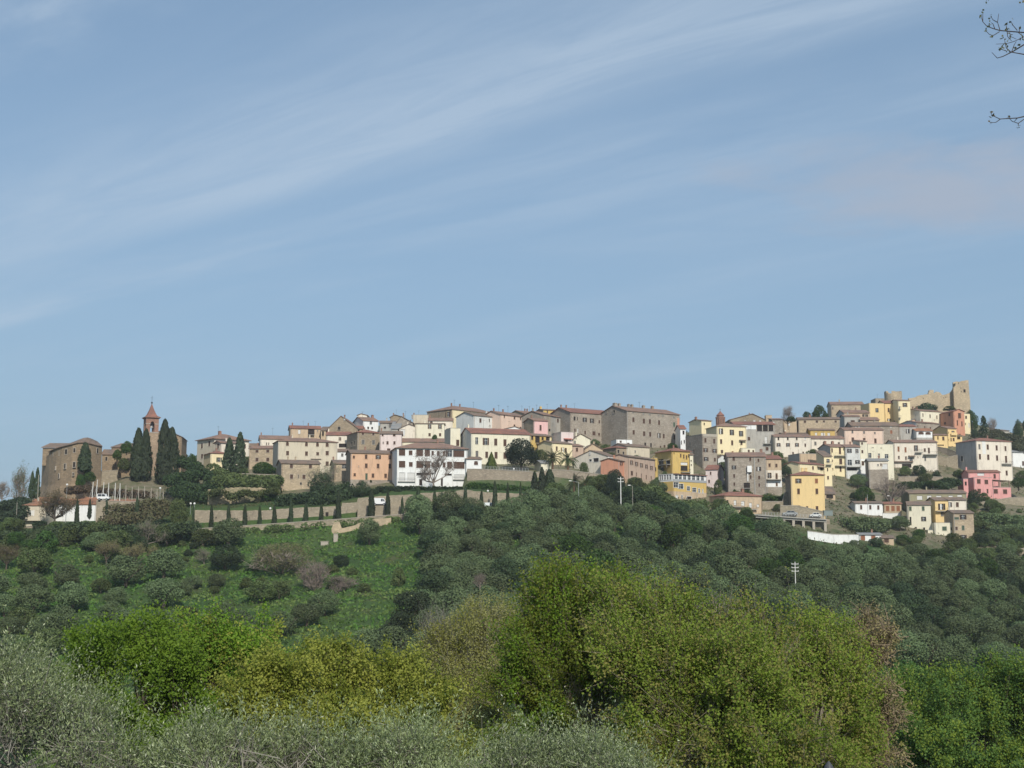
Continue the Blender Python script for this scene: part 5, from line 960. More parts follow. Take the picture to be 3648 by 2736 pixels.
# elevated parking road on columns
def elevated():
    hx = lambda x: 2500 + x / 3.6867; hy = lambda y: 1650 + y / 3.6867; Y = 396.0; o = P(hx(1200), hy(720), Y)
    r = empty('elevated_road', o); tag(r, 'elevated concrete parking road on tall square columns below the square yellow house', 'viaduct')
    m = MB(); pr = None
    for x, y in ((690, 668), (900, 684), (1200, 706), (1640, 732)):
        a = P(hx(x), hy(y), Y) - o
        if pr: m.slab([tuple(pr), tuple(a), (a.x, a.y + 7.5, a.z), (pr.x, pr.y + 7.5, pr.z)], .35)
        pr = a
    m.build('deck', [CONC], r)
    m = MB(); pr = None
    for x, y in ((690, 690), (900, 702), (1200, 724), (1640, 752)):
        a = P(hx(x), hy(y), Y + .5) - o
        if pr: m.slab([(pr.x, pr.y, pr.z - .05), (a.x, a.y, a.z - .05), (a.x, a.y + .5, a.z - .05), (pr.x, pr.y + .5, pr.z - .05)], .5)
        pr = a
    m.build('girder', [CONC], r)
    for x, yt, yb in ((1205, 730, 860), (1335, 738, 880), (1470, 748, 900), (1622, 754, 920), (1080, 722, 800)):
        a = P(hx(x), hy(yt), Y + .6) - o; zg = ground(a.x + o.x, a.y + o.y) - 1 - o.z; k = MB(); k.box(a.x - .38, a.x + .38, a.y, a.y + .76, zg, a.z - .4); k.build('column', [TRIM], r)
    m = MB(); a = P(hx(1470), hy(900), Y + 7) - o; m.box(a.x - 9, a.x + 5, a.y, a.y + .3, a.z - 3, a.z + 3.8); m.build('back_wall', [WSG], r)
elevated()
# ------------------------------------------------------------------ vehicles, lamps and poles
def car(label, fr, x, y, L, Y, colr, kind='car', rz=0.0, cat='car', name='parked_car'):
    ox, oy, s = FR[fr]; q = P(ox + x / s, oy + y / s, Y); r = empty(name, q, rz); tag(r, label, cat)
    H = {'car': 1.45, 'jeep': 1.85, 'van': 2.0}[kind]; Wd = 1.7; paint = plain('car_paint', colr, .35, .05)
    if kind == 'car': prof = [(-L/2, .35), (-L/2, .85), (-L*.30, .95), (-L*.16, H), (L*.22, H), (L*.38, .95), (L/2, .85), (L/2, .35)]; cab = [(-L*.27, .95), (-L*.15, H - .08), (L*.21, H - .08), (L*.34, .95)]
    elif kind == 'jeep': prof = [(-L/2, .45), (-L/2, H - .05), (-L*.46, H), (L*.14, H), (L*.24, 1.1), (L/2, 1.0), (L/2, .45)]; cab = [(-L*.45, 1.1), (-L*.44, H - .12), (L*.12, H - .12), (L*.20, 1.1)]
    else: prof = [(-L/2, .4), (-L/2, H - .05), (-L*.47, H), (L*.28, H), (L*.40, 1.1), (L/2, .95), (L/2, .4)]; cab = [(L*.10, 1.1), (L*.10, H - .2), (L*.27, H - .2), (L*.37, 1.1)]
    m = MB(); n = len(prof)
    for yv in (0, Wd): m.poly([(a, yv, z) for a, z in prof])
    for k in range(n): a, b = prof[k], prof[(k+1) % n]; m.poly([(a[0], 0, a[1]), (b[0], 0, b[1]), (b[0], Wd, b[1]), (a[0], Wd, a[1])])
    m.build('body', [paint], r)
    m = MB(); cx = [(a, z) for a, z in cab]; half = (cab[0][0] + cab[-1][0]) / 2
    m.poly([(a, -.02, z) for a, z in (cab[0], cab[1], (half - .05, cab[1][1]), (half - .05, cab[0][1]))]); m.poly([(a, -.02, z) for a, z in ((half + .05, cab[0][1]), (half + .05, cab[1][1]), cab[2], cab[3])])
    m.build('side_window', [GLASS], r)
    tyre = plain('tyre_rubber', (0.03, 0.03, 0.03))
    for wx in (-L*.31, L*.31):
        for wy in (-.06, Wd - .16):
            k = MB(); k.tube((wx, wy, .32), (wx, wy + .22, .32), .33, .33, 12, 0, True); w_ = k.build('wheel', [tyre], r)
            k = MB(); k.tube((wx, wy - .015, .32), (wx, wy + .01, .32), .19, .19, 10, 0, True); k.build('rim', [GALV], w_)
    k = MB(); k.box(L/2 - .02, L/2 + .04, .15, .45, .65, .8); k.build('headlight', [WHITE], r)
    k = MB(); k.box(L/2 - .02, L/2 + .04, Wd - .45, Wd - .15, .65, .8); k.build('headlight', [WHITE], r)
qy = depth(366, 1783)
car('white boxy off-road car parked above the low reddish garage', 'A', 1158, 1208, 3.3, 371.4, (0.75, 0.76, 0.76), 'jeep')
car('white van parked between two cypresses on the wall road', 'C', 928, 1476, 4.0, 364.5, (0.76, 0.77, 0.78), 'van')
car('white car mostly hidden by the parapet and olive crowns', 'D', 515, 1535, 3.6, 363.5, (0.72, 0.78, 0.80), 'van')
car('silver grey hatchback parked on the elevated road', 'H', 1165, 688, 4.4, 397.5, (0.28, 0.30, 0.31), 'car')
car('pale silver car parked right of the grey hatchback on the elevated road', 'H', 1500, 712, 3.4, 397.5, (0.62, 0.64, 0.63), 'car')
car('dark blue car parked below the three-storey blush cream house', 'F', 1400, 1018, 3.2, 489, (0.12, 0.16, 0.20), 'car')
car('rust brown car parked beside the dark blue one below the blush cream house', 'F', 1255, 1014, 3.2, 489, (0.20, 0.12, 0.10), 'car')
m = MB(); q_ = P(2500 + 1665 / 3.6867, 1650 + 690 / 3.6867, 398); m.box(-1.3, 1.3, 0, 1.4, 0, 1.5); m.box(-1.4, 1.4, -.08, 1.48, 1.5, 1.62)
tag(m.build('waste_container', [plain('grey_green_plastic', (0.22, 0.26, 0.25))], None, q_), 'grey waste container at the right end of the elevated road', 'container')
def lamp(label, fr, x, ya, yb, Y, arm=0, ay=0, ball=False, cross=0, r=.07, mat=GALV, name='street_lamp', cat='street lamp'):
    ox, oy, s = FR[fr]; b = P(ox + x / s, oy + yb / s, Y); a = P(ox + x / s, oy + ya / s, Y); h = a.z - b.z; t = empty(name, b); tag(t, label, cat)
    zg = min(0, ground(b.x, b.y) - b.z) - .3
    m = MB(); m.tube((0, 0, zg), (0, 0, h), r, r * .7, 7); m.build('pole', [mat], t)
    if arm:
        e = P(ox + (x + arm) / s, oy + (ya + ay) / s, Y) - b; k = MB(); k.tube((0, 0, h), e, r * .6, r * .5, 6); k.build('arm', [mat], t)
        k = MB(); k.box(e.x - .45, e.x + .25, e.y - .16, e.y + .16, e.z - .12, e.z + .1); k.build('lamp_head', [WHITE], t)
    if ball: k = MB(); k.lathe([(.02, h), (.26, h + .12), (.32, h + .34), (.24, h + .55), (.02, h + .65)], 10); k.build('lamp_globe', [WHITE], t)
    for i in range(cross):
        k = MB(); z = h - .5 - i * .8; k.box(-.8, .8, -.06, .06, z - .06, z + .06)
        for xx in (-.7, 0, .7): k.tube((xx, 0, z + .06), (xx, 0, z + .28), .05, .04, 5)
        k.build('crossarm', [mat], t)
lamp('street lamp with a long left-pointing arm below the lower palms', 'D', 1700, 1172, 1330, 360, -105, -20)
lamp('pale street lamp with a short arm right of the white utility pole', 'E', 568, 1225, 1470, 352, -42, -14, mat=TRIM)
lamp('white concrete utility pole with crossarms in front of the dark tree', 'E', 412, 1102, 1398, 356, cross=2, r=.16, mat=WHITE, name='utility_pole', cat='utility pole')
lamp('white utility pole standing alone in the middle of the olive grove', 'H', 1228, 1295, 1445, 300, cross=3, r=.12, mat=WHITE, name='utility_pole', cat='utility pole')
lamp('tall grey utility pole in front of the low white cottage', 'I', 163, 820, 1090, 420, r=.09, name='utility_pole', cat='utility pole')
lamp('small curved street lamp beside the blossoming bare tree', 'I', 465, 840, 915, 432, -32, -6, r=.06)
lamp('leaning pale pole beside the far left cypress', 'A', 424, 920, 1178, 374, r=.10, mat=TRIM, name='utility_pole', cat='utility pole')
lamp('thin pale pole among the bushes left of the tan house', 'A', 186, 1230, 1380, 366, r=.08, mat=TRIM, name='utility_pole', cat='utility pole')
lamp('globe lamp at the foot of the castle wall', 'A', 750, 1045, 1150, 378, ball=True, r=.06)
lamp('globe lamp at the right end of the white post row', 'A', 1800, 1085, 1190, 380, ball=True, r=.06)
lamp('globe lamp on the grass below the cream villa', 'B', 1450, 1378, 1440, 380, ball=True, r=.05)
lamp('left globe lamp of the pair beside the first road cypress', 'B', 290, 1468, 1530, 371, ball=True, r=.05)
lamp('right globe lamp of the pair beside the first road cypress', 'B', 340, 1468, 1530, 371, ball=True, r=.05)
lamp('globe lamp on the parapet between the fourth and fifth road cypress', 'B', 1337, 1532, 1580, 368.2, ball=True, r=.05)
lamp('globe lamp in front of the round tree on the high stone wall', 'D', 848, 1012, 1050, 395.5, ball=True, r=.05)
lamp('globe lamp above the hedge on the uneven town wall', 'D', 508, 1302, 1340, 369.2, ball=True, r=.05)
lamp('tall thin mast leaning over the grey-tan blank-walled house', 'F', 1530, 890, 1010, 462, r=.06, mat=IRON, name='mast', cat='mast')
posts = [(1045, 1000, 1120), (1092, 975, 1115), (1165, 1005, 1140), (1220, 1010, 1150), (1294, 1012, 1146), (1348, 1015, 1150), (1415, 1040, 1150), (1486, 1058, 1145), (1558, 1052, 1160), (1628, 1045, 1105), (1700, 1068, 1165), (1766, 1085, 1165), (1836, 1110, 1180)]
for i, (x, a, b) in enumerate(posts):
    q_ = P(fa(x), fy(b), 379); h_ = P(fa(x), fy(a), 379).z - q_.z; m = MB(); lean = (-.5 if i < 3 else .15)
    m.tube((lean * .3, 0, -1.6), (0, 0, h_), .12, .08, 6); m.tube((0, 0, h_ * .7), (-.9, 0, -1.6), .035, .03, 4)
    tag(m.build('white_post', [WHITE if i < 6 else TRIM], None, q_), '%s white post from the left in the row below the castle' % ['first', 'second', 'third', 'fourth', 'fifth', 'sixth', 'seventh', 'eighth', 'ninth', 'tenth', 'eleventh', 'twelfth', 'thirteenth'][i], 'post', group='row of white posts below the castle')
# ------------------------------------------------------------------ vegetation
R_ = np.random.RandomState
def cards(C, l, w, rs, up=0.0, out=None, outw=0.6):
    n = len(C); d = rs.normal(size=(n, 3)); d[:, 2] += up * 1.5; d /= np.linalg.norm(d, axis=1)[:, None] + 1e-9
    nn = rs.normal(size=(n, 3))
    if out is not None: nn = nn * (1 - outw) + out * outw * 1.6
    s = np.cross(d, nn); s /= np.linalg.norm(s, axis=1)[:, None] + 1e-9
    L = (l * rs.uniform(.65, 1.3, n))[:, None]; Wd = (w * rs.uniform(.65, 1.3, n))[:, None]
    V = np.stack([C - d * L, C + s * Wd - d * L * .1, C + d * L, C - s * Wd - d * L * .1], 1).reshape(-1, 3)
    return V
def lobepts(lobes, n, rs, rmin=.72, bottom=-.75):
    A = np.array(lobes, float); wt = (A[:, 3] * A[:, 5]) ** 1.0; wt /= wt.sum(); k = rs.choice(len(A), n, p=wt)
    u = rs.normal(size=(n, 3)); u /= np.linalg.norm(u, axis=1)[:, None]; r = rs.uniform(rmin ** 3, 1, n) ** (1 / 3.)
    ok = u[:, 2] > bottom; k, u, r = k[ok], u[ok], r[ok]
    return A[k, :3] + u * A[k, 3:6] * r[:, None], u, k
def quads(nv): return np.arange(nv).reshape(-1, 4)
def branchy(rs, n1, n2, n3, r0=.03, spread=.45, z0=.22, h=1.0, tip=.004):
    m = MB(); tips = []
    base = Vector((0, 0, 0)); fork = Vector((rs.uniform(-.03, .03), rs.uniform(-.03, .03), z0)); m.tube(base - Vector((0, 0, .06)), fork, r0 * 1.2, r0, 7)
    for i in range(n1):
        a = 2 * math.pi * i / n1 + rs.uniform(-.3, .3); e = rs.uniform(.15, 1.0); p1 = fork + Vector((math.cos(a) * spread * .45 * e, math.sin(a) * spread * .45 * e, (h - z0) * rs.uniform(.05, .55)))
        m.tube(fork, p1, r0 * .7, r0 * .4, 5)
        for j in range(n2):
            p2 = p1 + Vector((math.cos(a) * .18 * e + rs.uniform(-.17, .17), math.sin(a) * .18 * e + rs.uniform(-.17, .17), rs.uniform(.02, .26))); m.tube(p1, p2, r0 * .36, r0 * .18, 4)
            for k in range(n3):
                p3 = p2 + Vector((rs.uniform(-.13, .13), rs.uniform(-.13, .13), rs.uniform(-.02, .16))); m.tube(p2, p3, r0 * .15, tip, 3); tips.append(p3)
    return m, tips
def v_round(seed, n=2300, lsz=.032, nl=15, zc=.56, core=True, squash=.42, gap=.0, ow=.62):
    rs = R_(seed); L = [(0, 0, zc, .36, .36, squash * .88)]
    for i in range(nl):
        a = rs.uniform(0, 2 * math.pi); t = rs.uniform(-.6, 1.0); rr = math.sqrt(max(0.05, 1 - t * t)) * .29; q = rs.uniform(.11, .2)
        L.append((math.cos(a) * rr, math.sin(a) * rr, zc + t * squash * .62, q, q, q * .95))
    C, u, k = lobepts(L, int(n * 1.2), rs, .8); C[:, 2] = np.maximum(C[:, 2], .04)
    V = cards(C, lsz, lsz * .62, rs, .1, u, ow); return V, L
UT = {}
def unit(kind, leafmat, seeds, **k):
    out = []
    for s in seeds:
        V, L = v_round(s, **k); me = np_mesh('crown', V, quads(len(V)), [leafmat]); rs = R_(s + 500); t, _ = branchy(rs, 4, 2, 0, .035, .5, .18, .8); out.append((t.mesh('trunk', [BARK]), me))
    UT[kind] = out
OLV = leaf('olive_leaves_far', (0.124, 0.168, 0.074), (0.086, 0.120, 0.052), (0.180, 0.215, 0.112), tr=.2, cs=.35)
OAK = leaf('evergreen_oak_leaves', (0.046, 0.072, 0.030), (0.030, 0.050, 0.022), (0.072, 0.098, 0.040), tr=.12, cs=.4)
GRN = leaf('fresh_green_leaves', (0.060, 0.115, 0.022), (0.036, 0.075, 0.018), (0.10, 0.155, 0.035), tr=.25, cs=.6)
SCB = leaf('mixed_scrub_leaves', (0.110, 0.148, 0.048), (0.074, 0.105, 0.035), (0.17, 0.18, 0.08), tr=.2, cs=.5)
CYP = leaf('cypress_foliage', (0.038, 0.055, 0.026), (0.025, 0.038, 0.019), (0.06, 0.078, 0.032), tr=.08, cs=.7)
BRN = leaf('budding_brown_twigs', (0.20, 0.165, 0.085), (0.15, 0.135, 0.062), (0.20, 0.21, 0.08), tr=.2, cs=.5)
unit('olive', OLV, (1, 2, 3, 4, 5, 6, 7, 8), n=5200, lsz=.0215, nl=22, ow=.78, zc=.47, squash=.50)
unit('oak', OAK, (11, 12, 13), n=5200, lsz=.0215, nl=22, ow=.75, zc=.47, squash=.50)
unit('green', GRN, (21, 22, 23), n=4000, lsz=.0245, zc=.48, squash=.48, ow=.4)
unit('scrub', SCB, (31, 32, 33), n=3800, lsz=.024, nl=16, zc=.47, squash=.48, ow=.4)
unit('bush', SCB, (41, 42), n=2200, zc=.36, squash=.52, lsz=.036)
unit('gbush', GRN, (45, 46), n=2200, zc=.36, squash=.52, lsz=.036)
unit('dbush', OAK, (47, 48), n=2200, zc=.36, squash=.52, lsz=.036)
unit('bigoak', leaf('holm_oak_leaves', (0.030, 0.044, 0.024), (0.020, 0.032, 0.018), (0.05, 0.065, 0.03), tr=.08, cs=.5), (51,), n=11000, nl=26, lsz=.0175, zc=.49, squash=.52)
def columnar(seed, fat=1.0, cone=False, forks=1):
    rs = R_(seed); n = 2000; t = rs.uniform(0, 1, n) ** .85; ph = rs.uniform(0, 2 * math.pi, n)
    f = (np.minimum(1, t * 6 + .35) * np.sqrt(np.maximum(0, 1 - t ** (1.5 if not cone else 1.0)))) if not cone else np.minimum(1, t * 8 + .4) * (1 - t) ** .85
    f = f * (1 + .10 * np.sin(ph * 3 + t * 9) + .08 * rs.normal(size=n)) * .47; r = f * rs.uniform(.8, 1.02, n)
    C = np.stack([np.cos(ph) * r, np.sin(ph) * r, .03 + t * .97], 1)
    if forks > 1:
        kk = rs.randint(0, forks, n); off = np.linspace(-.24, .24, forks)[kk]; hs = (1 - .13 * ((kk * 7 + seed) % forks)); C[:, 0] = C[:, 0] * .62 + off; C[:, 2] *= hs
    u = np.stack([np.cos(ph), np.sin(ph), np.full(n, .3)], 1); V = cards(C, .035, .05, rs, 1.6, u, .6)
    V = V.copy(); return V
def unit_cy(kind, mat, lst):
    out = []
    for a in lst:
        V = columnar(*a); me = np_mesh('crown', V, quads(len(V)), [mat]); t = MB(); t.tube((0, 0, -.05), (0, 0, .6), .05, .02, 6); out.append((t.mesh('trunk', [BARK]), me))
    UT[kind] = out
unit_cy('cypress', CYP, [(61,), (62,), (63,), (64,)]); unit_cy('cypress2', CYP, [(65, 1, False, 2), (66, 1, False, 3)]); unit_cy('cone', leaf('bright_conifer_foliage', (0.085, 0.115, 0.022), (0.05, 0.075, 0.02), None, tr=.1), [(67, 1, True)])
def unit_bare(kind, seeds, twm, lm, nleaf, n1=7, n2=6, n3=7, tip=.0035, lsz=.012):
    out = []
    for s in seeds:
        rs = R_(s); m, tips = branchy(rs, n1, n2, n3, .028, .9, .2, .95, tip); T_ = np.array([tuple(t) for t in tips]); C = np.repeat(T_, nleaf, 0) + rs.normal(size=(len(T_) * nleaf, 3)) * .045
        V = cards(C, lsz, lsz * .6, rs, .2); out.append((m.mesh('branches', [twm]), np_mesh('twig_tips', V, quads(len(V)), [lm])))
    UT[kind] = out
GRYT = plain('grey_twigs', (0.24, 0.20, 0.17), .95); BUD = leaf('reddish_buds', (0.27, 0.215, 0.17), (0.21, 0.17, 0.14), None, tr=.3); BUDG = leaf('pale_green_buds', (0.17, 0.19, 0.10), (0.12, 0.14, 0.07), None, tr=.3)
unit_bare('bare', (71, 72), GRYT, BUD, 8, 8, 7, 8); unit_bare('budding', (73, 74, 75), BARK, BRN, 12, 8, 7, 8, .003, .014); unit_bare('palegreen', (76, 77), GRYT, BUDG, 8, 8, 7, 7, .003, .013)
PBIG = leaf('pale_budding_crown', (0.215, 0.215, 0.095), (0.165, 0.150, 0.085), (0.27, 0.28, 0.12), tr=.3, cs=.4)
Vb, _ = v_round(171, n=6500, lsz=.011, nl=26, zc=.56, squash=.46, ow=.35); mb_, _t = branchy(R_(172), 9, 7, 6, .02, .95, .16, .9, .0025)
UT['budbig'] = [(mb_.mesh('branches', [GRYT]), np_mesh('twig_tips', Vb, quads(len(Vb)), [PBIG]))]
def conifer(seed, mat):
    rs = R_(seed); Cs = []
    for i in range(15):
        z = .12 + .86 * i / 15; R = .46 * (1 - z) ** .8 + .03; nb = 9
        for b in range(nb):
            a = rs.uniform(0, 2 * math.pi); rr = R * rs.uniform(.6, 1.1); t = rs.uniform(.1, 1, 22); Cs.append(np.stack([np.cos(a) * rr * t, np.sin(a) * rr * t, z - .04 * t + rs.normal(size=22) * .012], 1))
    C = np.concatenate(Cs); V = cards(C, .03, .016, rs, .3); return np_mesh('crown', V, quads(len(V)), [mat])
t_ = MB(); t_.tube((0, 0, -.05), (0, 0, .95), .025, .005, 6); UT['conifer'] = [(t_.mesh('trunk', [BARK]), conifer(81, OAK)), (t_.mesh('trunk', [BARK]), conifer(82, OAK))]
def palm_mesh(seed):
    rs = R_(seed); m = MB(); PF = []
    for i in range(46):
        a = rs.uniform(0, 2 * math.pi); el = rs.uniform(-.5, 1.35); L = rs.uniform(.42, .52); n = 9; p = Vector((0, 0, .62)); d = Vector((math.cos(a) * math.cos(el), math.sin(a) * math.cos(el), math.sin(el))); pr = None
        for k in range(n):
            q = p + d * (L / n); d = (d + Vector((0, 0, -.17))).normalized(); s = d.cross(Vector((0, 0, 1))); s = s.normalized() if s.length > 1e-3 else Vector((1, 0, 0)); w = .055 * math.sin(math.pi * (k + 1) / (n + 1)) + .01
            m.tube(p, q, .004, .003, 3)
            for sg in (-1, 1):
                for c_ in (.2, .7):
                    b = p + (q - p) * c_; m.poly([b, b + d * .014, b + s * sg * w + d * .03 - Vector((0, 0, .02)), b + s * sg * w * .9 + d * .015 - Vector((0, 0, .02))])
            p = q
    return m
PLM = leaf('palm_fronds', (0.075, 0.095, 0.035), (0.05, 0.07, 0.028), None, tr=.2)
tp = MB(); tp.lathe([(.045, -.05), (.04, .3), (.05, .5), (.075, .56), (.07, .62), (.01, .66)], 10)
UT['palm'] = [(tp.mesh('trunk', [plain('palm_trunk_fibre', (0.25, 0.15, 0.09), .95)]), palm_mesh(s).mesh('fronds', [PLM])) for s in (91, 92)]
TNAME = {'budbig': 'budding_tree', 'bigoak': 'evergreen_tree', 'olive': 'olive_tree', 'oak': 'evergreen_tree', 'green': 'leafy_tree', 'scrub': 'scrub_tree', 'bush': 'shrub', 'gbush': 'shrub', 'dbush': 'shrub', 'cypress': 'cypress_tree', 'cypress2': 'cypress_tree',
         'cone': 'conifer', 'bare': 'bare_tree', 'budding': 'budding_tree', 'palegreen': 'budding_tree', 'conifer': 'conifer', 'palm': 'palm_tree'}
PART = {'budbig': ('branches', 'twig_tips'), 'bare': ('branches', 'twig_tips'), 'budding': ('branches', 'twig_tips'), 'palegreen': ('branches', 'twig_tips'), 'palm': ('trunk', 'fronds')}
trng = random.Random(77)
def T(fr, kind, x, yb, yt, w, label, Y=None, group=None, lean=0.0):
    ox, oy, s = FR[fr]; px, pb, pt = ox + x / s, oy + yb / s, oy + yt / s
    if Y is None: Y = depth(px, pb)
    q = P(px, pb, Y); zg = ground(q.x, q.y); z0 = min(q.z, zg) if kind not in ('palm',) else q.z
    h = P(px, pt, Y).z - q.z; hh = P(px, pt, Y).z - z0; wd = w / s / F * Y
    if hh > h * 1.6: z0 = q.z; hh = h
    if kind in ('bare', 'budding', 'palegreen'): hh *= 1.18
    r = empty(TNAME[kind], (q.x, q.y, z0), trng.uniform(0, 6.28) if kind not in ('cypress2',) else 0.0)
    r.scale = (wd, wd * trng.uniform(.85, 1.1), hh); tag(r, label, 'tree' if 'shrub' not in TNAME[kind] else 'shrub', group)
    a, b = trng.choice(UT[kind]); n1, n2 = PART.get(kind, ('trunk', 'crown')); link(n1, a, r); o = link(n2, b, r); return r
# cypresses of the road
cy = [(321, 1480, 1885 - 0, 48), (560, 1475, 0, 62), (785, 1455, 0, 70), (1000, 1470, 0, 72), (1195, 1480, 0, 68), (1388, 1480, 0, 72), (1605, 1395, 0, 74), (1802, 1440, 0, 76), (2005, 1455, 0, 74)]
ordn = ['first', 'second', 'third', 'fourth', 'fifth', 'sixth', 'seventh', 'eighth', 'ninth']
for i, (x, yt, _, w) in enumerate(cy):
    px = 600 + x / 3.6867; T('Z', 'cypress', px, gpy(px, 362.5) + 4, 1400 + yt / 3.6867, w / 3.6867, '%s slim cypress from the left in the row along the town wall' % ordn[i], Y=361.0, group='cypresses along the wall road')
names2 = ['wide cypress left of the white van', 'narrow cypress right of the white van', 'short slim cypress in front of the rubble wall left of the white block', 'cypress rising in front of the left part of the white block',
          'cypress directly below the bare grey tree', 'small cypress below the right part of the white block', 'cypress at the right corner of the white block', 'slim cypress on the hedge line below the high smooth wall', 'tall slim cypress right of the hidden white car', 'thin cypress breaking the hedge line in the middle of the wall', 'last thin cypress of the road row before the big cypress pair', 'wide cypress in front of the steps in the town wall']
c2 = [(820, 1270, 104), (1035, 1305, 86), (1225, 1365, 50), (1435, 1230, 84), (1650, 1280, 76), (1850, 1285, 46), (2055, 1220, 72), (D_ := 2055 + 218, 1295, 60)]
lst = [('C', 820, 1270, 104), ('C', 1035, 1305, 86), ('C', 1225, 1365, 50), ('C', 1435, 1230, 84), ('C', 1650, 1280, 76), ('C', 1850, 1285, 46), ('C', 2055, 1220, 72), ('D', 425, 1280, 62), ('D', 600, 1160, 82), ('D', 770, 1180, 60), ('D', 938, 1175, 46), ('C', 385, 1290, 88)]
for nm, (f_, x, yt, w) in zip(names2, lst):
    ox, oy, s = FR[f_]; px = ox + x / s; T('Z', 'cypress', px, gpy(px, 362.5) + 4, oy + yt / s, w / s, nm, Y=361.0, group='cypresses along the wall road')
for lb, f_, k_, x, yb, yt, w, Y in (
    ('tall dark cypress hugging the castle front', 'A', 'cypress', 948, 900, 562, 165, 401), ('left tree of the broad cypress pair hiding the church', 'A', 'cypress', 1545, 880, 402, 185, 418), ('middle dark cypress beside the bell tower foot', 'A', 'cypress', 1632, 880, 412, 170, 419),
    ('tallest dark cypress right of the bell tower', 'A', 'cypress', 1842, 870, 308, 185, 418), ('right leaning cypress covering the nave of the church', 'A', 'cypress', 1925, 870, 395, 205, 420), ('dark cypress at the far left beside the leaning pole', 'A', 'cypress2', 382, 1195, 845, 118, 386),
    ('dark double cypress in front of the cream villa', 'B', 'cypress2', 862, 1040, 525, 290, 436), ('short cypress in front of the long low white house', 'A', 'cypress', 860, 1520, 1200, 62, 360), ('small cypress at the right part of the long low white house', 'A', 'cypress', 1006, 1420, 1195, 48, 360), ('small cypress below the parked off-road car', 'A', 'cypress', 1198, 1380, 1195, 40, 360), ('small cypress in the shrubs below the post row', 'A', 'cypress', 1540, 1400, 1170, 52, 360),
    ('left big cypress of the pair beside the high stone wall', 'D', 'cypress2', 1172, 1430, 980, 200, 372), ('right big cypress of the pair beside the high stone wall', 'D', 'cypress', 1318, 1420, 1005, 200, 373)):
    T(f_, k_, x, yb, yt, w, lb, Y=Y)
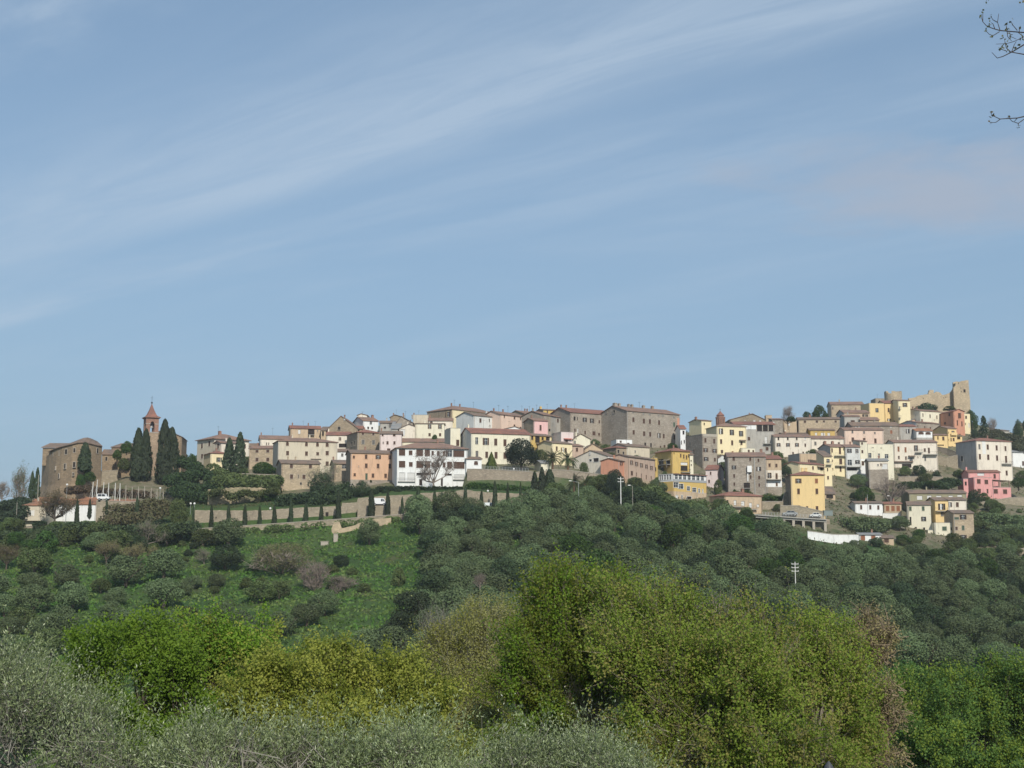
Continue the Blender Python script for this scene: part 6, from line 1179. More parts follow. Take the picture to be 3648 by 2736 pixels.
# town and garden trees, one by one
for lb, f_, k_, x, yb, yt, w, Y in (
    ('huge round dark evergreen tree in front of the long cream house', 'D', 'bigoak', 950, 1035, 562, 500, 402), ('bright green conical conifer in front of the long cream house', 'D', 'cone', 555, 990, 780, 185, 398),
    ('left tall palm with a reddish trunk above the stone wall', 'D', 'palm', 1362, 1075, 735, 300, 401), ('right tall palm with drooping fronds above the stone wall', 'D', 'palm', 1562, 1080, 745, 310, 401), ('left lower palm in front of the rough stone wall', 'D', 'palm', 1640, 1400, 1050, 300, 380), ('right lower palm behind the street lamp', 'D', 'palm', 1785, 1420, 1070, 300, 379),
    ('small leaning round tree on the terrace of the white gable house', 'D', 'scrub', 1770, 1070, 880, 150, 400), ('large dark tree left of the long dusty pink row house', 'E', 'bigoak', 335, 1330, 968, 310, 380), ('grey leafless tree in front of the white modern block', 'C', 'bare', 1640, 1290, 815, 370, 384),
    ('pale budding tree against the sky at the far left', 'A', 'palegreen', 215, 1250, 870, 250, 392), ('pinkish bare tree at the left edge against the sky', 'A', 'bare', 20, 1250, 1030, 190, 388), ('thin leafless tree on the skyline left of the green trees', 'F', 'bare', 1362, 560, 250, 230, 520),
    ('green leafy tree on the skyline behind the long stone house', 'F', 'green', 1860, 470, 145, 300, 540), ('lower green tree on the skyline left of the taller one', 'F', 'green', 1665, 460, 275, 180, 538), ('green treetop behind the tan house on the skyline', 'F', 'gbush', 1410, 460, 345, 190, 519),
    ('tall grey-green tree behind the salmon orange house', 'J', 'green', 1195, 1400, 845, 300, 566), ('dark conifer with layered branches right of the salmon orange house', 'J', 'conifer', 1425, 1480, 970, 400, 548), ('smaller dark fir left of the layered conifer', 'J', 'oak', 1245, 1470, 1235, 190, 545),
    ('purple-brown leafless tree right of the layered conifer', 'J', 'bare', 1600, 1360, 1100, 240, 560), ('dark round evergreen at the right edge of the skyline', 'J', 'oak', 2105, 1390, 1020, 220, 566), ('second dark evergreen cut by the right edge', 'J', 'oak', 2250, 1350, 1050, 160, 568),
    ('big rounded bush at the foot of the castle ruin', 'J', 'dbush', 300, 930, 690, 520, 586), ('low bush right of the big one below the castle ruin', 'J', 'bush', 740, 900, 790, 300, 588), ('dark pine leaning in front of the pink villa', 'I', 'oak', 1560, 985, 720, 230, 450),
    ('blossoming bare tree beside the curved lamp', 'I', 'bare', 470, 940, 650, 340, 438), ('dark evergreen in front of the long pale cream house', 'I', 'oak', 840, 600, 405, 220, 478), ('green-grey tree left of the dark evergreen in the terrace garden', 'I', 'scrub', 660, 590, 425, 190, 478), ('round shrub on the terrace right of the dark evergreen', 'I', 'dbush', 1060, 580, 465, 160, 478),
    ('bright garden tree below the big grey-white house', 'I', 'green', 1345, 640, 480, 180, 486), ('lone dark tree at the foot of the right terrace wall', 'I', 'oak', 1660, 1500, 1300, 230, 404), ('green tree right of the pink villa at the picture edge', 'I', 'green', 2140, 760, 580, 230, 468),
    ('bright bush in front of the ivory lower house', 'I', 'green', 830, 1370, 1255, 220, 402), ('young green tree in front of the rubble stone house', 'B', 'green', 1240, 1120, 880, 360, 428), ('round green treetop left of the cream villa', 'B', 'green', 310, 1000, 765, 180, 440), ('dark bushy tree right of the tan rubble stone house', 'B', 'oak', 2010, 1420, 1010, 420, 385),
    ('blossoming pale tree beside the tan rubble stone house', 'B', 'palegreen', 2020, 1200, 950, 280, 396), ('dark bush cluster below the orange-peach house', 'C', 'oak', 700, 1420, 1120, 330, 378), ('second dark bush under the orange-peach house', 'C', 'dbush', 850, 1420, 1210, 230, 379), ('small potted bush on the plinth of the orange-peach house', 'C', 'dbush', 815, 1180, 1130, 40, 397),
    ('round shrub at the left foot of the white modern block', 'C', 'dbush', 1180, 1340, 1235, 150, 380), ('round shrub left of the bare grey tree', 'C', 'dbush', 1380, 1340, 1235, 150, 380), ('round shrub under the bare grey tree', 'C', 'dbush', 1600, 1330, 1225, 220, 380),
    ('dark shrub on the road wall below the orange-peach house', 'C', 'dbush', 1010, 1360, 1235, 130, 379), ('climbing bush on the castle front beside its cypress', 'A', 'gbush', 1000, 1010, 850, 190, 402), ('bright bush at the castle foot left of the climbing bush', 'A', 'gbush', 900, 1060, 880, 150, 399), ('ivy mass over the stone wing beside the church cypresses', 'A', 'gbush', 1425, 690, 505, 150, 421), ('hanging ivy tree on the stone wing corner', 'A', 'gbush', 1320, 760, 610, 130, 420),
    ('yellowish shrub beneath the ivy stone wing', 'A', 'bush', 1390, 880, 700, 180, 418), ('brownish spreading tree hiding the long low white house', 'A', 'budding', 620, 1500, 1080, 330, 366), ('round yellow-green tree below the post row', 'A', 'scrub', 2010, 1420, 1140, 270, 362), ('bushy tree on the terrace above the yellow house', 'F', 'dbush', 1330, 1330, 1090, 200, 428), ('garden tree left of the long khaki block', 'I', 'green', 110, 900, 680, 300, 440),
    ('green tree in the garden above the khaki block', 'I', 'green', 1010, 740, 620, 240, 452), ('dark bush at the left garden above the khaki block', 'I', 'dbush', 620, 740, 630, 160, 452), ('cluster bush beneath the glazed veranda left side', 'E', 'bush', 900, 1370, 1210, 230, 392), ('ivy covered rock right of the pale pink house', 'F', 'bush', 260, 1540, 1310, 180, 420),
    ('orange-green bush at the corner of the large tenement', 'F', 'gbush', 515, 1590, 1500, 90, 418), ('small terrace olive on the roof garden of the warm cream house', 'C', 'gbush', 1655, 630, 525, 90, 452)):
    T(f_, k_, x, yb, yt, w, lb, Y=Y)
# hedge and shrub masses that nobody could count: each one object
def mass(label, fr, pts, n, mat, name='shrubs', cat='shrubs', lsz=.35, hgt=1.5, seed=1, dY=3.0):
    ox, oy, s = FR[fr]; rs = R_(seed); Cs = []
    for i in range(n):
        t = rs.uniform(0, len(pts) - 1.001); k = int(t); f = t - k; a, b = pts[k], pts[k+1]; x = a[0] + (b[0] - a[0]) * f; y = a[1] + (b[1] - a[1]) * f; Y = a[2] + (b[2] - a[2]) * f + rs.uniform(-dY, dY) * .5
        q = P(ox + x / s, oy + y / s, Y); r = hgt * rs.uniform(.6, 1.15); u = rs.normal(size=(70, 3)); u /= np.linalg.norm(u, axis=1)[:, None]; zb = q.z
        Cs.append(np.array([q.x, q.y, zb]) + u * r * np.array([1.15, 1, .85]))
    C = np.concatenate(Cs); V = cards(C, lsz, lsz * .6, rs, .1)
    tag(link(name, np_mesh(name, V, quads(len(V)), [mat])), label, cat, kind='stuff')
mass('clipped green hedge on the town wall below the high smooth wall', 'D', [(280, 1235, 384), (430, 1240, 384), (650, 1262, 384), (900, 1280, 384), (1110, 1290, 384)], 90, GRN, 'hedge', 'hedge', .3, 1.5, 3, 2)
mass('dark hedge line between the white block and the town wall', 'C', [(900, 1260, 383), (1300, 1262, 383), (2000, 1262, 383)], 90, OAK, 'hedge', 'hedge', .3, .9, 4, 2)
mass('dense green thicket on the slope below the church and the villa', 'A', [(1990, 760, 425), (2150, 800, 420), (2250, 900, 412), (2050, 960, 405), (1900, 980, 400), (2100, 1080, 396), (2300, 1100, 394), (2450, 1010, 404), (2300, 900, 414), (2500, 1180, 390), (2100, 1160, 388), (1950, 1080, 392)], 200, leaf('thicket_leaves', (0.045, 0.075, 0.025), (0.028, 0.048, 0.02), (0.08, 0.11, 0.035), tr=.2), 'thicket', 'thicket', .38, 2.1, 5, 8)
mass('mixed thicket between the cream villa and the stone bank', 'B', [(560, 980, 418), (700, 1060, 412), (830, 1120, 405), (1000, 1140, 402), (1200, 1150, 402), (1440, 1150, 398), (1300, 1200, 393), (900, 1190, 393), (600, 1150, 396)], 130, SCB, 'thicket', 'thicket', .38, 1.8, 6, 6)
mass('dark green thicket above the seventh to ninth road cypress', 'B', [(1480, 1420, 376), (1700, 1400, 378), (1950, 1380, 379), (2200, 1300, 382), (2350, 1250, 384), (2300, 1400, 376), (1900, 1440, 374)], 130, OAK, 'thicket', 'thicket', .38, 2.0, 7, 5)
mass('brown and green scrub below the white post row', 'A', [(1250, 1330, 363), (1500, 1320, 366), (1700, 1260, 370), (1900, 1290, 368), (1700, 1380, 358), (1400, 1430, 352), (1200, 1450, 350)], 130, leaf('brownish_scrub', (0.10, 0.105, 0.045), (0.11, 0.085, 0.05), (0.15, 0.15, 0.08), tr=.2), 'scrub', 'scrub', .36, 2.0, 8, 8)
mass('reddish-brown dry scrub at the foot of the castle', 'A', [(760, 1100, 386), (950, 1080, 388), (1150, 1110, 386), (1400, 1130, 384), (1700, 1150, 384)], 90, leaf('dry_red_scrub', (0.13, 0.09, 0.06), (0.09, 0.075, 0.04), None, tr=.2), 'scrub', 'scrub', .3, 1.3, 9, 6)
mass('dark bushes filling the far left edge below the pale trees', 'A', [(-60, 1330, 376), (60, 1280, 380), (180, 1260, 380), (270, 1230, 382), (250, 1330, 372), (120, 1420, 368), (-40, 1430, 368)], 130, leaf('left_bushes', (0.05, 0.07, 0.04), (0.035, 0.055, 0.03), (0.09, 0.10, 0.05), tr=.2), 'bushes', 'bushes', .36, 2.0, 10, 6)
mass('bushes along the bottom of the road wall at the far left', 'A', [(0, 1620, 350), (200, 1640, 350), (400, 1600, 350), (600, 1560, 350), (800, 1530, 352), (1000, 1520, 350), (1250, 1560, 346), (1600, 1560, 346), (2000, 1540, 348), (2180, 1500, 350)], 230, leaf('slope_bushes', (0.065, 0.09, 0.035), (0.04, 0.06, 0.03), (0.11, 0.115, 0.05), tr=.2), 'bushes', 'bushes', .36, 1.9, 11, 14)
mass('grey-green scrub covering the hillside at the right edge', 'J', [(1450, 1420, 545), (1650, 1330, 560), (1800, 1420, 552), (2000, 1450, 545), (2200, 1500, 540), (2050, 1620, 528), (2250, 1700, 520), (1700, 1450, 548)], 190, leaf('ridge_scrub', (0.085, 0.09, 0.05), (0.06, 0.065, 0.035), (0.14, 0.13, 0.08), tr=.2), 'scrub', 'scrub', .38, 1.9, 12, 12)
mass('garden greenery between the terraces at the right', 'I', [(560, 700, 456), (800, 690, 458), (1000, 700, 456), (1200, 640, 466), (1350, 660, 462), (1150, 720, 452)], 120, leaf('garden_green', (0.05, 0.08, 0.03), (0.035, 0.055, 0.022), (0.10, 0.12, 0.05), tr=.2), 'bushes', 'bushes', .34, 1.3, 13, 6)
mass('orchard greenery below the low white cottage', 'I', [(-60, 1190, 410), (100, 1180, 412), (250, 1190, 412), (420, 1200, 412), (300, 1240, 406), (60, 1260, 404), (-200, 1160, 408)], 150, OLV, 'bushes', 'bushes', .34, 1.8, 14, 8)
mass('terraced olive greenery below the pink villa', 'I', [(1620, 1120, 438), (1800, 1130, 438), (2000, 1150, 436), (2250, 1160, 436), (2200, 1260, 426), (1900, 1300, 422), (1700, 1230, 428)], 190, OLV, 'bushes', 'bushes', .34, 1.9, 15, 9)
mass('bright green slope bush left of the salmon houses', 'E', [(600, 1330, 384), (760, 1300, 388), (860, 1290, 390), (1000, 1400, 384), (1150, 1480, 380), (1350, 1480, 382), (1500, 1480, 384)], 110, SCB, 'bushes', 'bushes', .36, 1.8, 16, 6)
mass('straggling shrubs clinging to the bare tan bank below the cream villa', 'B', [(540, 1330, 381), (700, 1290, 381), (850, 1380, 380), (1000, 1300, 382), (1150, 1340, 382), (1300, 1290, 384), (1460, 1300, 385)], 60, SCB, 'bushes', 'bushes', .30, 1.15, 18, 3)
mass('patchy overgrowth hanging along the foot of the road parapet', 'Z', [(700, 1905, 357), (860, 1893, 357), (1000, 1882, 357), (1150, 1872, 357), (1300, 1862, 357), (1420, 1852, 357)], 70, SCB, 'bushes', 'bushes', .30, 1.2, 19, 3)
mass('weeds and pots on the terrace below the large tenement', 'H', [(760, 470, 414), (900, 460, 414), (1050, 470, 414)], 40, GRN, 'bushes', 'bushes', .25, .8, 17, 3)
# olives and scrub trees of the open left slope (x, y of the crown centre, width in the lower-left crop)
ol = [(230, 270, 230, 'scrub'), (430, 370, 200, 'olive'), (470, 500, 240, 'olive'), (215, 520, 250, 'olive'), (210, 410, 180, 'olive'), (30, 560, 190, 'olive'), (400, 660, 250, 'olive'), (60, 700, 170, 'olive'), (820, 330, 250, 'olive'), (1080, 285, 250, 'olive'), (1070, 475, 240, 'olive'),
      (1200, 450, 130, 'olive'), (1485, 240, 210, 'oak'), (1500, 80, 230, 'olive'), (1265, 410, 120, 'olive'), (1420, 400, 120, 'olive'), (1710, 470, 180, 'scrub'), (660, 430, 130, 'scrub'), (760, 500, 150, 'olive'), (730, 600, 170, 'olive'), (1060, 670, 200, 'olive'), (1450, 600, 180, 'olive'), (1560, 660, 190, 'olive'),
      (1350, 690, 200, 'olive'), (1850, 680, 210, 'olive'), (2130, 540, 200, 'olive'), (2010, 620, 190, 'olive'), (1720, 720, 170, 'olive'), (820, 660, 190, 'olive'), (930, 720, 160, 'olive'), (150, 640, 170, 'scrub'), (280, 700, 200, 'olive'), (1600, 730, 180, 'olive'), (1480, 770, 200, 'olive'), (330, 800, 240, 'scrub'), (200, 870, 240, 'scrub'), (60, 830, 200, 'olive'), (-40, 420, 190, 'olive'),
      (40, 260, 160, 'budding'), (110, 130, 150, 'green'), (300, 130, 200, 'gbush'), (460, 90, 170, 'scrub'), (640, 90, 210, 'scrub'), (760, 140, 190, 'scrub'), (960, 110, 210, 'palegreen'), (900, 150, 130, 'oak'), (1100, 90, 190, 'scrub'), (1340, 250, 110, 'palegreen'), (700, 230, 170, 'budding'), (890, 250, 170, 'budding')]
ORD = ['first', 'second', 'third', 'fourth', 'fifth', 'sixth', 'seventh', 'eighth', 'ninth', 'tenth', 'eleventh', 'twelfth', 'thirteenth', 'fourteenth', 'fifteenth']
DSC = {'olive': 'round grey-green olive', 'scrub': 'loose mid-green small tree', 'oak': 'very dark rounded evergreen', 'budding': 'tan budding small tree', 'green': 'fresh green young tree', 'gbush': 'bright green low bush', 'palegreen': 'pale yellowish budding tree'}
bands = {}
for x, y, w, k_ in ol: bands.setdefault((k_, 0 if y < 350 else 1 if y < 580 else 2, x > 900), []).append(x)
for i, (x, y, w, k_) in enumerate(ol):
    bd = 0 if y < 350 else 1 if y < 580 else 2; o_ = sorted(bands[(k_, bd, x > 900)]).index(x)
    h = w * (.90 if k_ != 'budding' else .9); w2 = w * (1.30 if k_ in ('olive', 'scrub', 'oak') else 1)
    lb = '%s, %s from left in the %s %s part of the slope' % (DSC[k_], ORD[o_], ('upper', 'middle', 'lower')[bd], 'right' if x > 900 else 'left')
    T('L', k_, x, y + h * .52, y - h * .5, w2, lb, group={'olive': 'olives on the open slope', 'scrub': 'loose green trees on the slope', 'budding': 'tan budding trees on the slope', 'palegreen': 'pale budding trees on the slope'}.get(k_))
T('R', 'olive', 400, 175, -20, 210, 'dark olive against the crumbling stone buttress'); T('R', 'bush', 590, 440, 285, 130, 'isolated small bush in the middle of the bright grass field')
T('K', 'budbig', 1500, 1370, 840, 900, 'broad budding tree with pale green top and visible branches on the slope', Y=314); T('K', 'bare', 1920, 1640, 1170, 520, 'purplish brown bare tree right of the broad budding tree', Y=300); T('L', 'bare', 2250, 540, 390, 230, 'second purplish bare tree at the edge of the bright grass field', Y=296)
def clear_of_houses(x, y, d=1.5):
    for ax, ay, a, w, D in FOOT:
        u = (x - ax) * math.cos(a) + (y - ay) * math.sin(a); v = -(x - ax) * math.sin(a) + (y - ay) * math.cos(a)
        if -d < u < w + d and -d < v < D + d: return False
    return True
# dense olive grove on the right
gr = random.Random(2024); top_edge = [(1400, 1905), (1480, 1850), (1700, 1835), (1900, 1815), (2050, 1800), (2200, 1800), (2350, 1815), (2450, 1830), (2560, 1870), (2700, 1880), (2800, 1925), (2880, 1962), (2960, 1985), (3050, 1985), (3150, 1990), (3230, 1978), (3350, 1990), (3450, 2035), (3650, 2050), (3800, 2060)]
def te(px): return float(np.interp(px, [a for a, _ in top_edge], [b for _, b in top_edge]))
def leftlim(py): return float(np.interp(py, [1850, 1950, 2050, 2150, 2250, 2400], [1440, 1480, 1510, 1560, 1430, 1300]))
row = 0; py = 1800.0
while py < 2460:
    Yr = None; px = 1280 + (row % 2) * 44
    step = 70 + (py - 1800) * .06
    while px < 3960:
        x = px + gr.uniform(-22, 22); y = py + gr.uniform(-13, 13); px += step * gr.uniform(.8, 1.2)
        if y < te(x) + 12 or x < leftlim(y): continue
        if 1760 < x < 3120 and y > te(x) + 330 + max(0, (2400 - x)) * .0 and y > 2260: continue
        if x > 3180 and y > 2420: continue
        if 3400 < x < 3600 and 2120 < y < 2165: continue
        Y = depth(x, y)
        if Y > 500 or not clear_of_houses(U(x, y) * Y, Y, 3.0): continue
        wpx = gr.uniform(7.2, 10.8) * F / Y; hpx = wpx * gr.uniform(.72, .92); rk = gr.random(); kk = 'olive' if rk < .84 else 'oak' if rk < .96 else 'green'
        bnd = 'upper grove ' if Y > 345 else 'middle grove ' if Y > 292 else 'lower grove '
        zone = 'below the yellow restaurant' if x < 2560 else ('under the elevated road' if x < 3000 else 'by the right-hand houses')
        if kk == 'green': hpx *= 1.15
        T('Z', kk, x, y, y - hpx, wpx, {'olive': 'grey-green olive crown in the ' + bnd, 'oak': 'darker evergreen crown in the ' + bnd, 'green': 'fresh green leafy crown in the ' + bnd}[kk] + zone, Y=Y, group={'olive': 'olive trees in the ' + bnd, 'oak': 'dark evergreens in the ' + bnd, 'green': 'fresh green trees in the ' + bnd}[kk] + zone)
    row += 1; py += 31 + (py - 1800) * .035
T('R', 'bare', 1125, 470, 370, 90, 'pale forked dead trunk among the grove olives', Y=262)
T('Z', 'green', 1980, 1985, 1890, 120, 'bright green tree among the darker olives below the palms'); T('Z', 'green', 2330, 1890, 1790, 130, 'bright green tree beside the pale street lamp'); T('Z', 'green', 3240, 2480, 2330, 190, 'fresh green tree at the left edge of the bottom right trees', Y=215)

# shrubs and little trees in the gardens between the houses on the right, and on the terraces
sr = random.Random(8)
zones = [((3030, 1700, 3650, 1990), 95, 'between the garden terraces at the right'), ((2560, 1730, 2830, 1850), 20, 'around the large tenement and the tan house'), ((3390, 1870, 3690, 2010), 60, 'in the gardens at the lower right edge of town'), ((3480, 1590, 3690, 1690), 34, 'on the dry ridge above the big grey-white house'),
         ((560, 1640, 1020, 1800), 44, 'on the bank below the church and the cream villa'), ((-20, 1895, 760, 2010), 48, 'just below the castle road'), ((0, 2010, 1300, 2230), 20, 'scattered over the open left slope'), ((1960, 1750, 2450, 1815), 26, 'below the palms and the stone walls'), ((2100, 1590, 2900, 1760), 110, 'between the houses in the middle of the town'), ((1300, 1560, 2100, 1660), 30, 'between the upper houses left of the middle')]
KL = {'bush': 'low mixed shrub ', 'gbush': 'bright green shrub ', 'dbush': 'dark green shrub ', 'scrub': 'small loose tree ', 'olive': 'small grey-green olive '}
for (x0, y0, x1, y1), n, where in zones:
    for i in range(n):
        px, py = sr.uniform(x0, x1), sr.uniform(y0, y1); Y = depth(px, py); q = P(px, py, Y); k_ = sr.choice(['bush', 'bush', 'gbush', 'dbush', 'scrub', 'scrub', 'olive'])
        if not clear_of_houses(q.x, q.y, 2.2): continue
        w = sr.uniform(1.8, 6.2) * (1.25 if k_ in ('scrub', 'olive') else 1); T('Z', k_, px, py, py - w * .72 * F / Y, w * F / Y, KL[k_] + where, Y=Y, group=KL[k_].strip() + 's ' + where)
# dry garden weeds on the terraces between the houses
rs = R_(98); Cw = []
for i in range(5200):
    Yq = rs.uniform(372, 575); pq = rs.uniform(2050, 3760) if i % 4 else rs.uniform(560, 1050); xq = (pq - W0 / 2) / F * Yq
    if clear_of_houses(xq, Yq, .3): Cw.append(np.array([xq, Yq, ground(xq, Yq)]) + np.abs(rs.normal(size=(7, 3))) * np.array([.9, .9, .35]))
Cw = np.concatenate(Cw); V = cards(Cw, .34, .17, rs, .5)
tag(link('weeds', np_mesh('weeds', V, quads(len(V)), [leaf('garden_weeds', (0.095, 0.115, 0.045), (0.14, 0.13, 0.065), (0.19, 0.17, 0.10), tr=.25, cs=.12)])), 'rough weeds and dry grass on the terraces between the houses', 'weeds', kind='stuff')
# rough ground cover on the open slopes
rs = R_(99); n = 66000; Yg = rs.uniform(215, 357, n); pg = rs.uniform(-150, 3750, n); xs = (pg - W0 / 2) / F * Yg
zz = np.zeros(n); cols = TPX; 
prof = {k: np.interp(Yg, *_PR[k]) for k in cols}
pc = np.clip(pg, cols[0], cols[-1] - 1e-3); idx = np.searchsorted(cols, pc, side='right') - 1; ca_ = np.array(cols, float)
tt = (pc - ca_[idx]) / (ca_[np.minimum(idx + 1, len(cols) - 1)] - ca_[idx]); PM = np.stack([prof[k] for k in cols]); zz = PM[idx, np.arange(n)] * (1 - tt) + PM[np.minimum(idx + 1, len(cols) - 1), np.arange(n)] * tt
zz += .32 * (np.sin(xs * .31 + 1.3 * np.sin(Yg * .17)) + np.sin(Yg * .27 + 1.7 * np.sin(xs * .13)) + np.sin((xs + Yg) * .71) * .5)
cl_ = np.sin(xs * .9 + 2 * np.sin(Yg * .4)) + np.sin(Yg * .8 + 1.5 * np.sin(xs * .5)); hgt = .12 + .30 * np.clip(cl_ * .5 + .3, 0, 1)
C = np.stack([xs, Yg, zz + hgt * rs.uniform(.2, 1, n)], 1); V = cards(C, .48, .23, rs, .5)
GC = leaf('rough_grass_cover', (0.075, 0.165, 0.028), (0.120, 0.175, 0.045), (0.185, 0.175, 0.075), tr=.25, cs=.09)
tag(link('grass', np_mesh('grass', V, quads(len(V)), [GC])), 'rough green grass and low plants covering the open hillside', 'grass', kind='stuff')
# ------------------------------------------------------------------ near trees
def vnoise(C, s, seed):
    rs = R_(seed); k = rs.normal(size=(6, 3)) * s; ph = rs.uniform(0, 6.28, 6); return sum(np.sin(C @ k[i] + ph[i]) for i in range(6)) / 2.4
def near_tree(name, label, Y, lobes, nt_, per, lsz, lw, mat, seed, base=None, clump=.22, gapf=-.9, gs=.9, up=.2, shoots=0.0, limb=BARK, twigs=400, extra=None, cat='tree', dscale=.8, limb_n=9, lr=.10, bottom=-.5, sub_=10, spray=1.0, plume=None, hubs=()):
    rs = R_(seed); A = []
    for px, py, rx, ry, dy in lobes:          # measured centre and half sizes at its own distance
        Yl = Y + dy; c = P(px, py, Yl); k = Yl / F; A.append((c.x, c.y, c.z, rx * k, rx * k * dscale, ry * k))
    b = P(base[0], 2736, Y) if base else Vector((A[0][0], A[0][1], 0)); b.z = ground(b.x, b.y); r = empty(name, b); tag(r, label, cat)
    B_ = [(a[0], a[1], a[2], a[3] * .82, a[4] * .82, a[5] * .82) for a in A]
    for a in A:
        for j in range(sub_):
            v = rs.normal(size=3); v /= np.linalg.norm(v); v[2] = abs(v[2]) * 1.1 - .25; f = rs.uniform(.20, .40)
            B_.append((a[0] + v[0] * a[3] * .80, a[1] + v[1] * a[4] * .80, a[2] + v[2] * a[5] * .82, a[3] * f, a[4] * f, a[5] * f * 1.15))
    tips, u, k = lobepts(B_, int(nt_ * 1.6), rs, .55, bottom); far = rs.uniform(0, 1, len(tips)) > .93; tips[far] += u[far] * rs.uniform(.1, .55, (far.sum(), 1)) * spray; g = vnoise(tips, gs, seed); ok = g > gapf; tips, u = tips[ok], u[ok]
    o = np.array(b); seg = []
    if plume:                                  # limbs fan out from the hubs and carry leafy sprays
        nl_, nt2, nf_, tl = plume; ids = rs.choice(len(tips), min(nl_, len(tips)), replace=False); E_ = tips[ids]; U_ = u[ids]
        HB = np.array([tuple(P(hx, hy, Y)) for hx, hy in hubs]); hi = np.argmin(np.abs(E_[:, None, 0] - HB[None, :, 0]) + rs.uniform(0, 1.2, (len(E_), len(HB))), 1); H_ = HB[hi]
        Ln = np.linalg.norm(E_ - H_, axis=1)[:, None]; Mi = (H_ + E_) / 2 + np.array([0, 0, 1]) * Ln * rs.uniform(-.02, .16, (len(E_), 1)) + rs.normal(size=E_.shape) * Ln * .05
        t = rs.uniform(.35, 1.0, (len(E_), nt2, 1)) ** .6; Bz = (1 - t) ** 2 * H_[:, None] + 2 * t * (1 - t) * Mi[:, None] + t * t * E_[:, None]
        Tg = 2 * (1 - t) * (Mi - H_)[:, None] + 2 * t * (E_ - Mi)[:, None]; Tg /= np.linalg.norm(Tg, axis=2)[:, :, None]
        D_ = Tg * .75 + rs.normal(size=Bz.shape) * .42 + U_[:, None] * .2 + np.array([0, 0, .28]); D_ /= np.linalg.norm(D_, axis=2)[:, :, None]; TL = tl * rs.uniform(.45, 1.25, t.shape)
        q = rs.uniform(.1, 1.05, (len(E_), nt2, nf_, 1)); C = Bz[:, :, None] + D_[:, :, None] * q * TL[:, :, None] + rs.normal(size=(len(E_), nt2, nf_, 3)) * clump * .33
        lim_i = np.repeat(np.arange(len(E_)), nt2 * nf_); C = C.reshape(-1, 3); uu = np.repeat(U_, nt2 * nf_, 0)
        keep = vnoise(C, gs * .9, seed + 3) > gapf; C, uu, lim_i = C[keep], uu[keep], lim_i[keep]
        V = cards(C, lsz, lw, rs, up, uu * np.array([.8, .8, 1]) + np.array([0, -.35, .45]), .45)
        seg = [(H_[i], Mi[i], E_[i]) for i in range(len(E_))]; tws = [(Bz[i, j], Bz[i, j] + D_[i, j] * TL[i, j] * 1.05) for i in range(len(E_)) for j in range(nt2)]
    if plume: pass
    elif shoots:                               # leafy upright shoots
        d = u * .45 + np.array([0, 0, .75]) + rs.normal(size=tips.shape) * .28; d /= np.linalg.norm(d, axis=1)[:, None]; t = rs.uniform(-.15, 1, (len(tips), per, 1)); L = rs.uniform(.5, 1.35, (len(tips), 1, 1)) * shoots
        ln = (rs.uniform(0, 1, (len(tips), 1, 1)) > .93) * shoots * .9
        C = (tips[:, None] + d[:, None] * t * (L + ln) + rs.normal(size=(len(tips), per, 3)) * .018).reshape(-1, 3)
        dd = np.repeat(d, per, 0); n = len(C); q = dd * .9 + rs.normal(size=(n, 3)) * .55; q /= np.linalg.norm(q, axis=1)[:, None]; s_ = np.cross(q, rs.normal(size=(n, 3))); s_ /= np.linalg.norm(s_, axis=1)[:, None]
        l = (lsz * rs.uniform(.6, 1.25, n))[:, None]; w = (lw * rs.uniform(.7, 1.2, n))[:, None]; V = np.stack([C, C + q * l + s_ * w, C + q * l * 2, C + q * l - s_ * w], 1).reshape(-1, 3)
    else:
        C = (tips[:, None] + rs.normal(size=(len(tips), per, 3)) * clump * np.array([1, 1, .8])).reshape(-1, 3); V = cards(C, lsz, lw, rs, up, np.repeat(u, per, 0), .35)
    mats = [mat]; mi = None
    if extra and plume: mats.append(extra[0]); pr = np.where(rs.uniform(0, 1, lim_i.max() + 1) < extra[1], .85, .12); mi = (rs.uniform(0, 1, len(C)) < pr[lim_i]).astype(int)
    elif extra: mats.append(extra[0]); f = vnoise(C, .5, seed + 9) * .5 + .5; mi = (rs.uniform(0, 1, len(C)) < np.clip(f, 0, 1) * extra[1] * 2).astype(int)
    tag(link('foliage', np_mesh('foliage', V - o, quads(len(V)), mats, mi), r), kind='stuff')
    m = MB(); cc = Vector(A[0][:3]) - b; fork = Vector((cc.x * .2, cc.y * .2, max(1.2, cc.z * .25))); m.tube((0, 0, -.5), fork, lr * 2.0, lr * 1.5, 8); tw = MB()
    if plume:
        for hb in HB: hv = Vector(hb) - b; m.tube(fork, fork.lerp(hv, .6) - Vector((0, 0, .4)), lr * 1.8, lr * 1.5, 7); m.tube(fork.lerp(hv, .6) - Vector((0, 0, .4)), hv, lr * 1.5, lr * 1.2, 7)
        for h_, mi_, e_ in seg:
            h_, mi_, e_ = Vector(h_) - b, Vector(mi_) - b, Vector(e_) - b; pv = h_; n = 6; r0 = lr * rs.uniform(.25, .55)
            for k in range(1, n + 1):
                t = k / n; q = h_ * (1 - t) ** 2 + mi_ * 2 * t * (1 - t) + e_ * t * t; m.tube(pv, q, r0 * (1 - .85 * (k - 1) / n), r0 * (1 - .85 * k / n), 4); pv = q
        m.build('trunk', [limb], r)
        for i in rs.choice(len(tws), min(twigs, len(tws)), replace=False): tw.tube(Vector(tws[i][0]) - b, Vector(tws[i][1]) - b, lr * .10, lr * .03, 3)
        tag(tw.build('twig', [limb], r), kind='stuff'); return r
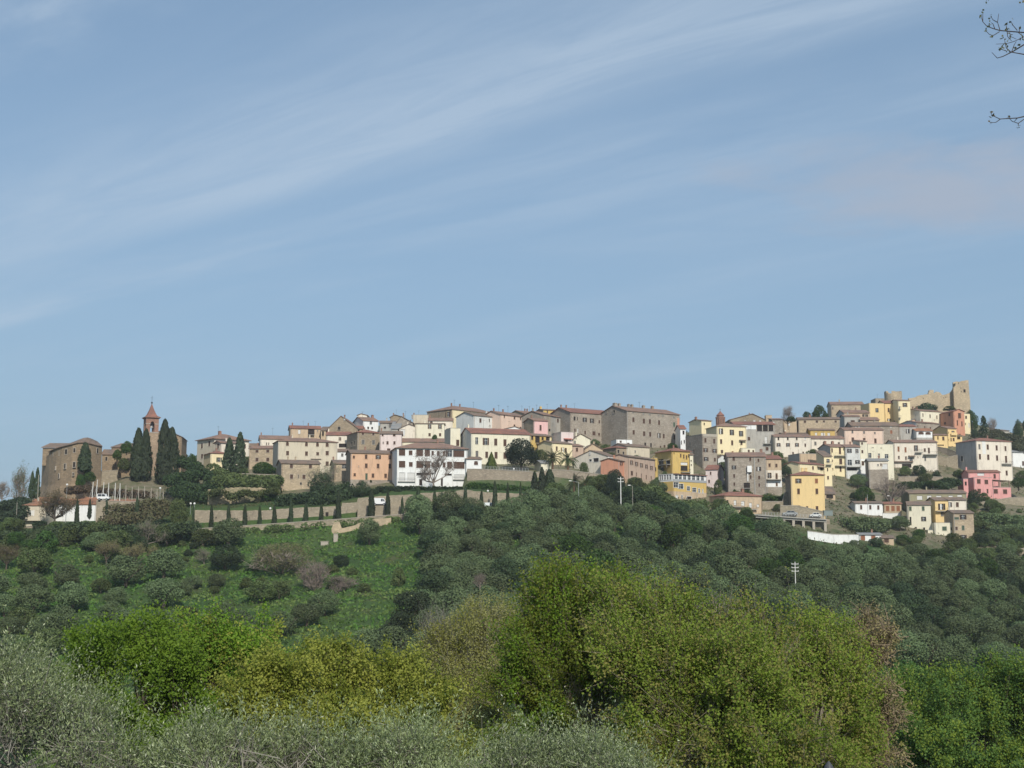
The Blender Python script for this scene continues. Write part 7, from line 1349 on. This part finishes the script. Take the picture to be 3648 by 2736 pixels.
    for a in A:
        c = Vector(a[:3]) - b; mid = fork.lerp(c, .55) + Vector((rs.uniform(-.4, .4), rs.uniform(-.4, .4), -.3)); low = c - Vector((0, 0, a[5] * .45)); mid.z -= .6; m.tube(fork, mid, lr * 1.0, lr * .7, 6); m.tube(mid, low, lr * .7, lr * .5, 6)
        for i in range(limb_n):
            v = Vector(rs.normal(size=3)).normalized(); v.z = abs(v.z) * .8 + .05; e = Vector((v.x * a[3], v.y * a[4], v.z * a[5])) * rs.uniform(.75, .98) + c; k1 = low.lerp(e, .5) + Vector(rs.normal(size=3)) * .12 * a[3]
            m.tube(low, k1, lr * .55, lr * .32, 5); m.tube(k1, e, lr * .32, lr * .10, 4)
            for j in range(4): e2 = k1.lerp(e, rs.uniform(.1, .9)) ; e3 = e2 + Vector(rs.normal(size=3)) * .16 * a[3]; m.tube(e2, e3, lr * .14, lr * .05, 3)
    m.build('trunk', [limb], r)
    ids = rs.choice(len(tips), min(twigs, len(tips)), replace=False)
    for i in ids:
        e = Vector(tips[i]) - b; dv = Vector(u[i]); s0 = e - dv * rs.uniform(.3, .8) + Vector(rs.normal(size=3)) * .1; f_ = e + Vector(rs.normal(size=3)) * .12 + Vector((0, 0, rs.uniform(.0, .25))); tw.tube(s0, f_, lr * .13, lr * .05, 3)
    tag(tw.build('twig', [limb], r), kind='stuff'); return r
LGREEN = leaf('spring_green_leaves', (0.205, 0.350, 0.036), (0.150, 0.280, 0.030), (0.29, 0.43, 0.07), tr=.48, cs=.9)
YGREEN = leaf('yellow_green_young_leaves', (0.37, 0.40, 0.075), (0.29, 0.33, 0.058), (0.45, 0.46, 0.13), tr=.48, cs=.9)
OGREEN = leaf('oak_spring_leaves', (0.212, 0.262, 0.038), (0.150, 0.200, 0.029), (0.30, 0.34, 0.065), tr=.48, cs=.7)
BRLEAF = leaf('olive_brown_young_leaves', (0.25, 0.225, 0.068), (0.19, 0.17, 0.052), None, tr=.45, cs=.8)
PALE = leaf('pale_yellow_green_buds', (0.45, 0.47, 0.18), (0.37, 0.40, 0.14), (0.54, 0.55, 0.26), tr=.4, cs=1.0)
SILV = leaf('silver_olive_leaves', (0.235, 0.285, 0.122), (0.155, 0.195, 0.082), (0.56, 0.61, 0.42), tr=.18, cs=2.2, rough=.42, spec=.45)
SILD = leaf('silver_olive_leaves_dark', (0.14, 0.17, 0.085), (0.10, 0.125, 0.06), (0.42, 0.45, 0.38), tr=.15, cs=2.4, rough=.42, spec=.45)  # dark copy of the silver leaves, crown-interior shade put into its colour
DRY = leaf('dry_tan_leaves', (0.30, 0.26, 0.12), (0.22, 0.20, 0.09), (0.40, 0.28, 0.15), tr=.3, cs=1.5)
DEEP = leaf('deep_green_leaves', (0.120, 0.190, 0.042), (0.080, 0.138, 0.032), (0.16, 0.25, 0.05), tr=.4, cs=.8)
near_tree('leafy_tree', 'bright spring green tree left of centre in the near foreground', 46, [(430, 2340, 175, 150, 0), (545, 2255, 105, 80, 1), (330, 2290, 95, 95, -1), (600, 2370, 150, 120, 0), (300, 2440, 120, 120, 0), (480, 2480, 180, 130, 0), (640, 2400, 100, 100, 1), (390, 2620, 170, 120, -1), (560, 2720, 240, 140, -1), (420, 2440, 150, 120, 1), (640, 2600, 220, 130, 0), (300, 2560, 130, 110, 0), (760, 2700, 200, 120, 1)], 3000, 1, .050, .038, LGREEN, 101, clump=.30, gapf=-1.1, twigs=1500, plume=(460, 17, 13, .62), hubs=((360, 2620), (520, 2640), (660, 2700)), lr=.05)
near_tree('leafy_tree', 'second bright green tree with airy top beside the yellow-green thicket', 48, [(735, 2265, 105, 95, 0), (850, 2330, 130, 120, 0), (950, 2400, 120, 120, 0), (720, 2400, 120, 120, 1), (880, 2480, 130, 120, 1), (960, 2240, 60, 60, 2), (800, 2600, 200, 130, -1), (620, 2520, 120, 120, 2)], 3000, 1, .050, .038, LGREEN, 102, clump=.30, gapf=-.95, twigs=1500, plume=(330, 16, 12, .62), hubs=((760, 2560), (880, 2600)), lr=.055, extra=(YGREEN, .15))
near_tree('leafy_shrub_tree', 'wide yellow-green rounded tree filling the middle foreground', 38, [(1080, 2440, 200, 165, 0), (1300, 2410, 200, 145, 1), (1480, 2480, 170, 150, 0), (980, 2560, 150, 110, -1), (1250, 2590, 260, 110, -1), (1180, 2340, 130, 75, 1), (1100, 2680, 260, 110, -2), (1450, 2680, 230, 110, -2), (860, 2520, 90, 90, -1)], 4000, 1, .041, .031, YGREEN, 103, clump=.22, gapf=-1.3, twigs=2500, plume=(560, 18, 12, .52), hubs=((980, 2700), (1200, 2700), (1400, 2700)), lr=.05, extra=(OGREEN, .22))
near_tree('budding_tree', 'pale feathery budding tree between the yellow-green tree and the big green tree', 54, [(1640, 2260, 150, 140, 0), (1740, 2300, 150, 170, 0), (1560, 2250, 80, 80, 0), (1560, 2370, 110, 110, 0), (1680, 2450, 150, 120, -1), (1790, 2220, 70, 90, 1), (1700, 2600, 190, 130, -2)], 3000, 1, .036, .024, PALE, 104, clump=.25, gapf=-1.1, twigs=3500, plume=(520, 15, 9, .80), hubs=((1640, 2620), (1740, 2640)), lr=.05, limb=BARKP, extra=(YGREEN, .3))
near_tree('leafy_tree', 'large fresh green oak crown with a high rounded top in the near centre', 45, [(2010, 2130, 170, 135, 0), (1920, 2320, 190, 160, 0), (2180, 2200, 170, 150, 1), (2080, 2400, 220, 150, 0), (1830, 2480, 160, 130, -1), (2120, 2590, 230, 130, -2), (1990, 2065, 90, 70, 1), (2180, 2130, 150, 110, 0), (1900, 2720, 250, 140, -2), (2250, 2440, 160, 140, -1)], 5000, 1, .044, .034, OGREEN, 105, clump=.24, gapf=-.95, twigs=5000, plume=(640, 18, 12, .70), hubs=((1950, 2680), (2100, 2700)), lr=.06, base=(2100,), limb=plain('oak_limbs', (0.29, 0.25, 0.19), .95), extra=(LGREEN, .35))
near_tree('leafy_tree', 'huge olive-brown spreading oak dominating the right foreground', 42, [(2400, 2240, 200, 150, 1), (2300, 2380, 210, 160, -1), (2700, 2680, 260, 160, -4), (2580, 2400, 220, 180, -2), (2620, 2300, 200, 170, 0), (2820, 2370, 200, 170, 0), (2960, 2500, 190, 190, 0), (2450, 2480, 250, 190, -1), (2720, 2560, 280, 180, -2), (3000, 2680, 170, 140, 0), (2350, 2650, 220, 120, -2), (2560, 2170, 80, 70, 2), (2230, 2290, 120, 150, 1), (2940, 2270, 110, 90, 2), (2250, 2170, 160, 120, 1), (2360, 2140, 150, 90, 1), (2180, 2330, 140, 160, -1), (2720, 2220, 190, 100, 1), (3060, 2380, 110, 110, 1), (3100, 2560, 90, 140, 0), (2500, 2780, 320, 150, -3), (2880, 2820, 260, 150, -3), (2250, 2790, 220, 130, -3), (2680, 2450, 160, 120, -3)], 9000, 1, .042, .032, OGREEN, 106, clump=.24, gapf=-.98, twigs=6500, plume=(1300, 18, 11, .78), hubs=((2450, 2700), (2600, 2720), (2750, 2700), (2900, 2740)), lr=.065, base=(2600,), limb=plain('oak_limbs', (0.29, 0.25, 0.19), .95), extra=(BRLEAF, .26))
near_tree('dry_shrub', 'dry tan leafed twigs edging the right side of the huge oak', 43, [(3120, 2330, 90, 130, 1), (3160, 2560, 75, 150, 0), (3130, 2700, 90, 90, 0), (3080, 2230, 60, 70, 2)], 700, 8, .040, .026, DRY, 107, clump=.17, gapf=-.2, twigs=1500, limb=plain('tan_twigs', (0.26, 0.20, 0.14)), cat='shrub')
near_tree('leafy_tree', 'deep green tree mass at the bottom right corner', 78, [(3500, 2560, 190, 130, 0), (3330, 2590, 120, 110, 1), (3640, 2520, 150, 120, 0), (3420, 2700, 200, 110, -2), (3640, 2700, 170, 100, -2), (3260, 2700, 90, 110, 2), (3200, 2450, 60, 60, 3), (3420, 2430, 75, 65, 1), (3570, 2395, 85, 60, 0), (3330, 2470, 60, 70, 2), (3660, 2400, 90, 80, -1)], 4000, 1, .070, .052, DEEP, 108, clump=.40, gapf=-1.0, twigs=600, plume=(460, 16, 12, 1.0), hubs=((3350, 2740), (3520, 2760), (3680, 2740)), lr=.08, extra=(OGREEN, .38))
near_tree('leafy_tree', 'rounded mid-green bush left of the bottom right corner trees', 120, [(3250, 2470, 110, 90, 0), (3330, 2520, 80, 80, 0), (3190, 2560, 80, 80, 0)], 1300, 10, .12, .085, DEEP, 109, clump=.4, gapf=-.9, twigs=100)
near_tree('olive_tree', 'silvery olive tree with tall shoots at the bottom left corner', 20, [(60, 2650, 300, 200, 0), (250, 2670, 210, 150, 1), (-110, 2560, 230, 210, 0), (90, 2470, 110, 90, 1), (330, 2800, 260, 140, -1)], 4200, 13, .034, .0085, SILV, 110, gapf=-.38, gs=1.3, shoots=.62, extra=(SILD, .35), twigs=1200, limb=BARKP, lr=.06, bottom=-.2)
near_tree('olive_tree', 'silvery olive crown at the bottom left of centre', 18.5, [(830, 2790, 260, 165, 0), (610, 2840, 220, 130, 0), (1050, 2800, 220, 150, .5)], 4600, 13, .032, .0080, SILV, 111, gapf=-.42, gs=1.3, shoots=.46, extra=(SILD, .3), twigs=900, limb=BARKP, lr=.05, bottom=-.1)
near_tree('olive_tree', 'silvery olive crown at the bottom centre of the picture', 19.5, [(1480, 2810, 280, 180, 0), (1720, 2810, 230, 170, .5), (1230, 2810, 170, 160, 0)], 4800, 13, .032, .0080, SILV, 112, gapf=-.42, gs=1.3, shoots=.46, twigs=900, limb=BARKP, lr=.05, bottom=-.1, extra=(SILD, .3))
near_tree('olive_tree', 'silvery olive crown at the bottom right of centre fading under the oak', 20.5, [(2060, 2840, 250, 190, 0), (2280, 2890, 190, 150, .5), (1880, 2820, 180, 170, 0)], 4000, 13, .032, .0080, SILV, 113, gapf=-.42, gs=1.3, shoots=.44, twigs=800, limb=BARKP, lr=.05, bottom=-.1, extra=(SILD, .3))
near_tree('leafy_tree', 'green tree filling the gap below the bright green trees', 58, [(600, 2620, 260, 130, 0), (950, 2680, 250, 120, 0), (300, 2700, 260, 120, 2), (1500, 2640, 260, 110, 0), (1830, 2650, 220, 120, 2)], 2800, 10, .07, .05, LGREEN, 114, clump=.25, gapf=-.9, twigs=200)
for i, (px, py, w, h, lb) in enumerate(((2350, 2400, 560, 240, 'dark leafy backing tree behind the big centre oak'), (2850, 2480, 560, 260, 'dark leafy backing tree behind the right part of the huge oak'), (150, 2480, 420, 200, 'muted green tree behind the bright left foreground tree'))):
    near_tree('leafy_tree', lb, 92, [(px, py, w * .5, h * .5, 0), (px - w * .3, py + 60, w * .35, h * .5, 1), (px + w * .3, py + 60, w * .35, h * .5, 1)], 1500, 9, .12, .085, DEEP, 120 + i, clump=.45, gapf=-.9, twigs=60)
# budding twigs of a tree standing just outside the right edge
YB_ = 9.0; zr = empty('budding_tree', (P(4150, 400, YB_).x, YB_, ground(P(4150, 400, YB_).x, YB_))); tag(zr, 'thin budding twigs reaching in from the top right edge against the sky', 'tree')
ob = Vector(zr.location); zx = lambda x: 3248 + x / 2.765; zy = lambda y: y / 2.765
def pl(pts, r0, r1, m):
    pp = [P(zx(x), zy(y), YB_ + d) - ob for x, y, d in pts]
    for i in range(len(pp) - 1): m.tube(pp[i], pp[i+1], r0 + (r1 - r0) * i / (len(pp) - 1), r0 + (r1 - r0) * (i + 1) / (len(pp) - 1), 5)
m = MB(); m.tube((0, 0, -.3), (0, 0, 3), .16, .12, 8); hub = P(4150, 300, YB_) - ob; m.tube((0, 0, 3), hub, .12, .07, 7); m.build('trunk', [BARK], zr)
tw = MB()
for pts in ([(2490, 700, 0), (1500, 360, 0), (1106, 320, 0), (870, 300, .1), (800, 280, .1), (740, 258, .1), (700, 215, .1), (680, 150, .1)], [(870, 300, .1), (845, 220, .1), (857, 135, .1)], [(820, 288, .1), (800, 235, .1), (782, 222, .1)], [(700, 215, .1), (700, 125, .1)], [(845, 220, .1), (800, 195, 0), (778, 160, 0)],
            [(865, 312, .1), (800, 352, .1), (760, 335, .1), (728, 300, .1)], [(1500, 360, 0), (1106, 362, 0), (1010, 408, 0), (930, 430, 0), (832, 434, 0)], [(1500, 560, 0), (1250, 560, 0), (1106, 535, 0), (975, 512, 0), (930, 470, 0), (912, 380, 0)], [(1500, 360, 0), (1106, 440, .1), (1000, 505, .1), (900, 555, .1), (842, 572, .1), (788, 515, .1)],
            [(940, 300, .1), (945, 360, .1), (985, 405, .1)], [(938, 285, .1), (925, 235, .1)], [(1060, 320, 0), (1058, 265, 0)], [(1040, 300, 0), (990, 240, 0), (978, 210, 0)], [(985, 510, 0), (1010, 440, .05), (1030, 410, .05)], [(930, 500, 0), (880, 485, 0), (860, 480, 0)], [(1050, 320, 0), (1085, 350, 0)], [(965, 320, .1), (975, 360, .1), (1030, 385, .1)],
            [(2490, 900, 0), (1500, 1060, 0), (1106, 1148, 0), (1040, 1162, 0), (870, 1172, 0), (800, 1140, 0), (778, 1110, 0)], [(870, 1175, 0), (830, 1205, 0), (770, 1210, 0)], [(1106, 1175, .1), (1050, 1215, .1), (990, 1195, .1), (960, 1165, 0), (950, 1145, 0)], [(1040, 1162, 0), (1010, 1198, .1)], [(1050, 1215, .1), (1052, 1245, .1)], [(1500, -80, 0), (1200, -20, 0), (1106, 12, 0), (1085, -8, 0)], [(1400, -60, 0), (740, -20, 0), (738, 5, 0)]):
    pl(pts, .0060 if len(pts) > 5 else .0032, .0016, tw)
tag(tw.build('twig', [plain('dark_twigs', (0.07, 0.055, 0.05))], zr), kind='stuff')
rs = R_(5); bp = [(700, 125), (782, 222), (755, 258), (925, 235), (938, 285), (978, 210), (900, 375), (862, 480), (930, 435), (912, 465), (1050, 435), (1080, 352), (1090, 380), (780, 1110), (805, 1140), (770, 1205), (950, 1145), (730, 305), (800, 350), (965, 335), (965, 380), (1020, 480), (1052, 1240), (740, 4), (1100, 10), (940, 505), (682, 160), (1058, 270), (775, 165)]
C = np.concatenate([np.array(P(zx(x), zy(y), YB_) - ob) + rs.normal(size=(4, 3)) * .008 for x, y in bp]); V = cards(C, .011, .007, rs, .5)
tag(link('bud', np_mesh('bud', V, quads(len(V)), [leaf('bud_green', (0.12, 0.13, 0.06), (0.14, 0.10, 0.06), None, tr=.3)]), zr), kind='stuff')

q_ = P(2952, 2712, 30); m = MB(); m.lathe([(.16, -.9), (.15, -.28), (.09, -.10), (.02, .0)], 14); tag(m.build('pointed_cap', [plain('dark_grey_metal', (0.07, 0.075, 0.085), .5)], None, q_), 'dark grey pointed tip poking up among leaves at the bottom edge', 'cap')
# thin spring haze in the air
m = MB(); m.box(-2600, 2600, -420, 2600, -66, 78); hm = bpy.data.materials.new('haze_air'); hm.use_nodes = True; nt = hm.node_tree; nt.nodes.clear()
pv = N('ShaderNodeVolumePrincipled'); pv.inputs['Density'].default_value = 0.00014; pv.inputs['Color'].default_value = (0.86, 0.92, 1.0, 1); pv.inputs['Anisotropy'].default_value = 0.2
ho = N('ShaderNodeOutputMaterial'); LK(pv.outputs[0], ho.inputs['Volume']); tag(m.build('haze', [hm]), kind='stuff')
print('TRIS', sum(len(o.data.polygons) for o in bpy.data.objects if o.type == 'MESH'), sum(len(me.polygons) for me in bpy.data.meshes))
